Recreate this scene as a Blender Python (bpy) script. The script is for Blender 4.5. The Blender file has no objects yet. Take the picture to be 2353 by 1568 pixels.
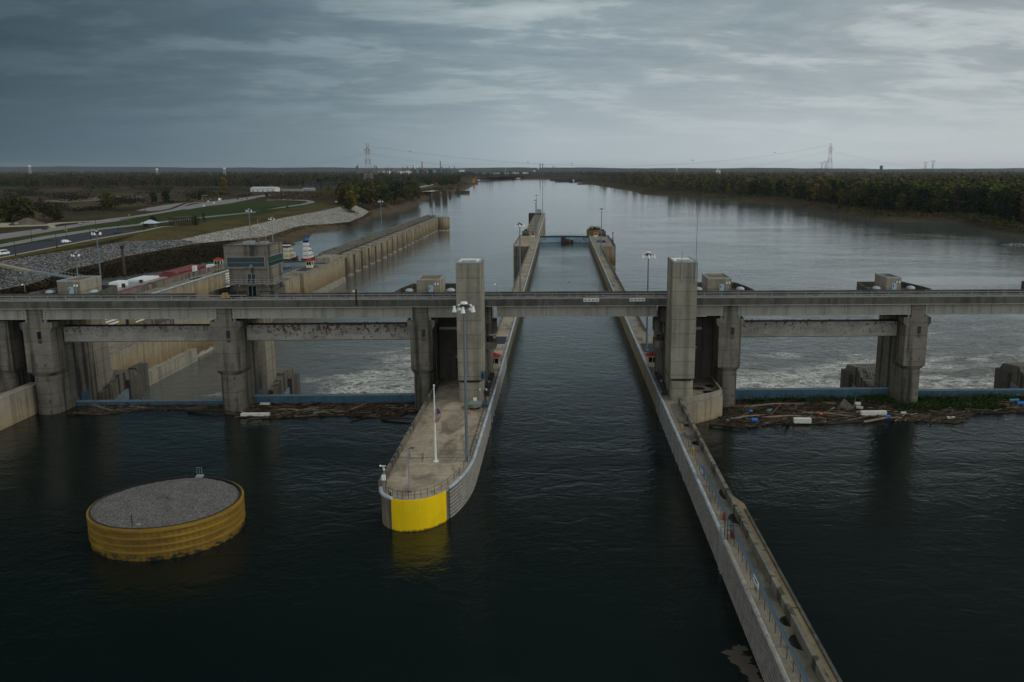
import bpy, bmesh, math, random
import numpy as np
from math import radians as R, sin, cos, pi, sqrt
from mathutils import Vector, Matrix
random.seed(7); rng = np.random.default_rng(7)
S = bpy.context.scene; COL = S.collection
# ------------------------------------------------------------------ camera
F = 2022.0; CX = 1274.5; CY = 784.0; HZ = 388.0; CAMH = 46.8          # measured on the photograph (2353 px wide)
PITCH = math.atan((CY - HZ) / F); YAW = math.atan(-10.5 * cos(PITCH) / F)
cam_d = bpy.data.cameras.new('camera'); cam = bpy.data.objects.new('camera', cam_d); COL.objects.link(cam)
cam.location = (0, 0, CAMH); cam.rotation_euler = (pi / 2 - PITCH, 0, -YAW)
cam_d.sensor_width = 36; cam_d.lens = 36 * F / 2353; cam_d.shift_x = -(CX - 1176.5) / 2353
cam_d.clip_start = 0.5; cam_d.clip_end = 80000
S.camera = cam
# ------------------------------------------------------------------ sky, sun, exposure
SUN_EL, SUN_AZ = 38, 90        # azimuth clockwise from +Y (the look direction)
w = bpy.data.worlds.new('World'); S.world = w; w.use_nodes = True
nt = w.node_tree; nt.nodes.clear()
def N(t, **k):
    n = nt.nodes.new(t)
    for a, b in k.items():
        if a in n.inputs: n.inputs[a].default_value = b
        else: setattr(n, a, b)
    return n
def Lk(a, b): nt.links.new(a, b)
def mth(op, a, b=None, clamp=False):
    n = nt.nodes.new('ShaderNodeMath'); n.operation = op; n.use_clamp = clamp
    for i, v in enumerate((a, b)):
        if v is None: continue
        if isinstance(v, (int, float)): n.inputs[i].default_value = v
        else: Lk(v, n.inputs[i])
    return n.outputs[0]
def ramp(fac, stops, interp='LINEAR'):
    n = nt.nodes.new('ShaderNodeValToRGB'); n.color_ramp.interpolation = interp
    e = n.color_ramp.elements
    while len(e) < len(stops): e.new(0.5)
    for i, (p, c) in enumerate(stops):
        e[i].position = p; e[i].color = (*c, 1) if len(c) == 3 else c
    Lk(fac, n.inputs[0]); return n.outputs[0]
def mixc(fac, a, b, blend='MIX'):
    n = nt.nodes.new('ShaderNodeMix'); n.data_type = 'RGBA'; n.blend_type = blend
    for sock, v in ((n.inputs[0], fac), (n.inputs[6], a), (n.inputs[7], b)):
        if isinstance(v, (int, float)): sock.default_value = v
        elif isinstance(v, tuple): sock.default_value = (*v, 1)
        else: Lk(v, sock)
    return n.outputs[2]
tc = nt.nodes.new('ShaderNodeTexCoord'); sep = nt.nodes.new('ShaderNodeSeparateXYZ'); Lk(tc.outputs['Generated'], sep.inputs[0])
X, Y, Z = sep.outputs
zc = mth('ADD', mth('MAXIMUM', Z, 0.0), 0.15)
px = mth('DIVIDE', X, zc); py = mth('DIVIDE', Y, zc)
cmb = nt.nodes.new('ShaderNodeCombineXYZ'); Lk(mth('MULTIPLY', px, 0.75), cmb.inputs[0]); Lk(py, cmb.inputs[1])
rot = nt.nodes.new('ShaderNodeVectorRotate'); rot.rotation_type = 'Z_AXIS'; rot.inputs['Angle'].default_value = R(-12); Lk(cmb.outputs[0], rot.inputs['Vector'])
scl = nt.nodes.new('ShaderNodeVectorMath'); scl.operation = 'MULTIPLY'; scl.inputs[1].default_value = (0.9, 1.15, 1); Lk(rot.outputs[0], scl.inputs[0])
n1 = N('ShaderNodeTexNoise', Scale=2.3, Detail=14.0, Roughness=0.65, Distortion=0.25); Lk(scl.outputs[0], n1.inputs['Vector'])
n2 = N('ShaderNodeTexNoise', Scale=0.6, Detail=3.0, Roughness=0.5, Distortion=0.3); Lk(scl.outputs[0], n2.inputs['Vector'])
cl = mth('ADD', mth('MULTIPLY', n1.outputs[0], 0.66), mth('MULTIPLY', n2.outputs[0], 0.34))
def hump(v, c, w_): return mth('SUBTRACT', 1.0, mth('ABSOLUTE', mth('DIVIDE', mth('SUBTRACT', v, c), w_)), True)
tilt = mth('SUBTRACT', Z, mth('MULTIPLY', X, 0.06))
gap = mth('MULTIPLY', hump(X, 0.01, 0.20), hump(tilt, 0.168, 0.020))                     # a break in the overcast high ahead, another to the right
gap2 = mth('MULTIPLY', hump(X, 0.50, 0.34), hump(Z, 0.118, 0.07))
cl = mth('ADD', cl, mth('ADD', mth('MULTIPLY', gap, 0.17), mth('MULTIPLY', gap2, 0.03)))
bankc = mth('MULTIPLY', hump(X, 0.22, 0.5), hump(mth('SUBTRACT', Z, mth('MULTIPLY', X, 0.16)), 0.125, 0.022)); cl = mth('SUBTRACT', cl, mth('MULTIPLY', bankc, 0.06))
SIDE = mth('ADD', mth('MULTIPLY', X, 0.90), 0.53, True)          # the cloud is thicker, darker and bluer towards -X
dark = ramp(SIDE, [(0.0, (0.026, 0.050, 0.066)), (0.15, (0.056, 0.094, 0.119)), (0.32, (0.115, 0.175, 0.213)), (0.5, (0.20, 0.27, 0.315)), (0.75, (0.25, 0.31, 0.345)), (1.0, (0.27, 0.32, 0.345))])
light = ramp(SIDE, [(0.0, (0.05, 0.085, 0.105)), (0.15, (0.11, 0.165, 0.195)), (0.32, (0.27, 0.34, 0.375)), (0.5, (0.45, 0.52, 0.54)), (0.75, (0.54, 0.595, 0.60)), (1.0, (0.55, 0.59, 0.59))])
cf = ramp(cl, [(0.40, (0, 0, 0)), (0.495, (0.25,) * 3), (0.54, (0.62,) * 3), (0.63, (1, 1, 1))])
cloud = mixc(cf, dark, light)
hz = ramp(SIDE, [(0.0, (0.052, 0.092, 0.122)), (0.15, (0.104, 0.158, 0.198)), (0.32, (0.20, 0.265, 0.305)), (0.5, (0.40, 0.47, 0.51)), (0.75, (0.50, 0.555, 0.58)), (1.0, (0.50, 0.545, 0.56))])
cloud = mixc(ramp(Z, [(0.0, (1, 1, 1)), (0.035, (0.85,) * 3), (0.075, (0.4,) * 3), (0.13, (0.05,) * 3)]), cloud, hz)
up = ramp(Z, [(0.165, (1, 1, 1)), (0.24, (0.42,) * 3), (0.34, (0.13,) * 3), (0.60, (0.13,) * 3), (0.82, (1.0,) * 3), (1.0, (1.0,) * 3)])      # unseen sky belt dimmed to darken the water's reflections, full strength overhead
cloud = mixc(1.0, cloud, up, 'MULTIPLY')
back = ramp(Y, [(0.0, (0.64, 0.645, 0.63)), (0.66, (0, 0, 0))])     # unseen brightness added behind and beside the camera, fill for the front faces
over = mixc(ramp(Z, [(0.62, (0, 0, 0)), (0.85, (1, 1, 1))]), back, (0.10, 0.102, 0.10))
cloud = mixc(1.0, cloud, over, 'ADD')
sky = nt.nodes.new('ShaderNodeTexSky'); sky.sky_type = 'NISHITA'; sky.sun_disc = False
sky.sun_elevation = R(SUN_EL); sky.sun_rotation = R(SUN_AZ)
bg1 = nt.nodes.new('ShaderNodeBackground'); bg1.inputs[1].default_value = 0.05; Lk(sky.outputs[0], bg1.inputs[0])
bg2 = nt.nodes.new('ShaderNodeBackground'); bg2.inputs[1].default_value = 1.0; Lk(cloud, bg2.inputs[0])
mx = nt.nodes.new('ShaderNodeMixShader'); mx.inputs[0].default_value = 0.97          # overcast: a little of the clear sky shows through
Lk(bg1.outputs[0], mx.inputs[1]); Lk(bg2.outputs[0], mx.inputs[2])
out = nt.nodes.new('ShaderNodeOutputWorld'); Lk(mx.outputs[0], out.inputs[0])
sd = bpy.data.lights.new('sun', 'SUN'); sd.energy = 0.95; sd.angle = R(28); sd.color = (1, 0.95, 0.86)
sun = bpy.data.objects.new('sun', sd); COL.objects.link(sun)
d = Vector((sin(R(SUN_AZ)) * cos(R(SUN_EL)), cos(R(SUN_AZ)) * cos(R(SUN_EL)), sin(R(SUN_EL))))
sun.rotation_euler = d.to_track_quat('Z', 'Y').to_euler()
S.view_settings.view_transform = 'Standard'; S.view_settings.look = 'None'; S.view_settings.gamma = 1
S.view_settings.exposure = 0.0
S.cycles.use_denoising = True
S.cycles.max_bounces = 5; S.cycles.caustics_reflective = False; S.cycles.caustics_refractive = False
S.cycles.transparent_max_bounces = 6; S.cycles.volume_bounces = 0; S.cycles.volume_max_steps = 64
# ------------------------------------------------------------------ photograph pixel + known height -> place in the world
_v = Vector((sin(YAW) * cos(PITCH), cos(YAW) * cos(PITCH), -sin(PITCH))); _r = Vector((cos(YAW), -sin(YAW), 0)); _u = _r.cross(_v)
def at(x, y, z=0.0):
    q = _v + _r * ((x - CX) / F) - _u * ((y - CY) / F); t = (z - CAMH) / q.z
    return Vector((q.x * t, q.y * t, z))
def aty(x, y, Yw):
    q = _v + _r * ((x - CX) / F) - _u * ((y - CY) / F); t = Yw / q.y
    return Vector((q.x * t, q.y * t, CAMH + q.z * t))
K = 0.2501
def T1(x, y, z): return at(x * K, 343.1 + y * K, z)
def T2(x, y, z): return at(588.2 + x * K, 343.1 + y * K, z)
def T3(x, y, z): return at(1176.5 + x * K, 343.1 + y * K, z)
def T4(x, y, z): return at(1764.7 + x * K, 343.1 + y * K, z)
def B1(x, y, z): return at(x * K, 637.3 + y * K, z)
def B2(x, y, z): return at(588.2 + x * K, 637.3 + y * K, z)
def B3(x, y, z): return at(1176.5 + x * K, 637.3 + y * K, z)
def B4(x, y, z): return at(1764.7 + x * K, 637.3 + y * K, z)
def dam(u, w_, z): return Vector((u, 168 + 0.04 * u + w_, z))
WT = 4.3; LP = -7.2; LAND = 4.5         # lock wall top, lower pool level, land behind the levee (upper pool = 0)
# ------------------------------------------------------------------ materials
MATS = {}
def newmat(name):
    global nt
    m = bpy.data.materials.new(name); m.use_nodes = True; nt = m.node_tree; nt.nodes.clear()
    o = nt.nodes.new('ShaderNodeOutputMaterial'); b = nt.nodes.new('ShaderNodeBsdfPrincipled'); Lk(b.outputs[0], o.inputs[0])
    MATS[name] = m; return m, b, o
def posn(scale=(1, 1, 1)):
    g = nt.nodes.new('ShaderNodeNewGeometry'); v = nt.nodes.new('ShaderNodeVectorMath'); v.operation = 'MULTIPLY'
    v.inputs[1].default_value = scale; Lk(g.outputs['Position'], v.inputs[0]); return v.outputs[0]
def posxyz():
    g = nt.nodes.new('ShaderNodeNewGeometry'); s = nt.nodes.new('ShaderNodeSeparateXYZ'); Lk(g.outputs['Position'], s.inputs[0]); return s.outputs
def noise(vec, scale, detail=4.0, rough=0.55, dist=0.0):
    n = N('ShaderNodeTexNoise', Scale=scale, Detail=detail, Roughness=rough, Distortion=dist); Lk(vec, n.inputs['Vector']); return n.outputs[0]
def bump(b, h, strength, dist=1.0):
    n = N('ShaderNodeBump', Strength=strength, Distance=dist); Lk(h, n.inputs['Height']); Lk(n.outputs[0], b.inputs['Normal'])
def band(v, lo, hi):             # 1 inside lo..hi
    return mth('MULTIPLY', mth('GREATER_THAN', v, lo), mth('LESS_THAN', v, hi))
def simple(name, col, rough=0.6, amt=0.25, sc=0.8, metal=0.0, dirt=None, spec=0.3):
    m, b, o = newmat(name)
    n = noise(posn(), sc, 5.0, 0.6); n_ = noise(posn((3, 3, 0.25)), sc, 3.0)
    lo = tuple(c * (1 - amt) for c in col); hi = tuple(min(1, c * (1 + amt)) for c in col)
    c = ramp(mth('ADD', mth('MULTIPLY', n, 0.6), mth('MULTIPLY', n_, 0.4)), [(0.35, lo), (0.65, hi)])
    if dirt: c = mixc(ramp(noise(posn(), sc * 2.3, 6.0, 0.65), [(0.56, (0, 0, 0)), (0.68, (0.8,) * 3)]), c, dirt)
    Lk(c, b.inputs['Base Color']); b.inputs['Roughness'].default_value = rough; b.inputs['Metallic'].default_value = metal
    b.inputs['Specular IOR Level'].default_value = spec
    return m
def concrete(name, col, lift=2.6, streak=0.68, tan=None, blotch=0.35, lines=True, deck=False):
    m, b, o = newmat(name)
    big = noise(posn(), 0.16, 5.0, 0.6, 0.4); mid = noise(posn(), 1.1, 5.0, 0.65); fine = noise(posn(), 9.0, 3.0, 0.6)
    f = mth('ADD', mth('ADD', mth('MULTIPLY', big, 0.45), mth('MULTIPLY', mid, 0.35)), mth('MULTIPLY', fine, 0.2))
    lo = tuple(c * (1 - blotch) for c in col); hi = tuple(c * (1 + blotch) for c in col)
    c = ramp(f, [(0.36, lo), (0.5, col), (0.64, hi)])
    px_, py_, pz_ = posxyz()
    if tan is not None:            # tide-marked lower walls: brown algae band, pale scoured foot
        zz = mth('ADD', pz_, mth('MULTIPLY', mth('SUBTRACT', noise(posn((0.6, 0.6, 1)), 0.5, 3.0), 0.5), 3.0))
        t = ramp(mth('DIVIDE', mth('ADD', zz, 8.5), 14.0), [(0.0, (0.45, 0.42, 0.33)), (0.13, (0.42, 0.39, 0.30)), (0.17, (0.11, 0.085, 0.05)),
             (0.3, (0.20, 0.145, 0.075)), (0.5, (0.27, 0.21, 0.12)), (0.7, (0.33, 0.275, 0.175)), (0.92, (0.27, 0.25, 0.2))])
        c = mixc(tan, c, t)
        c = mixc(0.8, c, ramp(f, [(0.36, (0.6,) * 3), (0.64, (1.1,) * 3)]), 'MULTIPLY')
    if streak:
        st = noise(posn((0.75, 0.75, 0.035)), 1.0, 2.0, 0.5); st2 = noise(posn((0.16, 0.16, 0.05)), 1.0, 3.0); st3 = noise(posn((2.4, 2.4, 0.10)), 1.0, 2.0)
        k = ramp(mth('ADD', mth('ADD', mth('MULTIPLY', st, 0.6), mth('MULTIPLY', st2, 0.32)), mth('MULTIPLY', st3, 0.08)), [(0.495, (1, 1, 1)), (0.58, (1 - streak,) * 3)])
        c = mixc(1.0, c, k, 'MULTIPLY')
    if lines:
        fr = mth('FRACT', mth('DIVIDE', mth('ADD', pz_, 100.0), lift))
        c = mixc(mth('MULTIPLY', mth('LESS_THAN', fr, 0.045), 0.5), c, (0.03, 0.03, 0.028))
        lv = nt.nodes.new('ShaderNodeTexWhiteNoise'); lv.noise_dimensions = '1D'
        Lk(mth('FLOOR', mth('DIVIDE', mth('ADD', pz_, 100.0), lift)), lv.inputs['W'])
        c = mixc(0.35, c, ramp(lv.outputs[0], [(0, (0.62,) * 3), (1, (1.2,) * 3)]), 'MULTIPLY')
    if deck:                       # broad damp and oil patches, expansion joints
        dp = noise(posn((1, 0.35, 1)), 0.33, 6.0, 0.66, 0.8)
        c = mixc(ramp(dp, [(0.5, (0, 0, 0)), (0.66, (0.75,) * 3)]), c, tuple(q * 0.3 for q in col))
        fr = mth('FRACT', mth('DIVIDE', mth('ADD', py_, 300.0), 11.3))
        c = mixc(mth('MULTIPLY', mth('LESS_THAN', fr, 0.012), 0.6), c, (0.02, 0.02, 0.018))
    Lk(c, b.inputs['Base Color']); b.inputs['Roughness'].default_value = 0.85; b.inputs['Specular IOR Level'].default_value = 0.2
    bump(b, mth('ADD', mid, mth('MULTIPLY', fine, 0.4)), 0.25, 0.06)
    return m
concrete('concrete', (0.172, 0.16, 0.132))
concrete('concrete_pale', (0.285, 0.265, 0.21), streak=0.3, blotch=0.22)
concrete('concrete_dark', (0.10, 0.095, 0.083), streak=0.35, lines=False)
concrete('girder_concrete', (0.31, 0.305, 0.27), streak=0.2, blotch=0.14, lines=False)
concrete('deck_concrete', (0.30, 0.255, 0.19), streak=0.0, lines=False, deck=True, blotch=0.45)
concrete('walk_concrete', (0.22, 0.195, 0.155), streak=0.0, lines=False, deck=True, blotch=0.3)
concrete('tide_wall', (0.22, 0.2, 0.165), lift=40, streak=0.3, tan=0.9, blotch=0.3)
concrete('stain_and_shade_concrete', (0.055, 0.05, 0.042), streak=0.3, lines=False)  # stained faces of the far fingers, and the gap shade between guide cells
concrete('cell_concrete', (0.20, 0.185, 0.15), lift=40, streak=0.45, tan=0.55, blotch=0.4)
concrete('ledge_concrete', (0.20, 0.16, 0.095), streak=0.0, lines=False, blotch=0.35)
concrete('lock_face', (0.15, 0.135, 0.10), lift=40, streak=0.5, blotch=0.4)
simple('blue_steel', (0.045, 0.105, 0.155), 0.5, 0.3, 0.7, dirt=(0.03, 0.05, 0.06))
simple('pale_blue_steel', (0.19, 0.25, 0.29), 0.5, 0.25, 0.9, dirt=(0.10, 0.10, 0.09))
simple('edge_paint', (0.34, 0.39, 0.43), 0.5, 0.3, 0.6, dirt=(0.2, 0.17, 0.15))
simple('gate_blue', (0.24, 0.38, 0.46), 0.5, 0.2, 0.25, dirt=(0.16, 0.18, 0.18))
simple('galv', (0.33, 0.37, 0.39), 0.45, 0.15, 0.9, 0.3)
simple('pole_steel', (0.15, 0.19, 0.225), 0.45, 0.1, 0.9, 0.3)
simple('rail_steel', (0.27, 0.29, 0.30), 0.5, 0.12, 0.9, 0.2)
simple('armour_steel', (0.31, 0.30, 0.275), 0.55, 0.3, 0.9, 0.1, dirt=(0.10, 0.075, 0.05))
simple('dark_steel', (0.03, 0.032, 0.035), 0.55, 0.3, 0.9)
simple('rust', (0.10, 0.045, 0.02), 0.8, 0.4, 0.9)
simple('white_paint', (0.74, 0.75, 0.73), 0.5, 0.06, 0.7)
simple('cream_paint', (0.60, 0.57, 0.44), 0.5, 0.08, 0.7)
simple('red_roof', (0.26, 0.025, 0.022), 0.6, 0.2, 0.8)
simple('barge_red', (0.17, 0.055, 0.052), 0.75, 0.3, 0.35, dirt=(0.13, 0.05, 0.05))
simple('boat_red', (0.16, 0.03, 0.025), 0.7, 0.3, 0.6)
simple('bright_blue', (0.015, 0.13, 0.42), 0.5, 0.15, 0.8)
simple('cyan_paint', (0.06, 0.28, 0.40), 0.5, 0.15, 0.8)
simple('door_blue', (0.36, 0.50, 0.58), 0.5, 0.08, 0.8)
simple('yellow_paint', (0.80, 0.56, 0.004), 0.45, 0.1, 0.35)
nt_ = MATS['yellow_paint'].node_tree; nt = nt_; b_ = [q for q in nt.nodes if q.type == 'BSDF_PRINCIPLED'][0]; src_ = b_.inputs['Base Color'].links[0].from_socket
_, _, z_ = posxyz(); wl = ramp(mth('ADD', z_, mth('MULTIPLY', noise(posn((1.2, 1.2, 1.2)), 1.5, 4.0), 0.7)), [(0.42, (0.9,) * 3), (0.62, (0.0,) * 3)])
scr = ramp(noise(posn((0.35, 0.35, 3.5)), 1.3, 6.0, 0.7), [(0.62, (0, 0, 0)), (0.70, (0.45,) * 3)])
c_ = mixc(scr, src_, (0.50, 0.36, 0.03)); c_ = mixc(wl, c_, (0.10, 0.075, 0.015)); Lk(c_, b_.inputs['Base Color'])
simple('machine_yellow', (0.45, 0.32, 0.02), 0.5, 0.15, 0.8)
simple('orange', (0.55, 0.12, 0.03), 0.6, 0.1, 0.8)
simple('black_rubber', (0.012, 0.012, 0.013), 0.7, 0.2, 0.8)
simple('asphalt', (0.030, 0.036, 0.050), 0.9, 0.15, 0.2)
simple('road_grey', (0.20, 0.195, 0.19), 0.9, 0.15, 0.05)
simple('kerb', (0.30, 0.275, 0.205), 0.9, 0.15, 0.1)
simple('dirt', (0.10, 0.085, 0.065), 0.95, 0.4, 0.06)
simple('plywood_roof', (0.17, 0.115, 0.05), 0.95, 0.3, 1.5)
simple('metal_roof', (0.45, 0.50, 0.53), 0.5, 0.1, 0.3)
simple('wood_dark', (0.06, 0.047, 0.033), 0.9, 0.3, 0.5)
simple('log', (0.085, 0.062, 0.04), 0.95, 0.5, 0.7)
simple('log_dark', (0.032, 0.024, 0.016), 0.95, 0.5, 0.7)
simple('log_pale', (0.20, 0.165, 0.12), 0.95, 0.3, 0.7)
simple('foam_block', (0.62, 0.61, 0.56), 0.8, 0.08, 2.0)
simple('dull_green', (0.13, 0.15, 0.115), 0.7, 0.2, 2.0)
simple('bark', (0.075, 0.06, 0.045), 0.95, 0.3, 1.0)
simple('tank_white', (0.62, 0.63, 0.62), 0.6, 0.08, 0.02)
simple('tower_red', (0.20, 0.055, 0.045), 0.7, 0.2, 0.1)
simple('tower_white', (0.42, 0.42, 0.41), 0.7, 0.1, 0.1)
simple('far_steel', (0.10, 0.115, 0.13), 0.8, 0.2, 0.02)
simple('steam', (0.85, 0.87, 0.88), 1.0, 0.03, 0.02)
simple('flag_red', (0.34, 0.02, 0.035), 0.8, 0.1, 3.0)
simple('flag_white', (0.62, 0.60, 0.58), 0.8, 0.06, 3.0)
simple('flag_blue', (0.012, 0.018, 0.07), 0.8, 0.1, 3.0)
simple('car_white', (0.72, 0.74, 0.75), 0.25, 0.03, 0.8, spec=0.5)
simple('car_dark', (0.025, 0.030, 0.036), 0.25, 0.1, 0.8, spec=0.5)
simple('car_blue', (0.02, 0.05, 0.08), 0.25, 0.1, 0.8, spec=0.5)
simple('car_silver', (0.30, 0.31, 0.32), 0.3, 0.05, 0.8, 0.3)
def glassy(name, col, rough=0.06):
    m, b, o = newmat(name); b.inputs['Base Color'].default_value = (*col, 1); b.inputs['Roughness'].default_value = rough
    b.inputs['Specular IOR Level'].default_value = 0.6
glassy('glass', (0.006, 0.016, 0.022)); glassy('teal_glass', (0.006, 0.04, 0.04)); glassy('dark_glass', (0.002, 0.012, 0.018), 0.12); glassy('black_glass', (0.004, 0.005, 0.006), 0.1)
glassy('skylight', (0.34, 0.38, 0.41), 0.25); glassy('puddle', (0.012, 0.011, 0.009), 0.08); glassy('wet_patch', (0.10, 0.15, 0.19), 0.35)
# rusty painted bulkhead beam
m, b, o = newmat('flaking_paint')
base = ramp(noise(posn((0.5, 1, 1)), 0.8, 5.0, 0.6), [(0.35, (0.25, 0.24, 0.22)), (0.65, (0.40, 0.385, 0.35))])
_, _, zz = posxyz()
k = mth('ADD', noise(posn((1.0, 1, 0.8)), 1.6, 6.0, 0.72), mth('MULTIPLY', mth('SUBTRACT', zz, 15.2), 0.035))
gx, _, _ = posxyz()
k = mth('ADD', k, mth('MULTIPLY', band(gx, -58.0, -30.0), 0.05))
c = mixc(ramp(k, [(0.585, (0, 0, 0)), (0.625, (1, 1, 1))]), base, (0.085, 0.043, 0.02))
c = mixc(ramp(mth('ADD', noise(posn((2.0, 1, 1.5)), 2.2, 6.0, 0.7), mth('MULTIPLY', mth('SUBTRACT', zz, 15.2), 0.04)), [(0.62, (0, 0, 0)), (0.65, (1, 1, 1))]), c, (0.012, 0.01, 0.008))
c = mixc(mth('MULTIPLY', mth('LESS_THAN', mth('FRACT', mth('DIVIDE', gx, 5.9)), 0.006), 0.7), c, (0.04, 0.035, 0.03))
Lk(c, b.inputs['Base Color']); b.inputs['Roughness'].default_value = 0.75
# weathered yellow sheet piling with bands
for nm_, k_ in (('cell_yellow', 0.66), ('cell_band', 0.95)):
  m, b, o = newmat(nm_)
  X_, Y_, Z_ = posxyz()
  base = ramp(noise(posn((0.4, 0.4, 1.2)), 0.9, 5.0, 0.6), [(0.3, (0.17, 0.095, 0.010)), (0.55, (0.27, 0.16, 0.014)), (0.75, (0.36, 0.22, 0.010))])
  c = mixc(ramp(mth('ADD', noise(posn((0.7, 0.7, 1.5)), 1.3, 7.0, 0.7), mth('MULTIPLY', mth('SUBTRACT', 0.9, Z_), 0.16)), [(0.58, (0, 0, 0)), (0.63, (1, 1, 1))]), base, (0.012, 0.009, 0.006))
  c = mixc(1.0, c, (k_, k_, k_), 'MULTIPLY'); Lk(c, b.inputs['Base Color']); b.inputs['Roughness'].default_value = 0.65
def rocks(name, cols, sc, bs=1.0):
    m, b, o = newmat(name)
    v = N('ShaderNodeTexVoronoi', Scale=sc); Lk(posn((1, 1, 1.5)), v.inputs['Vector'])
    wn = nt.nodes.new('ShaderNodeSeparateColor'); Lk(v.outputs['Color'], wn.inputs[0])
    c = ramp(wn.outputs[0], [(0.0, cols[0]), (0.5, cols[1]), (1.0, cols[2])])
    c = mixc(ramp(v.outputs['Distance'], [(0.35, (0, 0, 0)), (0.75, (0.85,) * 3)]), c, tuple(q * 0.25 for q in cols[0]))
    c = mixc(0.6, c, ramp(noise(posn(), sc * 0.08, 4.0, 0.6), [(0.3, (0.65,) * 3), (0.7, (1.15,) * 3)]), 'MULTIPLY')
    Lk(c, b.inputs['Base Color']); b.inputs['Roughness'].default_value = 0.95; b.inputs['Specular IOR Level'].default_value = 0.15
    bump(b, mth('SUBTRACT', 1.0, v.outputs['Distance']), bs, 0.5 / sc)
rocks('gravel', ((0.12, 0.113, 0.11), (0.18, 0.17, 0.163), (0.25, 0.24, 0.23)), 8.0, 0.6)
rocks('riprap_grey', ((0.075, 0.08, 0.088), (0.16, 0.16, 0.16), (0.30, 0.295, 0.285)), 0.95)
rocks('riprap_pale', ((0.25, 0.24, 0.21), (0.37, 0.36, 0.32), (0.48, 0.465, 0.42)), 0.9, 0.6)
def ground(name, cols, sc, stretch=(1, 1, 1), bs=0.5, rough=0.6, fine=8.0):
    m, b, o = newmat(name)
    a = noise(posn(stretch), sc, 6.0, rough, 0.5); f = noise(posn(), sc * fine, 4.0, 0.7)
    c = ramp(mth('ADD', mth('MULTIPLY', a, 0.65), mth('MULTIPLY', f, 0.35)), [(0.33 + 0.34 * i / (len(cols) - 1), q) for i, q in enumerate(cols)])
    Lk(c, b.inputs['Base Color']); b.inputs['Roughness'].default_value = 1.0; b.inputs['Specular IOR Level'].default_value = 0.05
    bump(b, f, bs, 1.0)
ground('field', ((0.008, 0.010, 0.006), (0.020, 0.019, 0.011), (0.045, 0.038, 0.021), (0.075, 0.058, 0.032), (0.018, 0.020, 0.009)), 0.0085, (1, 0.35, 1))
ground('lawn', ((0.019, 0.032, 0.011), (0.030, 0.046, 0.016), (0.058, 0.060, 0.024)), 0.012, (1, 0.5, 1))
ground('levee_grass', ((0.022, 0.026, 0.010), (0.055, 0.049, 0.019), (0.085, 0.070, 0.030), (0.036, 0.038, 0.013)), 0.045, (1, 0.6, 1))
ground('mud', ((0.03, 0.022, 0.013), (0.06, 0.044, 0.027), (0.10, 0.078, 0.05), (0.03, 0.028, 0.014)), 0.06, (1, 1, 1))
ground('dark_scrub', ((0.008, 0.007, 0.005), (0.016, 0.013, 0.007), (0.032, 0.027, 0.010)), 0.06)
ground('right_bank', ((0.014, 0.012, 0.009), (0.032, 0.025, 0.016), (0.065, 0.05, 0.03), (0.022, 0.023, 0.012)), 0.05, (1, 1, 1))
ground('forest_floor', ((0.012, 0.013, 0.008), (0.025, 0.022, 0.014)), 0.02)
ground('hill_wood', ((0.018, 0.026, 0.024), (0.03, 0.038, 0.034)), 0.002)
def leaf(name, a, b_, c_, big=0.05):
    m, b, o = newmat(name)
    oi = nt.nodes.new('ShaderNodeObjectInfo')
    at_ = nt.nodes.new('ShaderNodeAttribute'); at_.attribute_name = 'tint'
    f = mth('ADD', mth('MULTIPLY', noise(posn(), 0.45, 3.0), 0.45), mth('ADD', mth('MULTIPLY', at_.outputs['Fac'], 0.4), mth('MULTIPLY', oi.outputs['Random'], 0.15)))
    c = ramp(f, [(0.2, a), (0.5, b_), (0.8, c_)])
    c = mixc(1.0, c, (1.25, 1.25, 1.2), 'MULTIPLY'); Lk(c, b.inputs['Base Color']); b.inputs['Roughness'].default_value = 0.9; b.inputs['Specular IOR Level'].default_value = 0.1
leaf('leaf_green', (0.012, 0.020, 0.007), (0.028, 0.042, 0.012), (0.062, 0.072, 0.018))
leaf('leaf_dark', (0.007, 0.013, 0.007), (0.016, 0.026, 0.011), (0.036, 0.046, 0.016))
leaf('leaf_olive', (0.016, 0.020, 0.008), (0.042, 0.043, 0.013), (0.085, 0.075, 0.018))
leaf('leaf_gold', (0.045, 0.033, 0.006), (0.11, 0.078, 0.012), (0.19, 0.13, 0.02))
leaf('leaf_brown', (0.02, 0.016, 0.010), (0.05, 0.038, 0.024), (0.085, 0.065, 0.04))
leaf('leaf_forest', (0.009, 0.016, 0.007), (0.040, 0.048, 0.015), (0.12, 0.10, 0.026))
leaf('weed', (0.010, 0.022, 0.006), (0.022, 0.042, 0.010), (0.045, 0.065, 0.015))
leaf('scrub', (0.007, 0.006, 0.004), (0.018, 0.014, 0.008), (0.036, 0.029, 0.013))
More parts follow.
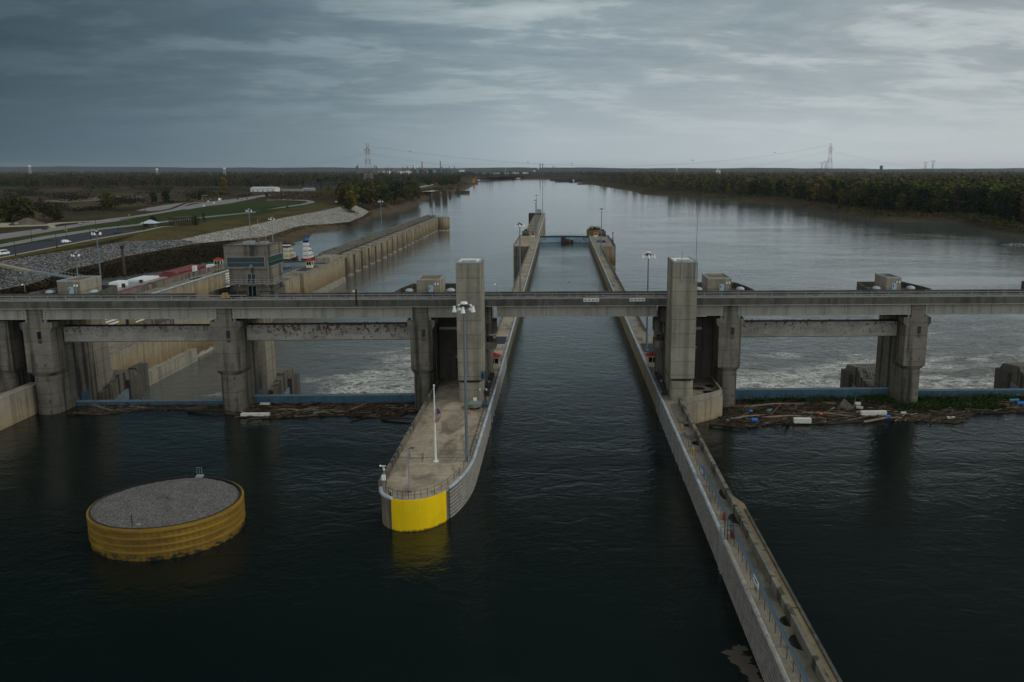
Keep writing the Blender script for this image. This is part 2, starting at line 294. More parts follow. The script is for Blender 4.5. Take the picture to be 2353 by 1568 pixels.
# water
def water(name, body, sc, strength, rough, foam=False):
    m, b, o = newmat(name)
    b.inputs['Base Color'].default_value = (*body, 1); b.inputs['IOR'].default_value = 1.333; b.inputs['Roughness'].default_value = rough
    b.inputs['Specular IOR Level'].default_value = 0.5
    a = noise(posn((0.85, 1.0, 1)), sc, 3.0, 0.6, 0.5); c = noise(posn((0.8, 1.0, 1)), sc * 2.7, 3.0, 0.6, 0.6); e = noise(posn((0.7, 1, 1)), sc * 0.25, 3.0, 0.55, 0.8)
    h = mth('ADD', mth('ADD', mth('MULTIPLY', a, 0.5), mth('MULTIPLY', c, 0.22)), mth('MULTIPLY', e, 1.3))
    calm = ramp(noise(posn((0.5, 1, 1)), 0.018, 4.0, 0.6, 1.2), [(0.35, (0.35,) * 3), (0.62, (1, 1, 1))])
    _x, _y, _z = posxyz(); fade = mth('DIVIDE', 1.0, mth('ADD', 1.0, mth('POWER', mth('DIVIDE', mth('MAXIMUM', _y, 0.0), 800.0), 1.4)))   # ripples finer than a pixel average out
    calm = mth('MULTIPLY', calm, fade)
    n = N('ShaderNodeBump', Distance=1.0); Lk(h, n.inputs['Height']); Lk(mth('MULTIPLY', calm, strength), n.inputs['Strength']); Lk(n.outputs[0], b.inputs['Normal'])
    if foam:
        x_, y_, z_ = posxyz()
        wd = mth('SUBTRACT', y_, mth('MULTIPLY', x_, 0.04))
        xw = mth('ADD', x_, mth('MULTIPLY', mth('SUBTRACT', noise(posn(), 0.05, 3.0), 0.5), 26.0))
        def soft(lo, hi, wd_): return mth('MULTIPLY', mth('DIVIDE', mth('SUBTRACT', xw, lo), wd_, True), mth('DIVIDE', mth('SUBTRACT', hi, xw), wd_, True))
        bay = mth('ADD', soft(-66.0, -22.0, 14.0), soft(32.0, 170.0, 10.0), True)
        bay = mth('ADD', bay, mth('MULTIPLY', soft(-100.0, -58.0, 12.0), 0.4), True)
        amt = mth('MULTIPLY', bay, ramp(mth('DIVIDE', mth('SUBTRACT', wd, 180.0), 230.0), [(0.0, (1, 1, 1)), (0.16, (1, 1, 1)), (0.26, (0.62,) * 3), (0.48, (0.33,) * 3), (0.8, (0.14,) * 3), (1.0, (0.0,) * 3)]))
        fv = posn((0.8, 1.25, 1))
        def ridge(sc, k, det, dist):
            q = noise(fv, sc, det, 0.62, dist); return mth('SUBTRACT', 1.0, mth('MULTIPLY', mth('ABSOLUTE', mth('SUBTRACT', q, 0.5)), k), True)
        rid = mth('MAXIMUM', ridge(0.085, 17.0, 5.0, 1.8), mth('MULTIPLY', ridge(0.23, 15.0, 5.0, 1.3), 0.85))
        speck = noise(fv, 1.6, 4.0, 0.7)
        patch = noise(posn((0.7, 1, 1)), 0.05, 5.0, 0.65, 0.8)
        cover = ramp(mth('ADD', patch, mth('MULTIPLY', mth('SUBTRACT', amt, 0.5), 0.32)), [(0.50, (0, 0, 0)), (0.64, (1, 1, 1))])
        froth = ramp(mth('ADD', mth('ADD', mth('MULTIPLY', patch, 0.5), mth('MULTIPLY', noise(fv, 0.45, 5.0, 0.65, 1.0), 0.5)), mth('MULTIPLY', mth('SUBTRACT', amt, 1.0), 0.30)), [(0.53, (0, 0, 0)), (0.61, (0.95,) * 3)])
        fm = mth('MAXIMUM', mth('MULTIPLY', mth('MULTIPLY', rid, cover), ramp(speck, [(0.35, (0.25,) * 3), (0.6, (1, 1, 1))])), froth)
        fm = mth('MULTIPLY', fm, ramp(amt, [(0.0, (0, 0, 0)), (0.15, (0.6,) * 3), (0.5, (1, 1, 1))]))
        silt = mth('MULTIPLY', amt, 0.6)
        Lk(mixc(fm, mixc(silt, body, (0.10, 0.098, 0.08)), (0.80, 0.79, 0.74)), b.inputs['Base Color'])
        Lk(mth('ADD', mth('MULTIPLY', fm, 0.6), rough), b.inputs['Roughness'])
        Lk(mth('SUBTRACT', 0.5, mth('MULTIPLY', fm, 0.45)), b.inputs['Specular IOR Level'])
        Lk(mth('MULTIPLY', mth('ADD', calm, mth('MULTIPLY', amt, 1.5)), strength), n.inputs['Strength'])
water('water_upper', (0.0025, 0.0070, 0.0058), 1.25, 0.18, 0.06)
water('water_chamber', (0.009, 0.021, 0.019), 1.6, 0.15, 0.05)
water('water_lower', (0.085, 0.095, 0.090), 0.40, 0.33, 0.07, True)
def M(n): return MATS[n]
# ------------------------------------------------------------------ mesh helpers
class MB:
    def __init__(s, f=None): s.v = []; s.f = []; s.t = f
    def add(s, vs, fs):
        o = len(s.v)
        s.v += [s.t(*p) if s.t else Vector(p) for p in vs]; s.f += [tuple(i + o for i in q) for q in fs]; return s
    def box(s, x0, x1, y0, y1, z0, z1):
        return s.add([(x0, y0, z0), (x1, y0, z0), (x1, y1, z0), (x0, y1, z0), (x0, y0, z1), (x1, y0, z1), (x1, y1, z1), (x0, y1, z1)],
                     [(3, 2, 1, 0), (4, 5, 6, 7), (0, 1, 5, 4), (1, 2, 6, 5), (2, 3, 7, 6), (3, 0, 4, 7)])
    def prism(s, poly, z0, z1, poly2=None):
        n = len(poly); p2 = poly2 or poly
        return s.add([(x, y, z0) for x, y in poly] + [(x, y, z1) for x, y in p2],
                     [tuple(range(n - 1, -1, -1)), tuple(range(n, 2 * n))] + [(i, (i + 1) % n, n + (i + 1) % n, n + i) for i in range(n)])
    def cyl(s, x, y, r, z0, z1, n=16, r2=None):
        c = [(cos(2 * pi * i / n), sin(2 * pi * i / n)) for i in range(n)]; r2 = r if r2 is None else r2
        return s.prism([(x + r * a, y + r * b) for a, b in c], z0, z1, [(x + r2 * a, y + r2 * b) for a, b in c])
    def tube(s, pts, r, n=6, closed=False):
        pts = [Vector(p) for p in pts]; rings = []
        for i, p in enumerate(pts):
            a = pts[max(0, i - 1)]; b = pts[min(len(pts) - 1, i + 1)]; t = (b - a).normalized()
            up = Vector((0, 0, 1)) if abs(t.z) < 0.9 else Vector((1, 0, 0)); e = t.cross(up).normalized(); g = e.cross(t)
            rr = r[i] if isinstance(r, (list, tuple)) else r
            rings.append([p + (e * cos(2 * pi * k / n) + g * sin(2 * pi * k / n)) * rr for k in range(n)])
        o = len(s.v)
        for q in rings: s.v += [s.t(*p) if s.t else p for p in q]
        m = len(rings)
        s.f += [(o + i * n + k, o + (i + 1) * n + k, o + (i + 1) * n + (k + 1) % n, o + i * n + (k + 1) % n) for i in range(m - 1) for k in range(n)]
        s.f += [tuple(o + k for k in range(n)), tuple(o + (m - 1) * n + k for k in range(n - 1, -1, -1))]; return s
    def bar(s, a, b, r, n=4): return s.tube([a, b], r, n)
    def sphere(s, c, r, n=10, m=6, zs=1.0, half=False):
        o = len(s.v); vs = []; fs = []; lo = 0 if half else -pi / 2
        for j in range(m + 1):
            a = lo + (pi / 2 - lo) * j / m
            for i in range(n):
                b = 2 * pi * i / n; vs.append((c[0] + r * cos(a) * cos(b), c[1] + r * cos(a) * sin(b), c[2] + r * zs * sin(a)))
        fs = [(j * n + i, j * n + (i + 1) % n, (j + 1) * n + (i + 1) % n, (j + 1) * n + i) for j in range(m) for i in range(n)]
        return s.add(vs, fs)
    def wall(s, pts, th, z0, z1, off=0.0):      # a wall of constant thickness along a plan polyline
        a = offset(pts, off); b = offset(pts, off + th)
        for i in range(len(pts) - 1): s.prism([a[i], a[i + 1], b[i + 1], b[i]], z0, z1)
        return s
    def sweep(s, a, b, z0, z1):                 # closed band between two plan polylines
        n = len(a); vs = []
        for p, q in zip(a, b): vs += [(p[0], p[1], z0), (q[0], q[1], z0), (q[0], q[1], z1), (p[0], p[1], z1)]
        fs = [(3, 2, 1, 0), tuple(4 * (n - 1) + k for k in range(4))]
        for i in range(n - 1):
            for k in range(4): fs.append((4 * i + k, 4 * i + (k + 1) % 4, 4 * i + 4 + (k + 1) % 4, 4 * i + 4 + k))
        return s.add(vs, fs)
    def build(s, name, mat, parent=None, smooth=False):
        me = bpy.data.meshes.new(name); off = Vector((0, 0, 0)); p = parent
        while p is not None and p.parent is not None: p = p.parent
        if p is not None: off = Vector(p.location)
        me.from_pydata([tuple(q - off) for q in s.v], [], s.f); me.materials.append(M(mat))
        bm = bmesh.new(); bm.from_mesh(me); bmesh.ops.recalc_face_normals(bm, faces=bm.faces); bm.to_mesh(me); bm.free()
        if smooth: me.polygons.foreach_set('use_smooth', [True] * len(me.polygons))
        o = bpy.data.objects.new(name, me); COL.objects.link(o)
        if parent is not None: o.parent = parent
        return o
def offset(pts, d):
    r = []
    for i, p in enumerate(pts):
        a = Vector(pts[max(0, i - 1)][:2]); b = Vector(pts[min(len(pts) - 1, i + 1)][:2]); t = (b - a).normalized()
        r.append((p[0] + t.y * d, p[1] - t.x * d))          # to the right of the direction of travel
    return r
def spline(pts, n=6):
    P = [Vector(p) for p in pts]; P = [P[0] * 2 - P[1]] + P + [P[-1] * 2 - P[-2]]; r = []
    for i in range(1, len(P) - 2):
        for k in range(n):
            t = k / n; a, b, c, d_ = P[i - 1:i + 3]
            r.append(0.5 * ((2 * b) + (c - a) * t + (2 * a - 5 * b + 4 * c - d_) * t * t + (3 * b - a - 3 * c + d_) * t ** 3))
    return r + [P[-2]]
def tag(o, label=None, cat=None, group=None, kind=None):
    if label: o['label'] = label
    if cat: o['category'] = cat
    if group: o['group'] = group
    if kind: o['kind'] = kind
    return o
def thing(name, label, cat, loc=(0, 0, 0), group=None):
    o = bpy.data.objects.new(name, None); o.empty_display_size = 0.1; COL.objects.link(o); o.location = loc
    return tag(o, label, cat, group)
KIDS = {}
def dup(root, loc, label=None, group=None, rz=0.0, sc=1.0):
    r = root.copy(); COL.objects.link(r); r.location = loc; r.rotation_euler = (0, 0, rz); r.scale = (sc, sc, sc)
    if label: r['label'] = label
    if group: r['group'] = group
    if root.name not in KIDS: KIDS[root.name] = [(c, list(c.children)) for c in root.children]
    for c, gs in KIDS[root.name]:
        c2 = c.copy(); COL.objects.link(c2); c2.parent = r
        for g in gs: g2 = g.copy(); COL.objects.link(g2); g2.parent = c2
    return r
ORD = 'first second third fourth fifth sixth seventh eighth ninth tenth'.split()
def ring(cx, cy, rx, ry, n, a0=0.0, a1=2 * pi, end=False):
    m = n if not end else n - 1
    return [(cx + rx * cos(a0 + (a1 - a0) * i / m), cy + ry * sin(a0 + (a1 - a0) * i / m)) for i in range(n)]
def stadium(u, hw, w0, w1, n=14):     # rounded upstream end, square downstream end
    return [(u + hw, w1)] + [(u - hw, w1)] + [(u - hw * cos(t), w0 + hw - hw * sin(t)) for t in [pi * i / n for i in range(n + 1)]]
# ------------------------------------------------------------------ water
wy = MB(); wy.add([(-900, -400, 0), (900, -400, 0), (900, 174.6 + 36, 0), (-900, 174.6 - 36, 0)], [(0, 1, 2, 3)])
tag(wy.build('upper_river', 'water_upper'), kind='structure')
wy = MB(); wy.add([(-13.2, 168.2, 0.004), (20.0, 169.2, 0.004), (20.0, 570, 0.004), (-13.2, 570, 0.004)], [(0, 1, 2, 3)])
tag(wy.build('lock_water', 'water_chamber'), kind='structure')
wy = MB(); wy.add([(-3000, 150, LP), (5000, 150, LP), (5000, 6500, LP), (-3000, 6500, LP)], [(0, 1, 2, 3)])
tag(wy.build('lower_river', 'water_lower'), kind='structure')
# ------------------------------------------------------------------ service bridge over the dam
PIERS = dict(A=-99.4, B=-63.9, C=-26.65, D=33.45, E=70.45, F=107.3)
root = thing('service_bridge', 'long concrete service bridge carried on the dam piers and lock towers', 'bridge', dam(0, 0, 18))
MB(dam).box(-135, 150, -0.05, 10, 20.9, 21.3).build('deck_slab', 'concrete', root)
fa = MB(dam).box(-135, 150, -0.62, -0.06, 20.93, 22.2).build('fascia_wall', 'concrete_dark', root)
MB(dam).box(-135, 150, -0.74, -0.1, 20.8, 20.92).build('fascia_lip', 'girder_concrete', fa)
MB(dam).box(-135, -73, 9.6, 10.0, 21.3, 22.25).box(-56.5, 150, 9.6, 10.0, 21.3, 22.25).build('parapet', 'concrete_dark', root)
def railing(w_, z0, h, u0, u1, step, rs=(0.45, 1.0), pr=0.05, gaps=(), rr=0.045):
    m = MB(dam); n = int((u1 - u0) / step)
    for i in range(n + 1):
        u = u0 + i * step
        if any(a < u < b for a, b in gaps): continue
        m.box(u - pr, u + pr, w_ - pr, w_ + pr, z0, z0 + h)
    ed = [u0] + [q for g in gaps for q in g] + [u1]
    for a, b in zip(ed[::2], ed[1::2]):
        for r_ in rs: m.box(a, b, w_ - rr, w_ + rr, z0 + h * r_ - rr * 2, z0 + h * r_)
    return m
railing(-0.3, 22.2, 0.62, -134, 149, 2.05).build('railing', 'rail_steel', root)
r2 = railing(6.0, 21.3, 1.1, -134, 149, 3.4, (0.25, 1.0), 0.06, ((-61.5, -58.9),), 0.06)
r2.box(-134, 149, 5.2, 5.5, 21.3, 21.48); r2.build('railing', 'rail_steel', root)
pan = MB(dam)
for a, b in ((6.05, 11.2), (20.9, 26.0)): pass
for xx in (1341, 1448):       # two framed bird-screen panels hung on the fascia
    u0 = aty(xx, 690, 166.5).x; m = MB(dam); z1 = 22.32; z0 = 21.72; u1 = u0 + 3.0
    m.box(u0, u1, -0.72, -0.64, z0, z0 + 0.16).box(u0, u1, -0.72, -0.64, z1 - 0.2, z1).box(u0, u0 + 0.14, -0.72, -0.64, z0 + 0.16, z1 - 0.2).box(u1 - 0.14, u1, -0.72, -0.64, z0 + 0.16, z1 - 0.2)
    for k in (1, 2, 3): m.box(u0 + k * 0.75 - 0.08, u0 + k * 0.75 + 0.08, -0.72, -0.64, z0 + 0.16, z1 - 0.2)
    m.build('hatch_frame', 'white_paint', root)
spans = [(-134, -100.9), (-97.9, -65.4), (-62.4, -28.2), (-25.2, -17.5), (-12.0, 18.9), (24.0, 32.0), (34.9, 69.0), (71.9, 105.8), (108.8, 149)]
for i, (a, b) in enumerate(spans):
    g = MB(dam).box(a, b, 0.1, 0.75, 18.95, 20.8).build('girder', 'girder_concrete', root); MB(dam).box(a, b, 9.0, 9.6, 18.8, 20.88).build('girder', 'girder_concrete', root)
    MB(dam).box(a, b, -0.08, 0.9, 18.7, 18.95).build('flange', 'girder_concrete', g)
    if b - a > 12:
        bl = MB(dam); n = max(1, round((b - a - 3.2) / 3.75))
        for k in range(n + 1):
            u = a + 1.6 + (b - a - 3.2) * k / n
            for z in (19.15, 19.55, 19.95, 20.35): bl.box(u - 0.07, u + 0.07, 0.03, 0.12, z - 0.07, z + 0.07)
        for u in (a + 0.5, b - 0.5):
            for z in (19.15, 19.6, 20.05): bl.box(u - 0.07, u + 0.07, 0.03, 0.12, z - 0.07, z + 0.07)
        tag(bl.build('bolts', 'dark_steel', g), kind='stuff')
# ------------------------------------------------------------------ piers
def pier(key, uc, hw, label, tail=0):
    t = thing('dam_pier', label, 'dam pier', dam(uc, 0, LP), 'concrete piers of the dam')
    MB(dam).prism(stadium(uc, hw - 0.25, 0, 6.0), -14, 7.55).build('pier_nose', 'concrete', t)
    st = stadium(uc, hw - 0.25, 0, 4.0); r = [(uc + hw, 4.0), (uc - hw, 4.0)] + [(uc + max(-hw, min(hw, (p[0] - uc) * 1.35)), max(0.0, p[1] - 0.9)) for p in st[2:]]
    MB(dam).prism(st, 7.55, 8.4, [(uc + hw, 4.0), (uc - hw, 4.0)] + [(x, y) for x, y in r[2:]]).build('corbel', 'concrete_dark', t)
    MB(dam).box(uc - hw, uc + hw, 0.0, 4.2, 8.4, 16.4).build('upper_block', 'concrete', t)
    MB(dam).prism([(uc - hw, 0.02), (uc + hw, 0.02), (uc + hw, 4.2), (uc - hw, 4.2)], 16.4, 17.0, [(uc - hw - 0.5, 0.02), (uc + hw + 0.5, 0.02), (uc + hw + 0.5, 4.2), (uc - hw - 0.5, 4.2)]).box(uc - hw - 0.5, uc + hw + 0.5, 0.02, 4.2, 17.0, 18.15).build('bearing_seat', 'concrete', t)
    MB(dam).box(uc - 1.35, uc + 1.35, -0.03, 3.0, 18.15, 20.8).build('column', 'concrete', t)
    for s_ in (-1, 1): MB(dam).box(uc + s_ * 1.75 - 0.22, uc + s_ * 1.75 + 0.22, 0.2, 0.7, 18.15, 18.7).build('bearing', 'pale_blue_steel', t)
    MB(dam).box(uc - hw + 0.1, uc + hw - 0.1, 6.002, 15.0, -14, 20.0).box(uc - hw + 0.7, uc + hw - 0.7, 4.2, 6.0, -14, 20.0).build('pier_body', 'concrete', t)
    for s_ in (-1, 1):
        MB(dam).box(uc + s_ * (hw - 0.08) - 0.06, uc + s_ * (hw - 0.08) + 0.06, 7.4, 8.0, 1.6, 18.5).build('gate_guide', 'dark_steel', t)
        MB(dam).box(uc + s_ * (hw - 0.08) - 0.07, uc + s_ * (hw - 0.08) + 0.07, 8.6, 11.4, -6, 2.1).build('seal_plate', 'blue_steel', t)
    wn = MB(dam).box(uc + 0.1, uc + 0.85, -0.004, 0.1, 14.1, 16.35).build('window', 'black_glass', t)
    wr = MB(dam)
    for z in (14.35, 14.6, 14.85): wr.box(uc + 0.1, uc + 0.85, -0.04, -0.006, z, z + 0.05)
    wr.build('window_bars', 'rail_steel', wn)
    for z in (7.0, 2.6, 0.5):
        for s_ in (-0.62, 0.62):
            yy = hw - 0.25 - sqrt((hw - 0.25) ** 2 - (s_ * 1.6) ** 2)
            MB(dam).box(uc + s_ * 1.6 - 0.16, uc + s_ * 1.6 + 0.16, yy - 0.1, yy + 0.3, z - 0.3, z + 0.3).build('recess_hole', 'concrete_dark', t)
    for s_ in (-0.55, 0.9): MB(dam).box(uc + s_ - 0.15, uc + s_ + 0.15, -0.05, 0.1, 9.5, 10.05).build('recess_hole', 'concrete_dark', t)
    if tail:
        MB(dam).prism([(uc - hw + 0.6, 15.0), (uc + hw - 0.4, 15.0), (uc + hw - 0.4, 24.5), (uc - hw + 0.6, 24.5)], -14, 19.0,
                      [(uc - hw + 0.6, 15.0), (uc + hw - 0.4, 15.0), (uc + hw - 0.4, 20.5), (uc - hw + 0.6, 20.5)]).build('tail_wall', 'concrete_pale', t)
    q = [(15.0, -14), (15.0, 0.6), (20.5, 1.4), (22.5, 2.9), (29.5, 2.2), (32.5, -1.2), (32.5, -14)]
    v = [(uc - 3.4, a, b_) for a, b_ in q] + [(uc + 3.4, a, b_) for a, b_ in q]; n = len(q)
    MB(dam).add(v, [tuple(range(n)), tuple(range(2 * n - 1, n - 1, -1))] + [(i, (i + 1) % n, n + (i + 1) % n, n + i) for i in range(n)]).build('trunnion_block', 'concrete', t)
    MB(dam).box(uc - 4.3, uc - 3.41, 25, 31, -4.5, 0.8).build('trunnion_bracket', 'concrete_dark', t); MB(dam).box(uc + 3.41, uc + 4.3, 25, 31, -4.5, 0.8).build('trunnion_bracket', 'concrete_dark', t)
    ld = MB(dam); l0 = dam
    for s_ in (-0.35, 0.35):
        ld.bar((uc - 1.2 + s_, 19.2, 1.0), (uc - 1.2 + s_, 22.4, 3.3), 0.07); ld.bar((uc - 1.2 + s_, 22.4, 3.3), (uc - 1.2 + s_, 22.4, 4.6), 0.05)
    for k in range(8):
        f = k / 7; ld.bar((uc - 1.55, 19.2 + 3.2 * f, 1.0 + 2.3 * f), (uc - 0.85, 19.2 + 3.2 * f, 1.0 + 2.3 * f), 0.05)
    ld.build('ladder', 'rail_steel', t)
    if key != 'F' or True:
        pl = [(uc - 6.6, 10.0), (uc + 6.6, 10.0), (uc + 6.2, 15.0), (uc + 5.0, 22.0), (uc - 5.0, 22.0), (uc - 6.2, 15.0)]
        lo = [(uc - 2.6, 10.0), (uc + 2.6, 10.0), (uc + 2.6, 15.0), (uc + 2.6, 17.0), (uc - 2.6, 17.0), (uc - 2.6, 15.0)]
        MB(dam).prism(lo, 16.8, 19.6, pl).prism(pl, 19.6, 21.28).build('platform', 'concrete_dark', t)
        MB(dam).wall(list(reversed(pl[1:])) + [pl[0]] if False else [pl[1], pl[2], pl[3], pl[4], pl[5], pl[0]], 0.3, 21.28, 22.45, -0.3).build('platform_parapet', 'concrete_dark', t)
    return t
pier('A', PIERS['A'], 2.5, 'pier beside the angled approach wall at the far left of the dam', 1)
pier('B', PIERS['B'], 2.4, 'pier carrying the control building, with a dark stain down its front', 1)
pier('C', PIERS['C'], 2.15, 'pier standing close on the left of the left lock tower')
pier('D', PIERS['D'], 2.2, 'pier standing close on the right of the right lock tower')
pier('E', PIERS['E'], 2.2, 'pier rising from the weedy driftwood right of the lock')
pier('F', PIERS['F'], 2.2, 'pier at the right edge, only its low downstream block in view')
# far-left abutment pier with its approach wall
t = thing('abutment_pier', 'shaded abutment pier at the left edge behind the angled wall', 'dam pier', dam(-110, 2, 0))
MB(dam).box(-116, -105.8, 2, 6, 8.4, 18.1).build('upper_block', 'concrete', t)
MB(dam).prism(stadium(-108.6, 2.3, 2.3, 7.0), -8, 8.38).build('pier_nose', 'concrete', t)
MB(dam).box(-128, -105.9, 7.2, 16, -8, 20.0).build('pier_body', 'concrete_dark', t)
t = thing('approach_wall', 'low concrete approach wall running upstream from the leftmost pier', 'wall', (-102, 160, 0))
MB().box(-103.4, -101.7, 60, 167.2, -10, 5.55).build('wall_body', 'tide_wall', t)
MB().box(-103.6, -101.55, 60, 167.1, 5.55, 5.75).build('wall_coping', 'concrete_pale', t)
MB().box(-140, -103.42, 60, 167, -10, 4.3).build('wall_fill', 'concrete', t)
# spillway gates
def gate(a, b, zt, label):
    t = thing('spillway_gate', label, 'dam gate', dam((a + b) / 2, 6.5, 0), 'blue spillway gates')
    MB(dam).box(a, b, 6.3, 7.2, -9, zt).build('skin_plate', 'blue_steel', t)
    MB(dam).box(a, b, 6.2, 7.35, zt, zt + 0.14).build('top_flange', 'pale_blue_steel', t)
    for u0, u1 in ((a + 0.5, a + 1.3), (b - 1.3, b - 0.5)):
        q = [(7.4, -8.5), (7.4, -4.5), (27.5, -0.6), (27.5, -2.6)]
        v = [(u0, x, z) for x, z in q] + [(u1, x, z) for x, z in q]
        MB(dam).add(v, [(3, 2, 1, 0), (4, 5, 6, 7), (0, 1, 5, 4), (1, 2, 6, 5), (2, 3, 7, 6), (3, 0, 4, 7)]).build('gate_arm', 'pale_blue_steel', t)
    return t
gate(-96.8, -66.3, 0.85, 'blue steel gate barely above water, between the two leftmost piers')
gate(-61.5, -28.8, 1.7, 'blue steel gate above a driftwood strip, left of the lock')
gate(35.7, 68.2, 2.1, 'blue steel gate between the right lock tower and the weedy pier')
gate(72.7, 105.0, 1.6, 'blue steel gate running off the right edge of the view')
def beam(a, b, z0, z1, label):
    t = thing('bulkhead_beam', label, 'beam', dam((a + b) / 2, 4, z0), 'bulkhead beams stored between the piers')
    MB(dam).box(a, b, 4.3, 5.6, z0, z1).build('beam_web', 'flaking_paint', t)
    MB(dam).box(a, b, 4.15, 5.8, z1, z1 + 0.1).build('beam_cap', 'dark_steel', t)
    MB(dam).box(a, b, 4.2, 5.7, z0 - 0.1, z0).build('beam_foot', 'concrete_dark', t)
beam(-96.7, -66.4, 13.6, 16.6, 'grey bulkhead beam between the two leftmost piers')
beam(-61.4, -28.85, 13.65, 16.7, 'rust-spotted bulkhead beam left of the left lock tower')
beam(35.75, 68.15, 13.7, 16.7, 'bulkhead beam with a dark swept mark right of the lock')
# ------------------------------------------------------------------ lift-gate towers
def tower(x0, x1, y0, y1, side, label):
    xc = (x0 + x1) / 2; t = thing('lock_tower', label, 'tower', (xc, y0 + 3, WT))
    MB().box(x0, x1, y0, y1, 8.55, 30.1).build('shaft', 'concrete_pale', t)
    hw = (x1 - x0) / 2 - 0.12
    MB().prism([(xc + hw, y1), (xc - hw, y1)] + [(xc - hw * max(-1, min(1, 1.25 * cos(a))), y0 + 0.05 + 1.7 * (1 - sin(a))) for a in [pi * i / 16 for i in range(17)]], 4.3, 8.0).build('rounded_base', 'concrete_pale', t)
    MB().prism([(x0 + 0.5, y0 + 0.9), (x1 - 0.5, y0 + 0.9), (x1 - 0.15, y1 - 0.1), (x0 + 0.15, y1 - 0.1)], 8.0, 8.55, [(x0 + 0.02, y0 + 0.02), (x1 - 0.02, y0 + 0.02), (x1 - 0.02, y1 - 0.02), (x0 + 0.02, y1 - 0.02)]).build('corbel', 'concrete_dark', t)
    xs = x1 if side > 0 else x0
    MB().box(xs - 0.02, xs + 0.02, y0 + 2.2, y0 + 2.55, 4.5, 30.0).build('gate_slot', 'black_rubber', t)
    rf = MB().box(x0 + 0.3, x1 - 0.3, y0 + 0.3, y1 - 0.3, 30.1, 30.16).build('roof', 'white_paint', t)
    MB().box(x0 - 0.02, x1 + 0.02, y0 - 0.02, y0 + 0.28, 30.1, 30.38).box(x0 - 0.02, x1 + 0.02, y1 - 0.28, y1 + 0.02, 30.1, 30.38).box(x0 - 0.02, x0 + 0.28, y0 + 0.28, y1 - 0.28, 30.1, 30.38).box(x1 - 0.28, x1 + 0.02, y0 + 0.28, y1 - 0.28, 30.1, 30.38).build('coping', 'galv', rf)
    MB().box(xc - 1.3, xc + 1.3, y0 + 2.0, y0 + 2.8, 30.16, 30.45).build('roof_hatch', 'galv', rf)
    # lower gate-guide wall carried downstream, with bracket blocks over the chamber edge
    MB().box(x0 + 0.15, x1 - 0.05, y1 + 0.002, y1 + 23, 4.3, 17.3).build('guide_wall', 'concrete', t)
    s_ = 1 if side > 0 else -1; xa = x1 if side > 0 else x0
    b = MB()
    def bx(p, q, *r): b.box(min(p, q), max(p, q), *r)
    bx(xa - s_ * 0.6, xa + s_ * 1.7, y1 + 4.5, y1 + 8.5, 14.8, 17.3); bx(xa - s_ * 0.04, xa + s_ * 1.7, y1 + 3.2, y1 + 7.5, 11.9, 13.3)
    bx(xa - s_ * 0.9, xa + s_ * 1.0, y1 + 2.2, y1 + 5.5, 17.3, 20.78)
    b.build('bracket_block', 'concrete', t)
    b = MB(); bx(xa + s_ * 0.1, xa + s_ * 1.1, y1 + 4.0, y1 + 6.0, 13.3, 14.1); bx(xa + s_ * 0.3, xa + s_ * 0.8, y1 + 3.6, y1 + 3.95, 13.3, 14.5); b.build('hoist_unit', 'dark_steel', t)
    return t, rf
tl, _ = tower(-18.6, -14.2, 157.6, 166.2, 1, 'square concrete lock tower on the left, behind the flagpole deck')
MB().box(-16.6, -16.0, 157.5, 157.62, 10.2, 10.9).build('vent', 'rail_steel', tl)
tr, _ = tower(20.7, 25.1, 159.0, 167.9, -1, 'square concrete lock tower on the right, with antenna masts')
an = MB().tube([(24.75, 158.9, 26.8), (24.75, 158.9, 40.2)], [0.1, 0.035], 6).tube([(24.75, 158.85, 26.6), (24.75, 158.85, 30)], 0.17, 6); an.build('antenna', 'rail_steel', tr)
MB().tube([(22.2, 158.88, 26.8), (22.2, 158.88, 32.2)], 0.06, 6).tube([(22.2, 158.85, 26.6), (22.2, 158.85, 30)], 0.14, 6).build('antenna', 'rail_steel', tr)
# ------------------------------------------------------------------ lock walls
nose = [tuple(p) for p in spline([(-24.4, 124.0), (-24.35, 116.0), (-23.7, 111.4), (-21.9, 109.15), (-19.7, 108.6), (-17.4, 109.4), (-15.3, 112.1), (-13.7, 117.2), (-12.85, 123.5), (-12.7, 132.0)], 5)]
lw = thing('lock_wall', 'left lock wall with the bright yellow rounded nose', 'lock wall', (-18, 120, 0))
outl = [(-24.4, 178.0)] + nose + [(-12.7, 492.0), (-12.7, 574.0), (-25.6, 574.0), (-25.6, 493.0), (-16.6, 493.0), (-16.6, 200.0), (-18.4, 192.0)]
MB().prism(outl, -14, 4.1).build('wall_body', 'lock_face', lw)
MB().prism(outl, 4.1, WT).build('wall_deck', 'deck_concrete', lw)
i0 = min(range(len(nose)), key=lambda i: (Vector(nose[i]) - Vector((-22.1, 109.3))).length); i1 = min(range(len(nose)), key=lambda i: (Vector(nose[i]) - Vector((-15.3, 112.1))).length)
yl = nose[i0:i1 + 1]
MB().sweep(offset(yl, 0.03), offset(yl, 0.16), -1.2, 4.36).build('nose_panel', 'yellow_paint', lw)
arm = nose[i1 + 1:] + [(-12.7, 152.0)]
m = MB()
for k in range(8): m.sweep(offset(arm, 0.02), offset(arm, 0.22), 0.1 + 0.51 * k, 0.36 + 0.51 * k)
m.box(-12.7, -12.5, 152.1, 156.4, 0.1, 4.0).box(-12.7, -12.5, 168.5, 205.0, 0.1, 3.9)
MB().sweep(offset(arm, 0.004), offset(arm, 0.018), -0.8, 4.25).build('rail_backing', 'dark_steel', lw)
m.build('armour_rails', 'armour_steel', lw)
m = MB()
for k in range(9): MB().box(-12.7, -12.42, 146 + k * 4.4, 146.3 + k * 4.4, -0.5, 4.5).build('guide_post', 'galv', lw)
edge = nose[i1 + 1:] + [(-12.62, 160.0), (-12.62, 567.0)]
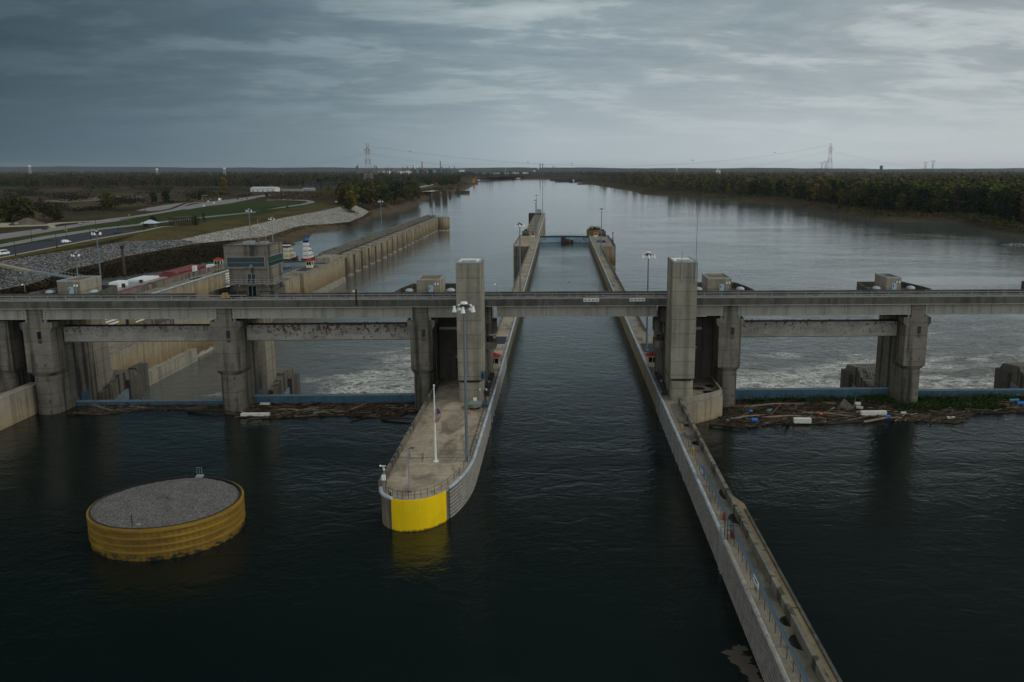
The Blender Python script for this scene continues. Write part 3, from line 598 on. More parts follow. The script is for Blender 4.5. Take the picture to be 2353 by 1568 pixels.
pe = [(p[0], p[1], WT + 0.1) for p in offset(edge, 0.03)]
MB().tube(pe, 0.26, 8).build('edge_pipe', 'edge_paint', lw)
MB().tube([(p[0], p[1], WT + 0.1) for p in offset(nose[max(0, i0 - 7):i0 + 1], 0.03)], 0.26, 8).build('edge_pipe', 'edge_paint', lw)
MB().box(-24.4, -24.0, 112.9, 172.0, WT, 5.35).build('parapet', 'concrete', lw)
MB().box(-16.6, -16.3, 204, 492.5, WT, 4.95).box(-25.6, -25.3, 493.3, 573.5, WT, 4.9).build('parapet', 'concrete', lw)
rl = MB(); rp = offset(nose[4:i1 + 14], -0.6)
for i, p in enumerate(rp):
    if i % 2 == 0: rl.cyl(p[0], p[1], 0.035, WT, WT + 1.05, 5)
for h in (0.5, 1.0): rl.tube([(p[0], p[1], WT + h) for p in rp], 0.025, 4)
rl.build('railing', 'dark_steel', lw)
rl = MB()
for k in range(16): rl.cyl(-13.4, 127 + k * 2.0, 0.04, WT, WT + 1.1, 5)
for h in (0.55, 1.05): rl.tube([(-13.4, 127, WT + h), (-13.4, 157, WT + h)], 0.03, 4)
rl.build('railing', 'dark_steel', lw)
MB().box(-24.3, -13.2, 125.9, 126.1, WT, WT + 0.006).build('deck_joint', 'concrete_dark', lw)
h = MB()
for (x0, x1, y0, y1) in ((-22.2, -20.2, 123.9, 125.2), (-19.6, -17.6, 151.2, 154.4), (-22.6, -20.4, 160.4, 162.2)):
    h.box(x0, x1, y0, y0 + 0.08, WT, WT + 0.012).box(x0, x1, y1 - 0.08, y1, WT, WT + 0.012).box(x0, x0 + 0.08, y0 + 0.08, y1 - 0.08, WT, WT + 0.012).box(x1 - 0.08, x1, y0 + 0.08, y1 - 0.08, WT, WT + 0.012)
h.build('deck_hatch', 'rail_steel', lw)
h = MB()
for x in (-22.2, -20.2):
    for y in (124.0, 125.1): h.bar((x, y, WT), (x, y, WT + 1.1), 0.04)
for z in (0.55, 1.1): h.tube([(-22.2, 125.1, WT + z), (-22.2, 124.0, WT + z), (-20.2, 124.0, WT + z), (-20.2, 125.1, WT + z)], 0.03, 4)
h.build('hatch_guard', 'dark_steel', lw)
MB().box(-24.5, -18.5, 176.2, 177.2, WT, 17.2).build('recess_wall', 'concrete_dark', lw)
MB().box(-24.4, -18.5, 176.0, 176.19, 14.7, 15.2).box(-21.2, -19.4, 176.0, 176.19, 8.9, 9.15).build('conduit', 'galv', lw)
MB().box(-21.0, -19.0, 176.1, 176.19, WT, 8.7).build('doorway', 'black_rubber', lw)
m = MB()
for y in (455, 300, 262, 240): MB().prism(ring(-14.7, y, 1.0, 3.0 if y > 300 else 1.6, 12), WT + 0.002, WT + 0.008).build('puddle', 'wet_patch', lw)
MB().prism([(-16.2, 213), (-13.4, 213), (-13.4, 223), (-16.2, 223)], WT + 0.003, WT + 0.01).build('deck_paint', 'asphalt', lw)
# right lock wall, upstream approach and apron
rw = thing('lock_wall', 'right lock wall with the long upstream approach walkway', 'lock wall', (21, 120, 0))
outr = [(19.3, 20.0), (22.5, 20.0), (22.5, 157.6), (25.4, 158.6), (29.5, 161.8), (31.5, 164.0), (31.3, 200.0), (27.0, 221.0), (23.2, 228.0), (23.2, 492.0), (31.6, 492.0), (31.6, 573.0), (19.3, 573.0)]
MB().prism(outr, -14, 4.1).build('wall_body', 'tide_wall', rw)
MB().prism(outr, 4.1, WT).build('wall_deck', 'walk_concrete', rw)
m = MB()
for k in range(8): m.box(19.06, 19.28, 20, 168, 0.1 + 0.51 * k, 0.36 + 0.51 * k)
MB().box(19.282, 19.297, 20, 168.2, -0.8, 4.25).build('rail_backing', 'dark_steel', rw)
m.build('armour_rails', 'armour_steel', rw)
m = MB()
for k in range(8): MB().box(18.98, 19.3, 128 + k * 4.5, 128.3 + k * 4.5, -0.5, 4.55).build('guide_post', 'galv', rw)
MB().box(18.95, 19.25, 96.4, 96.65, -0.8, 5.6).build('guide_post', 'galv', rw); MB().box(18.95, 19.25, 97.4, 97.6, -0.8, 5.6).build('guide_post', 'galv', rw)
MB().tube([(19.25, 95.7, WT + 0.1), (19.25, 20, WT + 0.1)], 0.27, 8).build('edge_pipe', 'armour_steel', rw)
MB().tube([(19.25, 98.3, WT + 0.1), (19.25, 567, WT + 0.1)], 0.26, 8).build('edge_pipe', 'edge_paint', rw)
ap = [(22.1, 20.0), (22.1, 157.4), (25.4, 158.7), (29.5, 161.9), (31.4, 164.1), (31.3, 176)]
MB().box(21.95, 22.45, 20, 157.0, WT, 5.4).build('parapet', 'concrete', rw)
MB().wall([(22.45, 157.75), (25.4, 158.7), (29.5, 161.9), (31.4, 164.1), (31.3, 176)], 0.35, WT, 5.25, -0.4).build('parapet', 'concrete_pale', rw)
MB().box(22.9, 23.2, 230, 491.5, WT, 5.0).box(31.3, 31.6, 492.3, 572.5, WT, 4.9).build('parapet', 'concrete', rw)
MB().box(20.75, 21.15, 20, 122, WT + 0.003, WT + 0.012).build('walk_strip', 'wet_patch', rw)
MB().prism([(22.48, 20), (24.6, 20), (24.7, 111), (23.4, 115), (22.48, 115.5)], -14, 3.0).build('lower_ledge', 'ledge_concrete', rw)
MB().box(24.3, 24.62, 20, 109, 3.0, 3.12).build('ledge_curb', 'concrete_dark', rw)
MB().box(23.45, 23.52, 20, 113, 3.0, 3.01).build('ledge_joint', 'black_rubber', rw)
m = MB()
for y in (96.4, 82.6, 68.7): m.box(22.48, 24.6, y, y + 0.12, 3.0, 3.03)
m.build('ledge_joint', 'black_rubber', rw)
fp = MB()
for k in range(46): fp.cyl(20.15, 56 + k * 2.15, 0.035, WT, WT + 1.15, 5)
for z in (0.6, 1.1): fp.tube([(20.15, 56, WT + z), (20.15, 153, WT + z)], 0.016, 4)
fp.build('railing', 'dark_steel', rw)
m = MB()
for (y0, y1, x0) in ((72.3, 75.2, 21.05), (76.5, 78.6, 21.1), (101.0, 104.5, 21.0), (109, 113, 21.3), (132, 134.5, 20.8), (142, 144, 20.6)):
    q = [(21.93, y0), (21.93, y1)] + [(21.93 - (21.93 - x0) * sin(pi * k / 8) ** 0.5 * random.uniform(0.92, 1.05), y1 - (y1 - y0) * k / 8) for k in range(1, 8)]
    MB().prism(q, WT + 0.013, WT + 0.017).build('puddle', 'puddle', rw)
m = MB()
for (x, y, rx, ry) in ((27.5, 168.5, 1.3, 1.1), (29.0, 165.5, 1.2, 1.4), (30.0, 170.5, 0.9, 1.3)): MB().prism(ring(x, y, rx, ry, 14), WT + 0.002, WT + 0.006).build('puddle', 'puddle', rw)
MB().box(26.5, 28.3, 162.9, 163.0, WT, WT + 0.01).box(26.5, 28.3, 164.2, 164.3, WT, WT + 0.01).box(26.5, 26.6, 163, 164.2, WT, WT + 0.01).box(28.2, 28.3, 163, 164.2, WT, WT + 0.01).build('deck_hatch', 'dark_steel', rw)
MB().box(25.0, 31.25, 176.3, 177.3, WT, 17.2).build('recess_wall', 'concrete_dark', rw)
MB().box(25.1, 29.0, 176.1, 176.29, 14.7, 15.3).build('conduit', 'galv', rw)
MB().cyl(27.8, 175.9, 0.4, 10.9, 11.4, 10).build('wall_lamp', 'galv', rw)
MB().box(25.2, 26.4, 175.9, 176.29, WT, 7.2).build('doorway', 'black_rubber', rw)
MB().box(27.4, 28.3, 176.0, 176.29, 4.5, 6.4).build('wall_cabinet', 'concrete_dark', rw)
m = MB()
for y in (455, 330, 260, 245): MB().prism(ring(21.0, y, 1.0, 3.0 if y > 300 else 1.5, 12), WT + 0.002, WT + 0.008).build('puddle', 'wet_patch', rw)
MB().box(20.0, 23.4, 203, 214, WT + 0.003, WT + 0.01).box(23.4, 27, 200, 208, WT + 0.003, WT + 0.01).build('deck_paint', 'asphalt', rw)
m = MB().box(22.4, 27.6, 517, 531, WT + 0.003, WT + 0.02); m.build('machinery_pit', 'black_rubber', rw)
m = MB()
for k in range(6): m.bar((23 + k * 0.7, 519 + k, WT), (23.6 + k * 0.6, 527 - k, WT + 1.0), 0.3)
m.build('gate_arm', 'blue_steel', rw)
# downstream mitre gate closing the chamber
mg = thing('mitre_gate', 'pale blue steel mitre gate closing the far end of the lock', 'lock gate', (3.3, 567, 0))
for s_ in (-1, 1):
    x0 = 3.35 + s_ * 15.9; x1 = 3.35 + s_ * 0.05; y0, y1 = 566.5, 570.5
    n = 10; fr = [(x0 + (x1 - x0) * k / n, y0 + (y1 - y0) * sin(pi / 2 * k / n)) for k in range(n + 1)]; bk = [(a, b_ + 1.2) for a, b_ in fr]
    lf = MB().sweep(fr, bk, -12, 3.5).build('gate_leaf', 'gate_blue', mg)
    MB().sweep([(a, b_ - 0.25) for a, b_ in fr], [(a, b_ + 1.3) for a, b_ in fr], 3.5, 4.35).build('walkway', 'dark_steel', lf)
    r_ = MB()
    for a, b_ in fr: r_.box(a - 0.06, a + 0.06, b_ - 0.1, b_ + 0.02, 4.35, 5.5)
    for z in (4.95, 5.45): r_.sweep([(a, b_ - 0.08) for a, b_ in fr], [(a, b_) for a, b_ in fr], z - 0.1, z)
    MB().sweep([(a, b_ - 0.06) for a, b_ in fr], [(a, b_ - 0.01) for a, b_ in fr], -0.5, 0.15).build('waterline_stain', 'rust', lf)
    r_.build('railing', 'rail_steel', lf)
    MB().box(x0 - s_ * 3.6 - 0.2, x0 - s_ * 3.6 + 0.2, 566.6, 567.2, 1.8, 3.5).build('ladder', 'blue_steel', lf)
MB().box(1.4, 4.2, 569.2, 570.2, 0.3, 3.6).build('gate_hatch', 'dark_steel', mg)
MB().box(4.3, 6.6, 569.0, 569.8, 0.2, 2.3).box(7.3, 8.9, 568.8, 569.7, 0.2, 1.9).build('timber_fender', 'rust', mg)
# downstream guide wall with its row of cells (beyond the mitre gate)
gw = thing('guide_wall', 'far guide wall of stepped cells beyond the mitre gate', 'guide wall', (-16, 720, LP))
MB().box(-17.2, -13.6, 575, 872, -12, WT).build('wall_body', 'tide_wall', gw)
MB().box(-17.3, -16.9, 575.5, 871.5, WT, 4.7).build('parapet', 'concrete', gw)
MB().tube([(-13.6, 575.5, WT), (-13.6, 871, WT)], 0.3, 6).build('edge_pipe', 'edge_paint', gw)
for k in range(15):
    y = 580 + k * 17.6
    c_ = MB().box(-23.4, -17.32, y + 0.2, y + 6.6, -12, 3.5).build('finger_wall', 'stain_and_shade_concrete', gw)
    MB().box(-23.6, -17.32, y, y + 6.8, 3.5, 4.2).build('finger_cap', 'concrete_pale', c_)
MB().box(-29.4, -17.32, 853, 873, -12, WT).build('end_block', 'stain_and_shade_concrete', gw)
MB().box(-21.5, -17.4, 862, 866, WT, 8.0).build('equipment_box', 'rail_steel', gw)
# left guide wall: cells stepping away in a straight line
gl = thing('guide_wall', 'long left guide wall of tan rounded cells stretching downriver', 'guide wall', (-110, 600, LP))
MB().box(-118.0, -115.6, 426.5, 800, -12, 5.05).build('back_wall', 'concrete_dark', gl)
MB().box(-117.8, -110.9, 430, 800, 5.06, 5.5).build('walkway', 'concrete', gl)
MB().box(-117.8, -117.4, 430.5, 799.5, 5.5, 6.3).build('parapet', 'concrete', gl)
for k in range(20):
    y = 437 + k * 18.05
    c_ = MB().prism(ring(-113.7, y, 6.8, 6.8, 40), -12, 3.85).build('cell', 'cell_concrete', gl)
    MB().prism(ring(-113.7, y, 6.92, 6.92, 40), 3.85, 4.25).build('cell_cap', 'concrete_pale', c_)
for k in range(20): MB().box(-115.5, -108.4, 437 + k * 18.05 + 6.2, 437 + k * 18.05 + 11.9, -12, 2.2).build('gap_shade_block', 'stain_and_shade_concrete', gl)  # dark blocks added between the cells, their colour standing in for gap shade
MB().prism(ring(-104.2, 792, 6.2, 7.4, 22), -12, WT + 0.3).box(-118, -104, 786, 799.6, -12, WT + 0.2).build('end_cell', 'tide_wall', gl)
r_ = MB()
for k in range(90): r_.box(-111.4, -111.3, 431 + k * 4.05, 431.1 + k * 4.05, 5.5, 6.6)
r_.box(-111.39, -111.31, 431, 797, 6.5, 6.6); r_.build('railing', 'dark_steel', gl)
# intermediate wall of the old left lock
iw = thing('lock_wall', 'tide-stained lock wall left of the dam, with a ledge along its foot', 'lock wall', (-109, 300, 0))
MB().prism([(-113.5, 190), (-105.4, 190), (-105.4, 335.8), (-107.0, 336), (-107.0, 360.6), (-105.4, 361), (-105.4, 426.4), (-113.5, 426.4)], -12, 4.0).build('wall_body', 'tide_wall', iw)
MB().prism([(-113.5, 190), (-105.4, 190), (-105.4, 335.8), (-107.0, 336), (-107.0, 360.6), (-105.4, 361), (-105.4, 426.4), (-113.5, 426.4)], 4.0, WT).build('wall_deck', 'walk_concrete', iw)
MB().prism([(-105.38, 205), (-103.6, 205), (-103.6, 246), (-105.38, 246)], -12, -3.6).prism([(-105.38, 366), (-102.2, 362), (-103.9, 426), (-105.38, 426)], -12, -5.0).build('foot_ledge', 'concrete_pale', iw)
MB().box(-104.2, -102.2, 207, 213, -12, -0.5).build('fender_pile', 'concrete_dark', iw)
MB().box(-111.5, -106.0, 226.5, 226.9, WT, 6.3).box(-111.5, -106.0, 238, 238.4, WT, 6.3).box(-106.4, -106.0, 226.9, 238, WT, 6.3).box(-111.5, -111.1, 226.9, 238, WT, 6.3).build('hatch_wall', 'concrete', iw)
MB().box(-113.4, -106.5, 408, 424, WT, 6.2).build('end_house', 'concrete_pale', iw)
m = MB()
for k in range(50): m.box(-113.2, -113.1, 196 + k * 4.4, 196.1 + k * 4.4, WT, WT + 1.15)
for z in (0.6, 1.15): m.box(-113.19, -113.11, 196, 412, WT + z - 0.08, WT + z)
m.build('railing', 'rail_steel', iw)
MB().box(-112, -107, 370, 392, WT + 0.003, WT + 0.01).box(-111, -106, 398, 405, WT + 0.003, WT + 0.01).build('deck_paint', 'asphalt', iw)
lw2 = thing('lock_wall', 'land-side lock wall with white mooring rails beside the red barges', 'lock wall', (-143, 330, 0))
MB().box(-147.0, -140.6, 180, 440, -12, 4.0).build('wall_body', 'tide_wall', lw2)
MB().box(-147.0, -140.6, 180, 440, 4.0, WT).build('wall_deck', 'walk_concrete', lw2)
MB().box(-147.2, -146.5, 180.2, 398, WT, 6.1).build('parapet', 'concrete', lw2)
MB().tube([(-140.6, 180, WT + 0.1), (-140.6, 438, WT + 0.1)], 0.3, 6).build('edge_pipe', 'edge_paint', lw2)
m = MB()
for (y0, y1) in ((268, 276), (287, 293), (368, 376), (384, 400)):
    for k in range(7): m.box(-140.58, -140.35, y0, y1, -3.4 + 1.05 * k, -2.9 + 1.05 * k)
m.build('mooring_rail', 'white_paint', lw2)
m = MB()
for y in (281, 378, 382, 393): m.box(-140.5, -140.0, y, y + 0.6, -9, 4.0)
m.build('guide_post', 'dark_steel', lw2)
m = MB()
for (x, y, a, b_) in ((-143.5, 345, 1.2, 6), (-144, 372, 1.5, 9), (-143, 300, 0.8, 3), (-143.8, 388, 1.2, 6)): MB().prism(ring(x, y, a, b_, 12), WT + 0.003, WT + 0.008).build('puddle', 'puddle', lw2)
# ------------------------------------------------------------------ machine houses on the dam
DZ = 21.3
def house(uc, wd, dp, label, w0=12.6, h=3.0, roof='plywood_roof', door=0.6):
    t = thing('machine_house', label, 'machine house', dam(uc, w0, DZ), 'machine houses on the dam')
    x0, x1 = uc - wd / 2, uc + wd / 2
    MB(dam).box(x0, x1, w0, w0 + dp, DZ, DZ + h).build('wall', 'concrete_pale', t)
    rf = MB(dam).box(x0 + 0.3, x1 - 0.3, w0 + 0.3, w0 + dp - 0.3, DZ + h, DZ + h + 0.05).build('roof', roof, t)
    z0, z1 = DZ + h, DZ + h + 0.28
    MB(dam).box(x0 - 0.04, x1 + 0.04, w0 - 0.04, w0 + 0.28, z0, z1).box(x0 - 0.04, x1 + 0.04, w0 + dp - 0.28, w0 + dp + 0.04, z0, z1).box(x0 - 0.04, x0 + 0.28, w0 + 0.28, w0 + dp - 0.28, z0, z1).box(x1 - 0.28, x1 + 0.04, w0 + 0.28, w0 + dp - 0.28, z0, z1).build('roof_rim', 'galv', rf)
    xd = x0 + wd * door
    dr = MB(dam).box(xd - 0.48, xd + 0.48, w0 - 0.05, w0 + 0.05, DZ, DZ + 1.98).build('door', 'door_blue', t)
    MB(dam).box(xd - 0.3, xd - 0.16, w0 - 0.06, w0 - 0.052, DZ + 1.15, DZ + 1.7).box(xd - 0.42, xd - 0.36, w0 - 0.1, w0 - 0.052, DZ + 0.95, DZ + 1.05).build('door_window', 'black_glass', dr)
    MB(dam).box(xd + 0.9, xd + 1.0, w0 - 0.04, w0 - 0.002, DZ + 0.2, DZ + 2.6).build('conduit', 'galv', t)
    m = MB(dam)
    for a in (0, 0.55): m.cyl(x1 - 1.0 + a, w0 - 0.25, 0.17, DZ + 2.1, DZ + 2.42, 8, 0.08).box(x1 - 1.03 + a, x1 - 0.97 + a, w0 - 0.25, w0 - 0.002, DZ + 2.42, DZ + 2.5)
    m.build('floodlight', 'white_paint', t)
    return t
house(PIERS['A'], 4.5, 8.4, 'machine house at the far left, backed by the red-covered barges')
house(PIERS['C'] - 0.2, 4.8, 8.0, 'tan-roofed machine house just left of the left lock tower')
house(PIERS['D'] - 0.1, 4.9, 8.0, 'tan-roofed machine house just right of the right lock tower')
house(PIERS['E'] - 0.4, 3.1, 7.0, 'narrow machine house alone on the right-hand pier', roof='concrete_dark', door=0.55)
def dome(uc, w_, label, r=0.85):
    t = thing('roof_vent', label, 'roof vent', dam(uc, w_, DZ), 'domed vents on the dam')
    MB(dam).cyl(uc, w_, r * 1.02, DZ, DZ + 0.75, 14).build('vent_curb', 'concrete', t)
    MB(dam).sphere((uc, w_, DZ + 0.76), r * 1.1, 14, 5, 0.62, True).build('vent_dome', 'skylight', t, True)
dome(PIERS['A'] - 4.2, 13.4, 'domed vent left of the leftmost machine house')
dome(PIERS['A'] + 4.6, 13.4, 'domed vent half hidden right of the leftmost machine house')
dome(PIERS['C'] - 4.2, 13.2, 'domed vent left of the machine house by the left lock tower')
dome(PIERS['C'] + 4.3, 13.2, 'domed vent between the left lock tower and its machine house')
dome(PIERS['D'] - 4.4, 13.2, 'domed vent between the right lock tower and its machine house')
dome(PIERS['D'] + 4.4, 13.2, 'domed vent right of the machine house by the right lock tower')
dome(PIERS['E'] - 3.7, 13.4, 'domed vent left of the narrow machine house')
dome(PIERS['E'] + 3.6, 13.4, 'domed vent right of the narrow machine house')
# control building
uc = PIERS['B'] + 0.7; wf = 12.6
t = thing('control_building', 'three-storey concrete control building with a dark teal window band', 'control building', dam(uc, wf, DZ))
MB(dam).box(uc - 3.9, uc + 4.0, wf, wf + 9.5, DZ, DZ + 5.5).build('lower_storeys', 'concrete', t)
MB(dam).box(uc - 4.55, uc + 4.05, wf - 0.35, wf + 10.2, DZ + 5.5, DZ + 10.15).build('upper_storey', 'concrete', t)
MB(dam).box(uc - 4.65, uc + 4.15, wf - 0.45, wf - 0.05, DZ + 10.15, DZ + 10.4).box(uc - 4.65, uc + 4.15, wf + 9.9, wf + 10.3, DZ + 10.15, DZ + 10.4).box(uc - 4.65, uc - 4.25, wf - 0.05, wf + 9.9, DZ + 10.15, DZ + 10.4).box(uc + 3.75, uc + 4.15, wf - 0.05, wf + 9.9, DZ + 10.15, DZ + 10.4).build('roof_parapet', 'concrete_dark', t)
w1 = MB(dam).box(uc - 4.0, uc + 2.0 + 1.5, wf - 0.42, wf - 0.34, DZ + 5.95, DZ + 7.9).build('window_band', 'dark_glass', t)
MB(dam).box(uc - 4.1, uc + 3.6, wf - 0.46, wf - 0.36, DZ + 7.9, DZ + 8.0).box(uc - 4.1, uc + 3.6, wf - 0.46, wf - 0.36, DZ + 5.85, DZ + 5.95).box(uc - 4.0, uc + 3.5, wf - 0.45, wf - 0.425, DZ + 6.78, DZ + 6.83).box(uc - 4.1, uc - 4.0, wf - 0.46, wf - 0.36, DZ + 5.95, DZ + 7.9).box(uc + 3.5, uc + 3.6, wf - 0.46, wf - 0.36, DZ + 5.95, DZ + 7.9).build('window_frame', 'rail_steel', w1)
w1 = MB(dam).box(uc + 4.04, uc + 4.12, wf + 0.6, wf + 9.4, DZ + 5.95, DZ + 7.9).build('window_band', 'teal_glass', t)
MB(dam).box(uc + 4.06, uc + 4.16, wf + 0.5, wf + 9.5, DZ + 7.9, DZ + 8.0).box(uc + 4.06, uc + 4.16, wf + 0.5, wf + 9.5, DZ + 5.85, DZ + 5.95).box(uc + 4.121, uc + 4.15, wf + 0.6, wf + 9.4, DZ + 6.78, DZ + 6.83).build('window_frame', 'rail_steel', w1)
MB(dam).box(uc + 0.4, uc + 1.0, wf - 0.43, wf - 0.421, DZ + 5.97, DZ + 6.4).box(uc + 0.65, uc + 0.85, wf - 0.43, wf - 0.421, DZ + 6.9, DZ + 7.0).build('lit_screen', 'cyan_paint', t)
MB(dam).box(uc - 4.9, uc + 5.4, wf - 1.3, wf - 0.002, DZ + 2.3, DZ + 2.52).box(uc + 4.0, uc + 5.4, wf, wf + 9.0, DZ + 2.3, DZ + 2.52).build('balcony', 'concrete', t)
m = MB(dam)
for k in range(12): m.box(uc - 4.85 + k * 0.92, uc - 4.79 + k * 0.92, wf - 1.26, wf - 1.2, DZ + 2.52, DZ + 3.6)
for k in range(9): m.box(uc + 5.3, uc + 5.36, wf - 1.2 + k * 1.2, wf - 1.14 + k * 1.2, DZ + 2.52, DZ + 3.6)
for z in (2.7, 3.05, 3.5): m.box(uc - 4.85, uc + 5.36, wf - 1.25, wf - 1.21, DZ + z, DZ + z + 0.07).box(uc + 5.31, uc + 5.35, wf - 1.2, wf + 8.9, DZ + z, DZ + z + 0.07)
m.build('balcony_rail', 'rail_steel', t)
for z in (0.02, 2.54):
    d_ = MB(dam).box(uc - 0.2, uc + 0.5, wf - 0.03, wf + 0.05, DZ + z, DZ + z + 1.9).box(uc + 0.62, uc + 1.32, wf - 0.03, wf + 0.05, DZ + z, DZ + z + 1.9).build('glass_door', 'black_glass', t)
    MB(dam).box(uc - 0.32, uc - 0.2, wf - 0.06, wf + 0.02, DZ + z, DZ + z + 2.02).box(uc + 0.5, uc + 0.62, wf - 0.06, wf + 0.02, DZ + z, DZ + z + 2.02).box(uc + 1.32, uc + 1.44, wf - 0.06, wf + 0.02, DZ + z, DZ + z + 2.02).box(uc - 0.2, uc + 0.5, wf - 0.06, wf + 0.02, DZ + z + 1.92, DZ + z + 2.02).box(uc + 0.62, uc + 1.32, wf - 0.06, wf + 0.02, DZ + z + 1.92, DZ + z + 2.02).build('door_frame', 'pale_blue_steel', d_)
m = MB(dam).cyl(uc - 2.0, wf - 0.2, 0.14, DZ + 2.0, DZ + 2.2, 8).cyl(uc + 3.7, wf - 0.2, 0.14, DZ + 2.0, DZ + 2.2, 8).cyl(uc - 4.2, wf - 1.0, 0.14, DZ + 2.05, DZ + 2.25, 8)
m.build('wall_lamp', 'white_paint', t)
for (u, w_, h_) in ((uc - 0.2, 8, 5.0), (uc + 3.2, 6.5, 5.5), (uc + 2.6, 4.0, 2.0)):
    MB(dam).tube([(u, wf + w_, DZ + 10.0), (u, wf + w_, DZ + 10.0 + h_)], 0.045, 5).build('antenna', 'rail_steel', t)
MB(dam).box(uc - 2.2, uc - 0.6, wf + 4, wf + 7, DZ + 10.15, DZ + 10.7).box(uc + 1.0, uc + 2.4, wf + 5, wf + 6.5, DZ + 10.15, DZ + 10.6).build('roof_unit', 'rail_steel', t)
# equipment by the control building
t = thing('deck_fence', 'black pipe fence in front of the control building', 'fence', dam(uc + 2, 9, DZ))
m = MB(dam)
for u in (-0.9, 0.0, 1.6, 3.4, 5.2): m.box(uc + u - 0.05, uc + u + 0.05, 9.0, 9.1, DZ, DZ + 1.5)
m.box(uc - 0.9, uc + 6.6, 9.02, 9.08, DZ + 1.3, DZ + 1.38); m.build('fence_rail', 'black_rubber', t)
t = thing('equipment_cage', 'black steel cage holding yellow machinery beside the control building', 'equipment cage', dam(uc - 3.4, 8.6, DZ))
m = MB(dam)
for u in (-4.6, -3.4, -2.5, -1.6):
    for w_ in (8.2, 9.6): m.box(uc + u, uc + u + 0.08, w_, w_ + 0.08, DZ, DZ + 1.75)
for w_ in (8.2, 9.6): m.box(uc - 4.6, uc - 1.52, w_, w_ + 0.08, DZ + 1.66, DZ + 1.75)
m.box(uc - 2.4, uc - 1.6, 8.4, 9.5, DZ, DZ + 1.5); m.build('cage_frame', 'black_rubber', t)
MB(dam).box(uc - 4.4, uc - 2.5, 8.45, 9.45, DZ + 0.15, DZ + 0.75).box(uc - 4.1, uc - 3.2, 8.6, 9.3, DZ + 0.75, DZ + 1.1).build('machine', 'machine_yellow', t)
t = thing('tool_box', 'rust-orange storage box standing left of the control building door', 'storage box', dam(uc - 1.2, 10.6, DZ))
MB(dam).box(uc - 1.7, uc - 0.75, 10.8, 11.8, DZ + 0.1, DZ + 0.95).build('box_body', 'rust', t)
MB(dam).box(uc - 1.75, uc - 0.7, 10.75, 11.85, DZ + 0.951, DZ + 1.05).build('lid', 'wood_dark', t)
t = thing('portable_generator', 'small yellow machine on the deck beside the blue house door', 'machine', dam(33.0, 11.6, DZ))
MB(dam).box(31.9, 32.7, 11.4, 12.2, DZ + 0.12, DZ + 0.55).box(32.05, 32.55, 11.5, 12.1, DZ + 0.55, DZ + 0.75).build('body', 'machine_yellow', t)
MB(dam).box(31.85, 32.75, 11.35, 12.25, DZ, DZ + 0.12).box(32.2, 32.4, 11.7, 11.9, DZ + 0.75, DZ + 0.95).build('base', 'black_rubber', t)
# deck lamps, camera, small things along the bridge
def deck_lamp(x, y, Yw, label, h=1.6):
    p = aty(x, y, Yw); t = thing('deck_lamp', label, 'lamp', p, 'small lamps along the service bridge')
    MB().tube([p, p + Vector((0, 0, h)), p + Vector((-0.35, 0, h + 0.1))], 0.05, 5).build('post', 'rail_steel', t)
    MB().cyl(p.x - 0.4, p.y, 0.24, p.z + h - 0.12, p.z + h + 0.12, 8, 0.1).build('lamp_head', 'white_paint', t)
deck_lamp(58, 672, 178.2, 'white lamp on the bridge left of the leftmost machine house')
deck_lamp(1142, 671, 178, 'white lamp on the bridge just right of the left lock tower')
t = thing('signal_post', 'slim black signal post on the bridge railing', 'signal post', dam(-38.6, -0.35, 22.2))
p = dam(-38.6, -0.35, 22.2)
MB().box(p.x - 0.12, p.x + 0.12, p.y - 0.55, p.y - 0.31, 21.2, 24.3).build('post', 'black_rubber', t)
MB().box(p.x - 0.6, p.x - 0.13, p.y - 0.5, p.y - 0.3, 23.8, 24.1).build('lamp_head', 'white_paint', t)
t = thing('cover_panel', 'cyan tarpaulin-covered box on the bridge parapet', 'box', dam(-48, 9, 22.2))
p = aty(832, 676, 177.5)
MB().box(p.x - 0.75, p.x + 0.75, 177.0, 177.9, p.z - 0.1, p.z + 0.35).build('cover', 'cyan_paint', t); MB().box(p.x - 0.6, p.x + 0.6, 177.1, 177.8, 21.3, p.z - 0.101).build('stand', 'concrete_dark', t)
t = thing('lamp_post', 'thin curved lamp post on the bridge above the lock channel', 'lamp post', aty(1303, 671, 178.0))
p = aty(1303, 671, 178.0)
MB().tube([p + Vector((0, 0, -0.8)), p + Vector((0, 0, 1.6)), p + Vector((0.12, 0, 1.95)), p + Vector((0.35, 0, 2.05))], 0.035, 5).build('post', 'rail_steel', t)
MB().box(p.x + 0.3, p.x + 0.6, p.y - 0.1, p.y + 0.1, p.z + 1.98, p.z + 2.1).build('lamp_head', 'dark_steel', t)
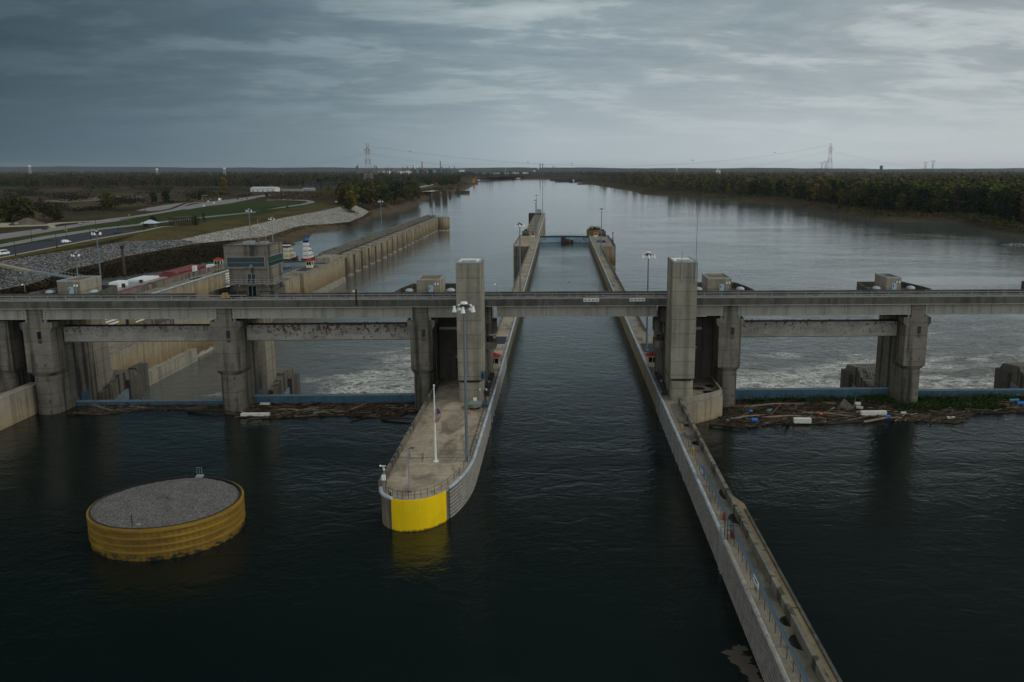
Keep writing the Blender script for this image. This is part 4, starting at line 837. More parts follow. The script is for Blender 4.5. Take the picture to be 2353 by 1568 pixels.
# ------------------------------------------------------------------ light masts
def mast(base, h, label, r=0.26, heads=5, full=True):
    t = thing('light_mast', label, 'light mast', base, 'tall lock light masts')
    b = Vector(base); zt = b.z + h
    MB().tube([b, (b.x, b.y, zt)], [r, r * 0.55], 10).build('pole', 'pole_steel', t)
    MB().cyl(b.x, b.y, r * 2, b.z, b.z + 0.12, 8).build('base_plate', 'rail_steel', t)
    m = MB().cyl(b.x, b.y, 0.5, zt - 0.1, zt + 0.55, 8)
    for k in range(heads):
        a = 2 * pi * k / heads - pi / 2; m.bar((b.x, b.y, zt + 0.2), (b.x + 1.35 * cos(a), b.y + 1.35 * sin(a), zt + 0.1), 0.07)
    m.build('lamp_ring', 'dark_steel', t)
    MB().cyl(b.x, b.y, 0.55, zt + 0.56, zt + 0.85, 12, 0.45).build('ring_cover', 'white_paint' if b.y < 240 else 'galv', t)
    for k in range(heads):
        a = 2 * pi * k / heads - pi / 2; x, y = b.x + 1.4 * cos(a), b.y + 1.4 * sin(a)
        MB().cyl(x, y, 0.34, zt - 0.55, zt + 0.1, 10, 0.18).cyl(x, y, 0.2, zt + 0.1, zt + 0.3, 8).build('lamp_head', 'white_paint', t)
    return t
mast((-13.6, 124.3, WT), 23.0, 'blue-grey light mast on the yellow-nosed deck, right of the flagpole')
mast((20.9, 206, WT), 22.6, 'blue-grey light mast on the right lock wall, seen beyond the right tower')
def farmast(xt, yt, xb, yb, z, label, Yw=None):
    b = at(xb, yb, z) if Yw is None else Vector((aty(xb, yb, Yw).x, Yw, z)); top = aty(xt, yt, b.y)
    return mast((b.x, b.y, z), max(5, top.z - z), label, 0.3)
farmast(1193, 517, 1195.5, 664, WT, 'light mast on the left lock wall, rising left of the channel', 285)
farmast(1381, 482, 1381.3, 594, WT, 'light mast on the right lock wall near the far gate', 438)
farmast(1230, 462, 1231, 545, WT, 'shorter of two light masts beside the far left booth', 555)
farmast(1233, 451, 1233.5, 540, WT, 'taller of two light masts beside the far left booth', 580)
farmast(1247, 434, 1247, 488, WT, 'light mast standing at the end of the far guide wall', 868)
farmast(877, 463, 877.6, 542, WT, 'light mast midway along the cells of the left guide wall', 548)
farmast(993, 439, 993.5, 497, WT, 'light mast at the far end of the left guide wall', 795)
farmast(174.5, 586, 178.5, 634, -2.0, 'light mast in front of the grey rock slope at far left', 345)
farmast(222, 536, 235, 672, 0.0, 'light mast with white lamps seen against the parking lot', 300)
farmast(625, 503, 627, 549, WT, 'light mast behind the control building roof', 470)
farmast(571.5, 484, 576, 548, WT, 'light mast rising behind the left of the control building', 455)
# ------------------------------------------------------------------ flag, poles and small gear on the yellow-nosed deck
t = thing('flagpole', 'tall white flagpole on the deck behind the yellow nose', 'flagpole', (-18.2, 124.2, WT))
MB().tube([(-18.2, 124.2, WT), (-18.2, 124.2, 15.75)], [0.17, 0.07], 10).build('pole', 'white_paint', t)
MB().cyl(-18.2, 124.2, 0.42, WT, WT + 0.12, 12).build('base', 'white_paint', t)
MB().sphere((-18.2, 124.2, 15.88), 0.14, 8, 6).build('finial', 'white_paint', t)
# limp flag at half mast: hanging folds, stripes, canton
t = thing('flag', 'red, white and blue striped flag hanging limp at half mast', 'flag', (-18.15, 124.1, 12))
def fold(u, v):      # u along the fly 0..1, v down the hoist 0..1
    wd = 1.0 * sin(pi * min(0.97, 0.16 + 0.72 * u)); q = (1 - v) * (0.55 + 0.45 * u) + 0.05
    return Vector((-18.1 + wd * q + 0.06 * sin(6 * u + 5 * v), 124.0 - 0.14 * sin(13 * q + 2 * u), 12.75 - 1.0 * v * (1 - u) ** 1.5 - 2.35 * u - 0.1 * v))
cnt = dict(flag_red=MB(), flag_white=MB(), flag_blue=MB()); NU = 24
for s_ in range(13):
    for i in range(NU):
        u0, u1 = i / NU, (i + 1) / NU; v0, v1 = s_ / 13, (s_ + 1) / 13
        mt = 'flag_blue' if (u0 < 0.4 and s_ < 7) else ('flag_red' if s_ % 2 == 0 else 'flag_white')
        cnt[mt].add([fold(u0, v0), fold(u1, v0), fold(u1, v1), fold(u0, v1)], [(0, 1, 2, 3)])
for k, nm in (('flag_red', 'red_stripes'), ('flag_white', 'white_stripes'), ('flag_blue', 'blue_canton')): cnt[k].build(nm, k, t)
stars = MB()
for r_ in range(5):
    for c_ in range(4):
        p = fold(0.05 + 0.085 * c_, 0.04 + 0.1 * r_) + Vector((0, -0.012, 0)); stars.box(p.x - 0.02, p.x + 0.02, p.y - 0.004, p.y, p.z - 0.02, p.z + 0.02)
stars.build('stars', 'flag_white', t)
t = thing('lamp_post', 'thin grey pole with a short arm near the yellow nose railing', 'lamp post', (-20.0, 111.8, WT))
MB().tube([(-20.0, 111.8, WT), (-20.0, 111.8, 10.6)], [0.11, 0.08], 8).build('pole', 'rail_steel', t)
MB().tube([(-20.0, 111.8, 10.3), (-19.6, 111.75, 10.45)], 0.04, 5).box(-19.75, -19.2, 111.6, 111.85, 10.4, 10.5).build('arm', 'dark_steel', t)
MB().cyl(-20.0, 111.8, 0.22, WT, WT + 0.1, 8).build('base', 'dark_steel', t)
t = thing('weather_station', 'white wind vane on a short post at the left parapet', 'weather station', (-23.7, 113.4, WT))
MB().tube([(-23.7, 113.4, WT), (-23.7, 113.4, 7.3)], 0.06, 6).box(-24.0, -23.4, 113.2, 113.6, WT, WT + 0.15).build('post', 'rail_steel', t)
MB().box(-24.0, -23.45, 113.1, 113.35, 5.4, 6.1).build('cabinet', 'white_paint', t)
MB().box(-24.2, -23.4, 113.36, 113.44, 7.3, 7.42).sphere((-24.15, 113.4, 7.36), 0.15, 8, 5).box(-23.85, -23.6, 113.38, 113.42, 6.9, 7.3).box(-23.8, -23.55, 113.3, 113.5, 6.75, 6.95).build('wind_vane', 'white_paint', t)
t = thing('beacon_light', 'small black beacon on the railing of the yellow nose', 'beacon', (-22.4, 109.8, WT))
MB().cyl(-22.3, 110.2, 0.12, WT, WT + 0.5, 8).build('lamp', 'black_rubber', t); MB().box(-22.5, -22.1, 110.0, 110.4, WT, WT + 0.08).build('base', 'dark_steel', t)
t = thing('work_skiff', 'grey-green flat work skiff parked on the deck under the left tower', 'skiff', (-14.9, 153.8, WT))
q = [(-16.6, 152.6), (-15.2, 151.9), (-13.9, 153.2), (-13.8, 155.8), (-16.4, 155.6)]
MB().prism([(x * 0.96 - 0.6, y * 0.985 + 2.3) for x, y in q], WT + 0.45, WT + 1.0, q).build('hull', 'dull_green', t)
MB().box(-16.2, -14.1, 153.3, 153.6, WT + 1.001, WT + 1.08).box(-16.2, -14.0, 154.6, 154.9, WT + 1.001, WT + 1.08).build('thwart', 'galv', t)
MB().box(-15.6, -15.0, 155.1, 155.6, WT + 1.002, WT + 1.5).build('outboard', 'white_paint', t)
MB().box(-16.0, -14.3, 153, 153.2, WT, WT + 0.45).box(-16.0, -14.3, 155, 155.2, WT, WT + 0.45).build('cradle', 'dark_steel', t)
t = thing('traffic_cone', 'orange traffic cone on the deck in front of the skiff', 'cone', (-15.95, 150.4, WT))
MB().cyl(-15.95, 150.4, 0.17, WT + 0.04, WT + 0.8, 10, 0.04).build('cone', 'orange', t); MB().box(-16.2, -15.7, 150.15, 150.65, WT, WT + 0.04).build('cone_base', 'black_rubber', t)
t = thing('traffic_signal', 'blue signal box on a post beside the left tower base', 'signal', (-13.9, 156.6, WT))
MB().tube([(-13.9, 156.6, WT), (-13.9, 156.6, 9.0)], 0.07, 6).box(-14.5, -13.3, 156.5, 156.56, 7.2, 7.3).build('post', 'rail_steel', t)
MB().box(-14.3, -13.55, 156.3, 156.85, 9.0, 10.5).build('signal_box', 'blue_steel', t)
MB().box(-14.05, -13.8, 156.26, 156.3, 9.2, 10.2).build('lens', 'black_glass', t)
MB().cyl(-14.5, 156.5, 0.13, 6.95, 7.2, 8).cyl(-13.3, 156.5, 0.13, 6.95, 7.2, 8).build('lamp', 'white_paint', t)
def jib(x, y, label, s_=1):
    t = thing('mooring_winch', label, 'winch', (x, y, WT))
    MB().box(x - 0.5, x + 0.5, y - 0.7, y + 0.7, WT, WT + 0.7).build('winch_box', 'blue_steel', t)
    MB().bar((x, y, WT + 0.7), (x - 0.3 * s_, y - 0.2, WT + 2.8), 0.09).bar((x + 0.2, y + 0.4, WT + 0.7), (x - 0.3 * s_, y - 0.2, WT + 2.8), 0.07).bar((x, y, WT + 1.6), (x + 0.6 * s_, y + 0.3, WT + 2.2), 0.06).build('jib', 'dark_steel', t)
jib(-13.4, 155.2, 'small winch with a raised jib at the wall edge near the skiff')
# gate machinery beside the towers
def machinery(x, y, s_, label):
    t = thing('gate_machinery', label, 'machinery', (x, y, WT)); m = MB()
    for k in range(5):
        yy = y + k * 3.2
        m.box(x - 0.55, x + 0.55, yy, yy + 1.1, WT, WT + 1.0 + 0.5 * (k % 2)); m.tube([(x - 0.3, yy + 1.2, WT), (x - 0.3, yy + 1.2, WT + 2.1), (x + 0.3, yy + 1.2, WT + 2.1), (x + 0.3, yy + 1.2, WT)], 0.06, 5)
        m.tube([(x, yy + 1.6, WT + 0.7), (x, yy + 2.8, WT + 0.7)], 0.45, 10)
    m.build('drive_unit', 'dark_steel', t)
    m = MB()
    for k in range(8): m.box(x + s_ * 0.62, x + s_ * 0.68, y + k * 2.2, y + k * 2.2 + 0.06, WT, WT + 1.1)
    for z in (0.55, 1.08): m.box(x + s_ * 0.63, x + s_ * 0.67, y, y + 15.5, WT + z - 0.05, WT + z)
    m.build('guard_rail', 'rail_steel', t)
    MB().box(x - 0.2, x + 0.25, y + 6.0, y + 6.4, WT + 1.2, WT + 1.6).build('gear_cover', 'galv', t)
machinery(-13.75, 162, 1, 'black gate machinery crowded beside the left lock tower')
machinery(20.15, 163, -1, 'black gate machinery crowded beside the right lock tower')
def booth(p, label, s=1.0, yaw=0.0):
    t = thing('lock_booth', label, 'booth', p, 'red-roofed lock operator booths'); x, y, z = p
    MB().box(x - 1.1 * s, x + 1.1 * s, y - 1.1 * s, y + 1.1 * s, z, z + 2.5 * s).build('wall', 'cream_paint', t)
    MB().prism([(x - 1.45 * s, y - 1.45 * s), (x + 1.45 * s, y - 1.45 * s), (x + 1.45 * s, y + 1.45 * s), (x - 1.45 * s, y + 1.45 * s)], z + 2.5 * s, z + 3.3 * s, [(x - 0.15, y - 0.15), (x + 0.15, y - 0.15), (x + 0.15, y + 0.15), (x - 0.15, y + 0.15)]).build('roof', 'red_roof', t)
    w_ = MB().box(x - 0.85 * s, x - 0.08 * s, y - 1.13 * s, y - 1.05 * s, z + 1.1 * s, z + 2.2 * s).box(x + 0.08 * s, x + 0.85 * s, y - 1.13 * s, y - 1.05 * s, z + 1.1 * s, z + 2.2 * s).box(x + 1.05 * s, x + 1.13 * s, y - 0.85 * s, y + 0.5 * s, z + 1.1 * s, z + 2.2 * s)
    w_.build('window', 'black_glass', t)
booth((-14.0, 187, WT), 'red-roofed booth half hidden behind the left lock tower')
booth((20.4, 188.5, WT), 'red-roofed booth half hidden behind the right lock tower')
booth((-16.6, 560, WT), 'red-roofed booth left of the far mitre gate', 1.1)
booth((23.2, 561, WT), 'red-roofed booth right of the far mitre gate', 1.15)
booth(tuple(T1(2010, 1088, WT)), 'red-roofed booth on the land-side lock wall by the control building', 1.35)
booth(tuple(T2(495, 1088, WT)), 'red-roofed white booth on the tide-stained wall before the guide cells', 1.15)
def tanks(x, y, label):
    t = thing('hydraulic_unit', label, 'hydraulic unit', (x, y, WT))
    MB().tube([(x - 2, y, WT + 1.7), (x + 2.2, y, WT + 1.7)], 1.5, 12).build('tank', 'concrete_dark', t)
    MB().box(x - 0.6, x + 1.2, y - 0.6, y + 0.6, WT + 3.2, WT + 4.2).box(x - 2.4, x + 2.5, y - 1.2, y + 1.2, WT, WT + 0.5).build('frame', 'dark_steel', t)
tanks(-21.8, 571, 'grey cylindrical unit at the left of the far mitre gate')
tanks(27.8, 570, 'grey cylindrical unit at the right of the far mitre gate')
m = MB(); t = thing('post', 'lone black post near the edge of the right gate block', 'post', (28.2, 500, WT))
m.cyl(30.2, 497, 0.2, WT, WT + 7, 6).cyl(30.2, 497, 0.4, WT + 7, WT + 7.5, 6); m.build('post_shaft', 'dark_steel', t)
t = thing('bollard_row', 'cluster of small black posts at the right block corner', 'posts', (31, 500, WT))
for k in range(4): MB().cyl(30.9, 500 + k * 6, 0.12, WT, WT + 2.8, 6).build('post', 'dark_steel', t)
# signs on the approach walkway
t = thing('mile_sign', 'white and blue sign board on the approach walkway railing', 'sign', (20.0, 83, WT))
MB().box(20.05, 20.09, 82.2, 84.4, WT + 0.9, WT + 1.55).build('board', 'white_paint', t)
MB().box(20.02, 20.049, 82.9, 83.7, WT + 1.25, WT + 1.5).box(20.02, 20.049, 82.4, 84.2, WT + 1.38, WT + 1.54).build('blue_band', 'bright_blue', t)
MB().cyl(20.12, 83.3, 0.04, WT, WT + 1.5, 5).build('sign_post', 'dark_steel', t)
t = thing('mile_sign', 'blue sign board farther along the walkway, toward the right tower', 'sign', (20.0, 117, WT))
MB().box(20.05, 20.09, 116.0, 118.4, WT + 0.7, WT + 1.6).build('board', 'bright_blue', t)
MB().box(20.02, 20.049, 116.5, 118.0, WT + 0.85, WT + 1.2).build('white_band', 'white_paint', t)
MB().cyl(20.12, 117, 0.04, WT, WT + 1.5, 5).build('sign_post', 'dark_steel', t)
for k, (y, c_, lab) in enumerate(((102.5, 'red_roof', 'red life-ring holder on the walkway railing'), (96.9, 'red_roof', 'red fire-hose reel by the walkway ladder'), (140.5, 'machine_yellow', 'yellow hydrant nearer the right tower'), (128.5, 'machine_yellow', 'yellow hydrant on the walkway, nearer the camera'))):
    t = thing('safety_station', lab, 'safety gear', (20.4, y, WT))
    MB().cyl(20.4, y, 0.2, WT, WT + 0.75, 8).cyl(20.4, y, 0.12, WT + 0.75, WT + 0.95, 8).build('body', c_, t); MB().box(20.25, 20.55, y - 0.1, y + 0.1, WT + 0.3, WT + 0.5).build('valve', 'dark_steel', t)
t = thing('wall_ladder', 'tall ladder cage at the edge of the approach walkway', 'ladder', (19.7, 97, WT)); m = MB()
for y in (96.2, 97.8): m.tube([(19.6, y, WT), (19.6, y, WT + 1.9), (20.3, y, WT + 1.9), (20.3, y, WT)], 0.05, 5)
for z in (0.6, 1.2, 1.85): m.tube([(19.6, 96.2, WT + z), (20.3, 96.2, WT + z), (20.3, 97.8, WT + z), (19.6, 97.8, WT + z)], 0.03, 4)
m.build('cage', 'dark_steel', t)
for (y, lab) in ((99.6, 'yellow cleat on the brown ledge, nearer the camera'), (112.6, 'yellow cleat at the far tip of the brown ledge')):
    t = thing('mooring_cleat', lab, 'cleat', (22.8, y, 3.0)); MB().box(22.6, 22.85, y, y + 0.9, 3.0, 3.25).build('cleat_base', 'machine_yellow', t); MB().box(22.55, 22.9, y - 0.2, y + 0.25, 3.251, 3.4).build('cleat_horn', 'dark_steel', t)
# ------------------------------------------------------------------ yellow mooring cell
c0 = Vector((-51.2, 108.7, 0)); RC = 9.2
t = thing('mooring_cell', 'round yellow sheet-pile cell filled with grey gravel, standing in the water', 'mooring cell', c0)
m = MB(); n = 300; prof = []
for i in range(n):
    a = 2 * pi * i / n; rr = RC + (0.09 if i % 4 < 2 else 0.0); prof.append((c0.x + rr * cos(a), c0.y + rr * sin(a)))
inn = ring(c0.x, c0.y, RC - 0.05, RC - 0.05, n)
vs = [(x, y, -3) for x, y in prof] + [(x, y, 4.15) for x, y in prof] + [(x, y, 4.15) for x, y in inn] + [(x, y, 2.5) for x, y in inn]
m.add(vs, [(k * n + i, k * n + (i + 1) % n, (k + 1) * n + (i + 1) % n, (k + 1) * n + i) for k in range(3) for i in range(n)]); m.build('sheet_piling', 'cell_yellow', t)
m = MB()
for z in (1.0, 1.9, 2.8, 3.72):
    a = ring(c0.x, c0.y, RC - 0.03, RC - 0.03, 120) ; a.append(a[0]); b_ = ring(c0.x, c0.y, RC + 0.24, RC + 0.24, 120); b_.append(b_[0]); m.sweep(a, b_, z, z + (0.34 if z > 3 else 0.24))
m.build('rubbing_band', 'cell_band', t)
q = ring(c0.x, c0.y, RC - 0.2, RC - 0.2, 120); q.append(q[0]); q2 = ring(c0.x, c0.y, RC - 0.055, RC - 0.055, 120); q2.append(q2[0])
MB().sweep(q, q2, 3.2, 4.2).build('rim', 'black_rubber', t)
m = MB(); NR, NA = 30, 130; vs = [(c0.x, c0.y, 4.5)]; fs = []
for j in range(1, NR + 1):
    for i in range(NA):
        a = 2 * pi * i / NA; rr = (RC - 0.1) * j / NR; e = j / NR
        z = 4.5 - 0.38 * e ** 2 + 0.09 * sin(3 * a + 4 * e) * e + random.uniform(-0.04, 0.04) - (0.42 + 0.12 * sin(7 * a) + random.uniform(-0.06, 0.06)) * max(0, (e - 0.93) / 0.07) * max(0.12, 0.25 + 0.75 * sin(a + 0.3))
        vs.append((c0.x + rr * cos(a), c0.y + rr * sin(a), z))
fs += [(0, 1 + i, 1 + (i + 1) % NA) for i in range(NA)]
fs += [(1 + (j - 1) * NA + i, 1 + j * NA + i, 1 + j * NA + (i + 1) % NA, 1 + (j - 1) * NA + (i + 1) % NA) for j in range(1, NR) for i in range(NA)]
m.add(vs, fs); m.build('gravel_fill', 'gravel', t)
MB().box(c0.x + 0.2, c0.x + 1.1, c0.y + 8.5, c0.y + 9.3, 4.21, 4.45).build('light_base', 'galv', t)
m = MB()
for x in (0.3, 0.65, 1.0): m.bar((c0.x + x, c0.y + 8.9, 4.45), (c0.x + x, c0.y + 8.9, 5.6), 0.025)
m.tube([(c0.x + 0.3, c0.y + 8.9, 5.6), (c0.x + 1.0, c0.y + 8.9, 5.6)], 0.025, 4); m.build('light_frame', 'rail_steel', t)
t = thing('marker_post', 'small marker post with a white box on the gravel-topped cell', 'marker post', (-51.6, 100.2, 4))
MB().cyl(-51.9, 100.5, 0.07, 3.7, 5.6, 6).box(-52.1, -50.9, 100.2, 100.9, 3.75, 3.98).build('post', 'dark_steel', t); MB().box(-51.5, -51.1, 100.6, 100.95, 3.981, 4.3).build('box', 'galv', t)
t = thing('mooring_cell', 'small yellow cell with shrubs growing from its top beyond the lock', 'mooring cell', (21, 650, LP))
cx_, cy = 25.5, 640
MB().prism([(cx_ + (5.5 + (0.2 if i % 3 else 0)) * cos(2 * pi * i / 60), cy + (5.5 + (0.2 if i % 3 else 0)) * sin(2 * pi * i / 60)) for i in range(60)], -12, 3.5).build('sheet_piling', 'cell_yellow', t)
MB().prism(ring(cx_, cy, 5.3, 5.3, 30), 3.5, 3.6).build('fill', 'dirt', t)
SMALL_CELL = (t, cx_, cy)
# ------------------------------------------------------------------ foliage built from many small leaf-clump faces
def leafmesh(name, centers, sizes, tints, mat, squash=0.8):
    """one quad per leaf clump, randomly turned; centers Nx3, sizes N, tints N"""
    n = len(centers); a = rng.normal(size=(n, 3)); a[:, 2] = np.abs(a[:, 2]) + 0.35; a /= np.linalg.norm(a, axis=1)[:, None]
    b = rng.normal(size=(n, 3)); e = np.cross(a, b); e /= np.linalg.norm(e, axis=1)[:, None]; g = np.cross(a, e)
    s = np.asarray(sizes)[:, None]; k = rng.uniform(0.6, 1.0, (n, 1)) * squash; c = np.asarray(centers)
    j = [rng.uniform(0.75, 1.2, (n, 1)) for _ in range(4)]
    v = np.stack([c - (e * s + g * s * k) * j[0], c + (e * s - g * s * k) * j[1], c + (e * s + g * s * k) * j[2], c - (e * s - g * s * k) * j[3]], 1).reshape(-1, 3)
    me = bpy.data.meshes.new(name); me.vertices.add(4 * n); me.vertices.foreach_set('co', v.astype(np.float32).ravel())
    me.loops.add(4 * n); me.loops.foreach_set('vertex_index', np.arange(4 * n, dtype=np.int32))
    me.polygons.add(n); me.polygons.foreach_set('loop_start', np.arange(0, 4 * n, 4, dtype=np.int32)); me.polygons.foreach_set('loop_total', np.full(n, 4, np.int32))
    at_ = me.attributes.new('tint', 'FLOAT', 'FACE'); at_.data.foreach_set('value', np.asarray(tints, np.float32))
    me.materials.append(M(mat)); me.update(calc_edges=True); return me
def crown(h, r, n, base=0.22, lobes=9, sz=(0.7, 1.3)):
    """clump centres of a crown of height h: several uneven lobes, hollow inside, gaps between"""
    L = []
    for k in range(lobes):
        f = rng.uniform(0, 1); z = h * (base + (0.93 - base) * (k + f * 0.8) / lobes); wz = sin(pi * min(1, max(0.1, (z / h - base + 0.1) / (1.12 - base)))) ** 0.7
        a = rng.uniform(0, 2 * pi); d_ = r * 0.62 * wz * rng.uniform(0.3, 1.0); L.append((d_ * cos(a), d_ * sin(a), z, r * rng.uniform(0.36, 0.58) * (0.6 + 0.4 * wz)))
    L.append((0, 0, h * 0.9, r * 0.4))
    w_ = np.array([q[3] ** 2 for q in L]); idx = rng.choice(len(L), n, p=w_ / w_.sum()); P = np.array(L)[idx]
    d_ = rng.normal(size=(n, 3)); d_ /= np.linalg.norm(d_, axis=1)[:, None]; rad = P[:, 3:4] * rng.uniform(0.55, 1.05, (n, 1))
    c = P[:, :3] + d_ * rad * np.array([1, 1, 0.85]); tint = np.clip(0.5 + 0.33 * d_[:, 2] * 0 + rng.normal(0, 0.16, n) + (idx % 5 - 2) * 0.09, 0, 1)
    return c, rng.uniform(sz[0], sz[1], n), tint
def trunkmesh(h, r, lean=0.0, limbs=5):
    m = MB(); m.tube([(0, 0, -1.5), (0.1, 0, h * 0.25), (lean * 0.5, 0.1, h * 0.55), (lean, 0, h * 0.85)], [r, r * 0.8, r * 0.5, r * 0.15], 6)
    for k in range(limbs):
        a = 2 * pi * k / limbs + 0.4; z = h * (0.3 + 0.09 * k); m.tube([(lean * 0.4, 0, z), (cos(a) * h * 0.1, sin(a) * h * 0.1, z + h * 0.1), (cos(a) * h * 0.17, sin(a) * h * 0.17, z + h * 0.24)], [r * 0.4, r * 0.25, r * 0.08], 4)
    return m
TREES = {}
def tree_kind(kind, h, r, n, mat, label, base=0.2, sz=(0.7, 1.3), lobes=10):
    o = thing('tree', label, 'tree', (0, -3000, 0))
    trunkmesh_ = trunkmesh(h, 0.35 * h / 20, 0.3)
    tr_ = bpy.data.meshes.new('trunk'); tr_.from_pydata([tuple(v) for v in trunkmesh_.v], [], trunkmesh_.f); tr_.materials.append(M('bark'))
    a = bpy.data.objects.new('trunk', tr_); COL.objects.link(a); a.parent = o
    c, s_, ti = crown(h, r, n, base, lobes, sz)
    b = bpy.data.objects.new('crown', leafmesh('crown', c, s_, ti, mat)); COL.objects.link(b); b.parent = o
    TREES.setdefault(kind, []).append(o); return o
for k in range(3):
    tree_kind('green', 29, 9.6, 800, 'leaf_green', '')
    tree_kind('dark', 30, 10.0, 800, 'leaf_dark', '')
    tree_kind('olive', 28, 9.4, 780, 'leaf_olive', '')
    tree_kind('gold', 26, 8.4, 680, 'leaf_gold', '')
    tree_kind('brown', 27, 8.0, 420, 'leaf_brown', '', sz=(0.5, 1.0))
    tree_kind('broad_green', 15, 8.2, 720, 'leaf_green', '', base=0.06, sz=(0.55, 1.05), lobes=14)
    tree_kind('broad_olive', 15, 8.6, 720, 'leaf_olive', '', base=0.06, sz=(0.55, 1.05), lobes=14)
    tree_kind('broad_gold', 14, 7.6, 680, 'leaf_gold', '', base=0.06, sz=(0.55, 1.05), lobes=14)
    tree_kind('broad_dark', 16, 8.6, 720, 'leaf_dark', '', base=0.06, sz=(0.55, 1.05), lobes=14)
used = set()
def plant(kind, x, y, z, s, label, group):
    src = random.choice(TREES[kind])
    if src.name in used: o = dup(src, (x, y, z), label, group, random.uniform(0, 6.28), s)
    else:
        used.add(src.name); o = src; o.location = (x, y, z); o.scale = (s, s, s); o['label'] = label
        if group: o['group'] = group
        if src.name not in KIDS: KIDS[src.name] = [(c, list(c.children)) for c in src.children]
    if group is None and 'group' in o: del o['group']
    return o
def forest(name, pts, hs, mat, per, label, sz=1.0, cat='forest'):
    """many trees reading as one mass: crowns only need their lit shells"""
    C_, S_, T_ = [], [], []
    tmpl = [crown(28, 10.5, per, 0.12, 9, (1.2, 2.1)) for _ in range(8)]
    for (x, y, z), h in zip(pts, hs):
        c, s_, ti = tmpl[rng.integers(6)]; k = h / 28; a = rng.uniform(0, 6.28); ca, sa = cos(a), sin(a)
        C_.append(np.stack([x + (c[:, 0] * ca - c[:, 1] * sa) * k, y + (c[:, 0] * sa + c[:, 1] * ca) * k, z + c[:, 2] * k], 1)); S_.append(s_ * k * sz); T_.append(np.clip(ti * 0.55 + rng.uniform(-0.15, 0.5), 0, 1))
    me = leafmesh(name, np.concatenate(C_), np.concatenate(S_), np.concatenate(T_), mat)
    o = bpy.data.objects.new(name, me); COL.objects.link(o); return tag(o, label, cat, kind='stuff')
def scatter(name, pts, size, mat, label, per=10, spread=1.5, hh=1.2, cat='scrub', parent=None):
    C_, S_, T_ = [], [], []
    for x, y, z in pts:
        n = per; d_ = rng.normal(size=(n, 3)) * np.array([spread, spread, hh * 0.45]); d_[:, 2] = np.abs(d_[:, 2])
        C_.append(d_ + np.array([x, y, z])); S_.append(rng.uniform(0.5, 1.1, n) * size); T_.append(np.clip(rng.uniform(0, 1) * 0.6 + rng.uniform(0, 0.4, n), 0, 1))
    me = leafmesh(name, np.concatenate(C_), np.concatenate(S_), np.concatenate(T_), mat); o = bpy.data.objects.new(name, me); COL.objects.link(o)
    if parent: o.parent = parent; o.location = -parent.location; return o
    return tag(o, label, cat, kind='stuff')
def inside(p, poly):
    x, y = p; r_ = False; n = len(poly)
    for i in range(n):
        x0, y0 = poly[i][:2]; x1, y1 = poly[(i + 1) % n][:2]
        if (y0 > y) != (y1 > y) and x < (x1 - x0) * (y - y0) / (y1 - y0) + x0: r_ = not r_
    return r_
# shrubs on the small yellow cell
t_, cx_, cy_ = SMALL_CELL
scatter('shrub', [(cx_ + random.uniform(-4.3, 4.3), cy_ + random.uniform(-4.3, 4.3), 3.6) for _ in range(26)], 0.35, 'leaf_olive', None, 22, 0.7, 2.2, parent=t_)
# ------------------------------------------------------------------ driftwood against the gates
def raft(name, poly, n, label, zmax=0.5, weed=None, bias=1.0, mats=('log', 'log_dark', 'log_pale')):
    xs = [p[0] for p in poly]; ys = [p[1] for p in poly]; ms = {k: MB() for k in mats}
    bl = MB(); bl.prism(poly, -0.3, 0.10)
    cnt = 0
    while cnt < n:
        x, y = random.uniform(min(xs), max(xs)), random.uniform(min(ys), max(ys))
        if not inside((x, y), poly): continue
        cnt += 1; L = min(9, random.lognormvariate(0.2, 0.75)); a = random.gauss(0.15, 0.5); r_ = 0.035 + 0.022 * L * random.uniform(0.5, 1.4); z = random.uniform(0.05, zmax) * random.uniform(0.3, 1)
        if abs(cos(a)) * L > 2 and not inside((x + L / 2 * cos(a), y + L / 2 * sin(a)), poly): L *= 0.4
        m = ms[random.choices(mats, (5, 6, 1.6))[0]]; c, s_ = cos(a) * L / 2, sin(a) * L / 2; tl_ = random.gauss(0, 0.05) * L
        m.tube([(x - c, y - s_, z - tl_), (x + random.gauss(0, 0.04) * L, y + random.gauss(0, 0.04) * L, z), (x + c, y + s_, z + tl_)], [r_, r_ * 0.9, r_ * 0.5], 5)
    o = bl.build(name, 'log_dark'); tag(o, label, 'driftwood', kind='stuff')
    for k in mats:
        q = ms[k].build('logs', k); q.parent = o
    return o
def rag(pts, amp=0.5, n=7):       # ragged outline
    r_ = []
    for i in range(len(pts)):
        a, b_ = Vector(pts[i][:2]), Vector(pts[(i + 1) % len(pts)][:2])
        for k in range(n): q = a.lerp(b_, k / n); r_.append((q.x + random.uniform(-amp, amp), q.y + random.uniform(-amp, amp)))
    return r_
PW = lambda l, f: [tuple(f(x, y, 0))[:2] for x, y in l]
raft('driftwood', rag([(-62, 171.9), (-28.9, 173.2)] + PW([(1460, 1240), (1250, 1290), (1050, 1295), (880, 1275), (600, 1278), (300, 1290), (60, 1305), (-150, 1290)], B2) + [(-66, 166.5)], 0.25, 5), 1500, 'brown driftwood raft packed against the gate left of the lock')
raft('driftwood', rag([(-95, 170.4), (-66.5, 171.6)] + PW([(2040, 1232), (1700, 1222), (1450, 1212), (1200, 1235), (900, 1270), (700, 1260)], B1), 0.3, 5), 380, 'thin dark driftwood drifting before the leftmost gate', 0.2, mats=('log_dark', 'log', 'log_pale'))
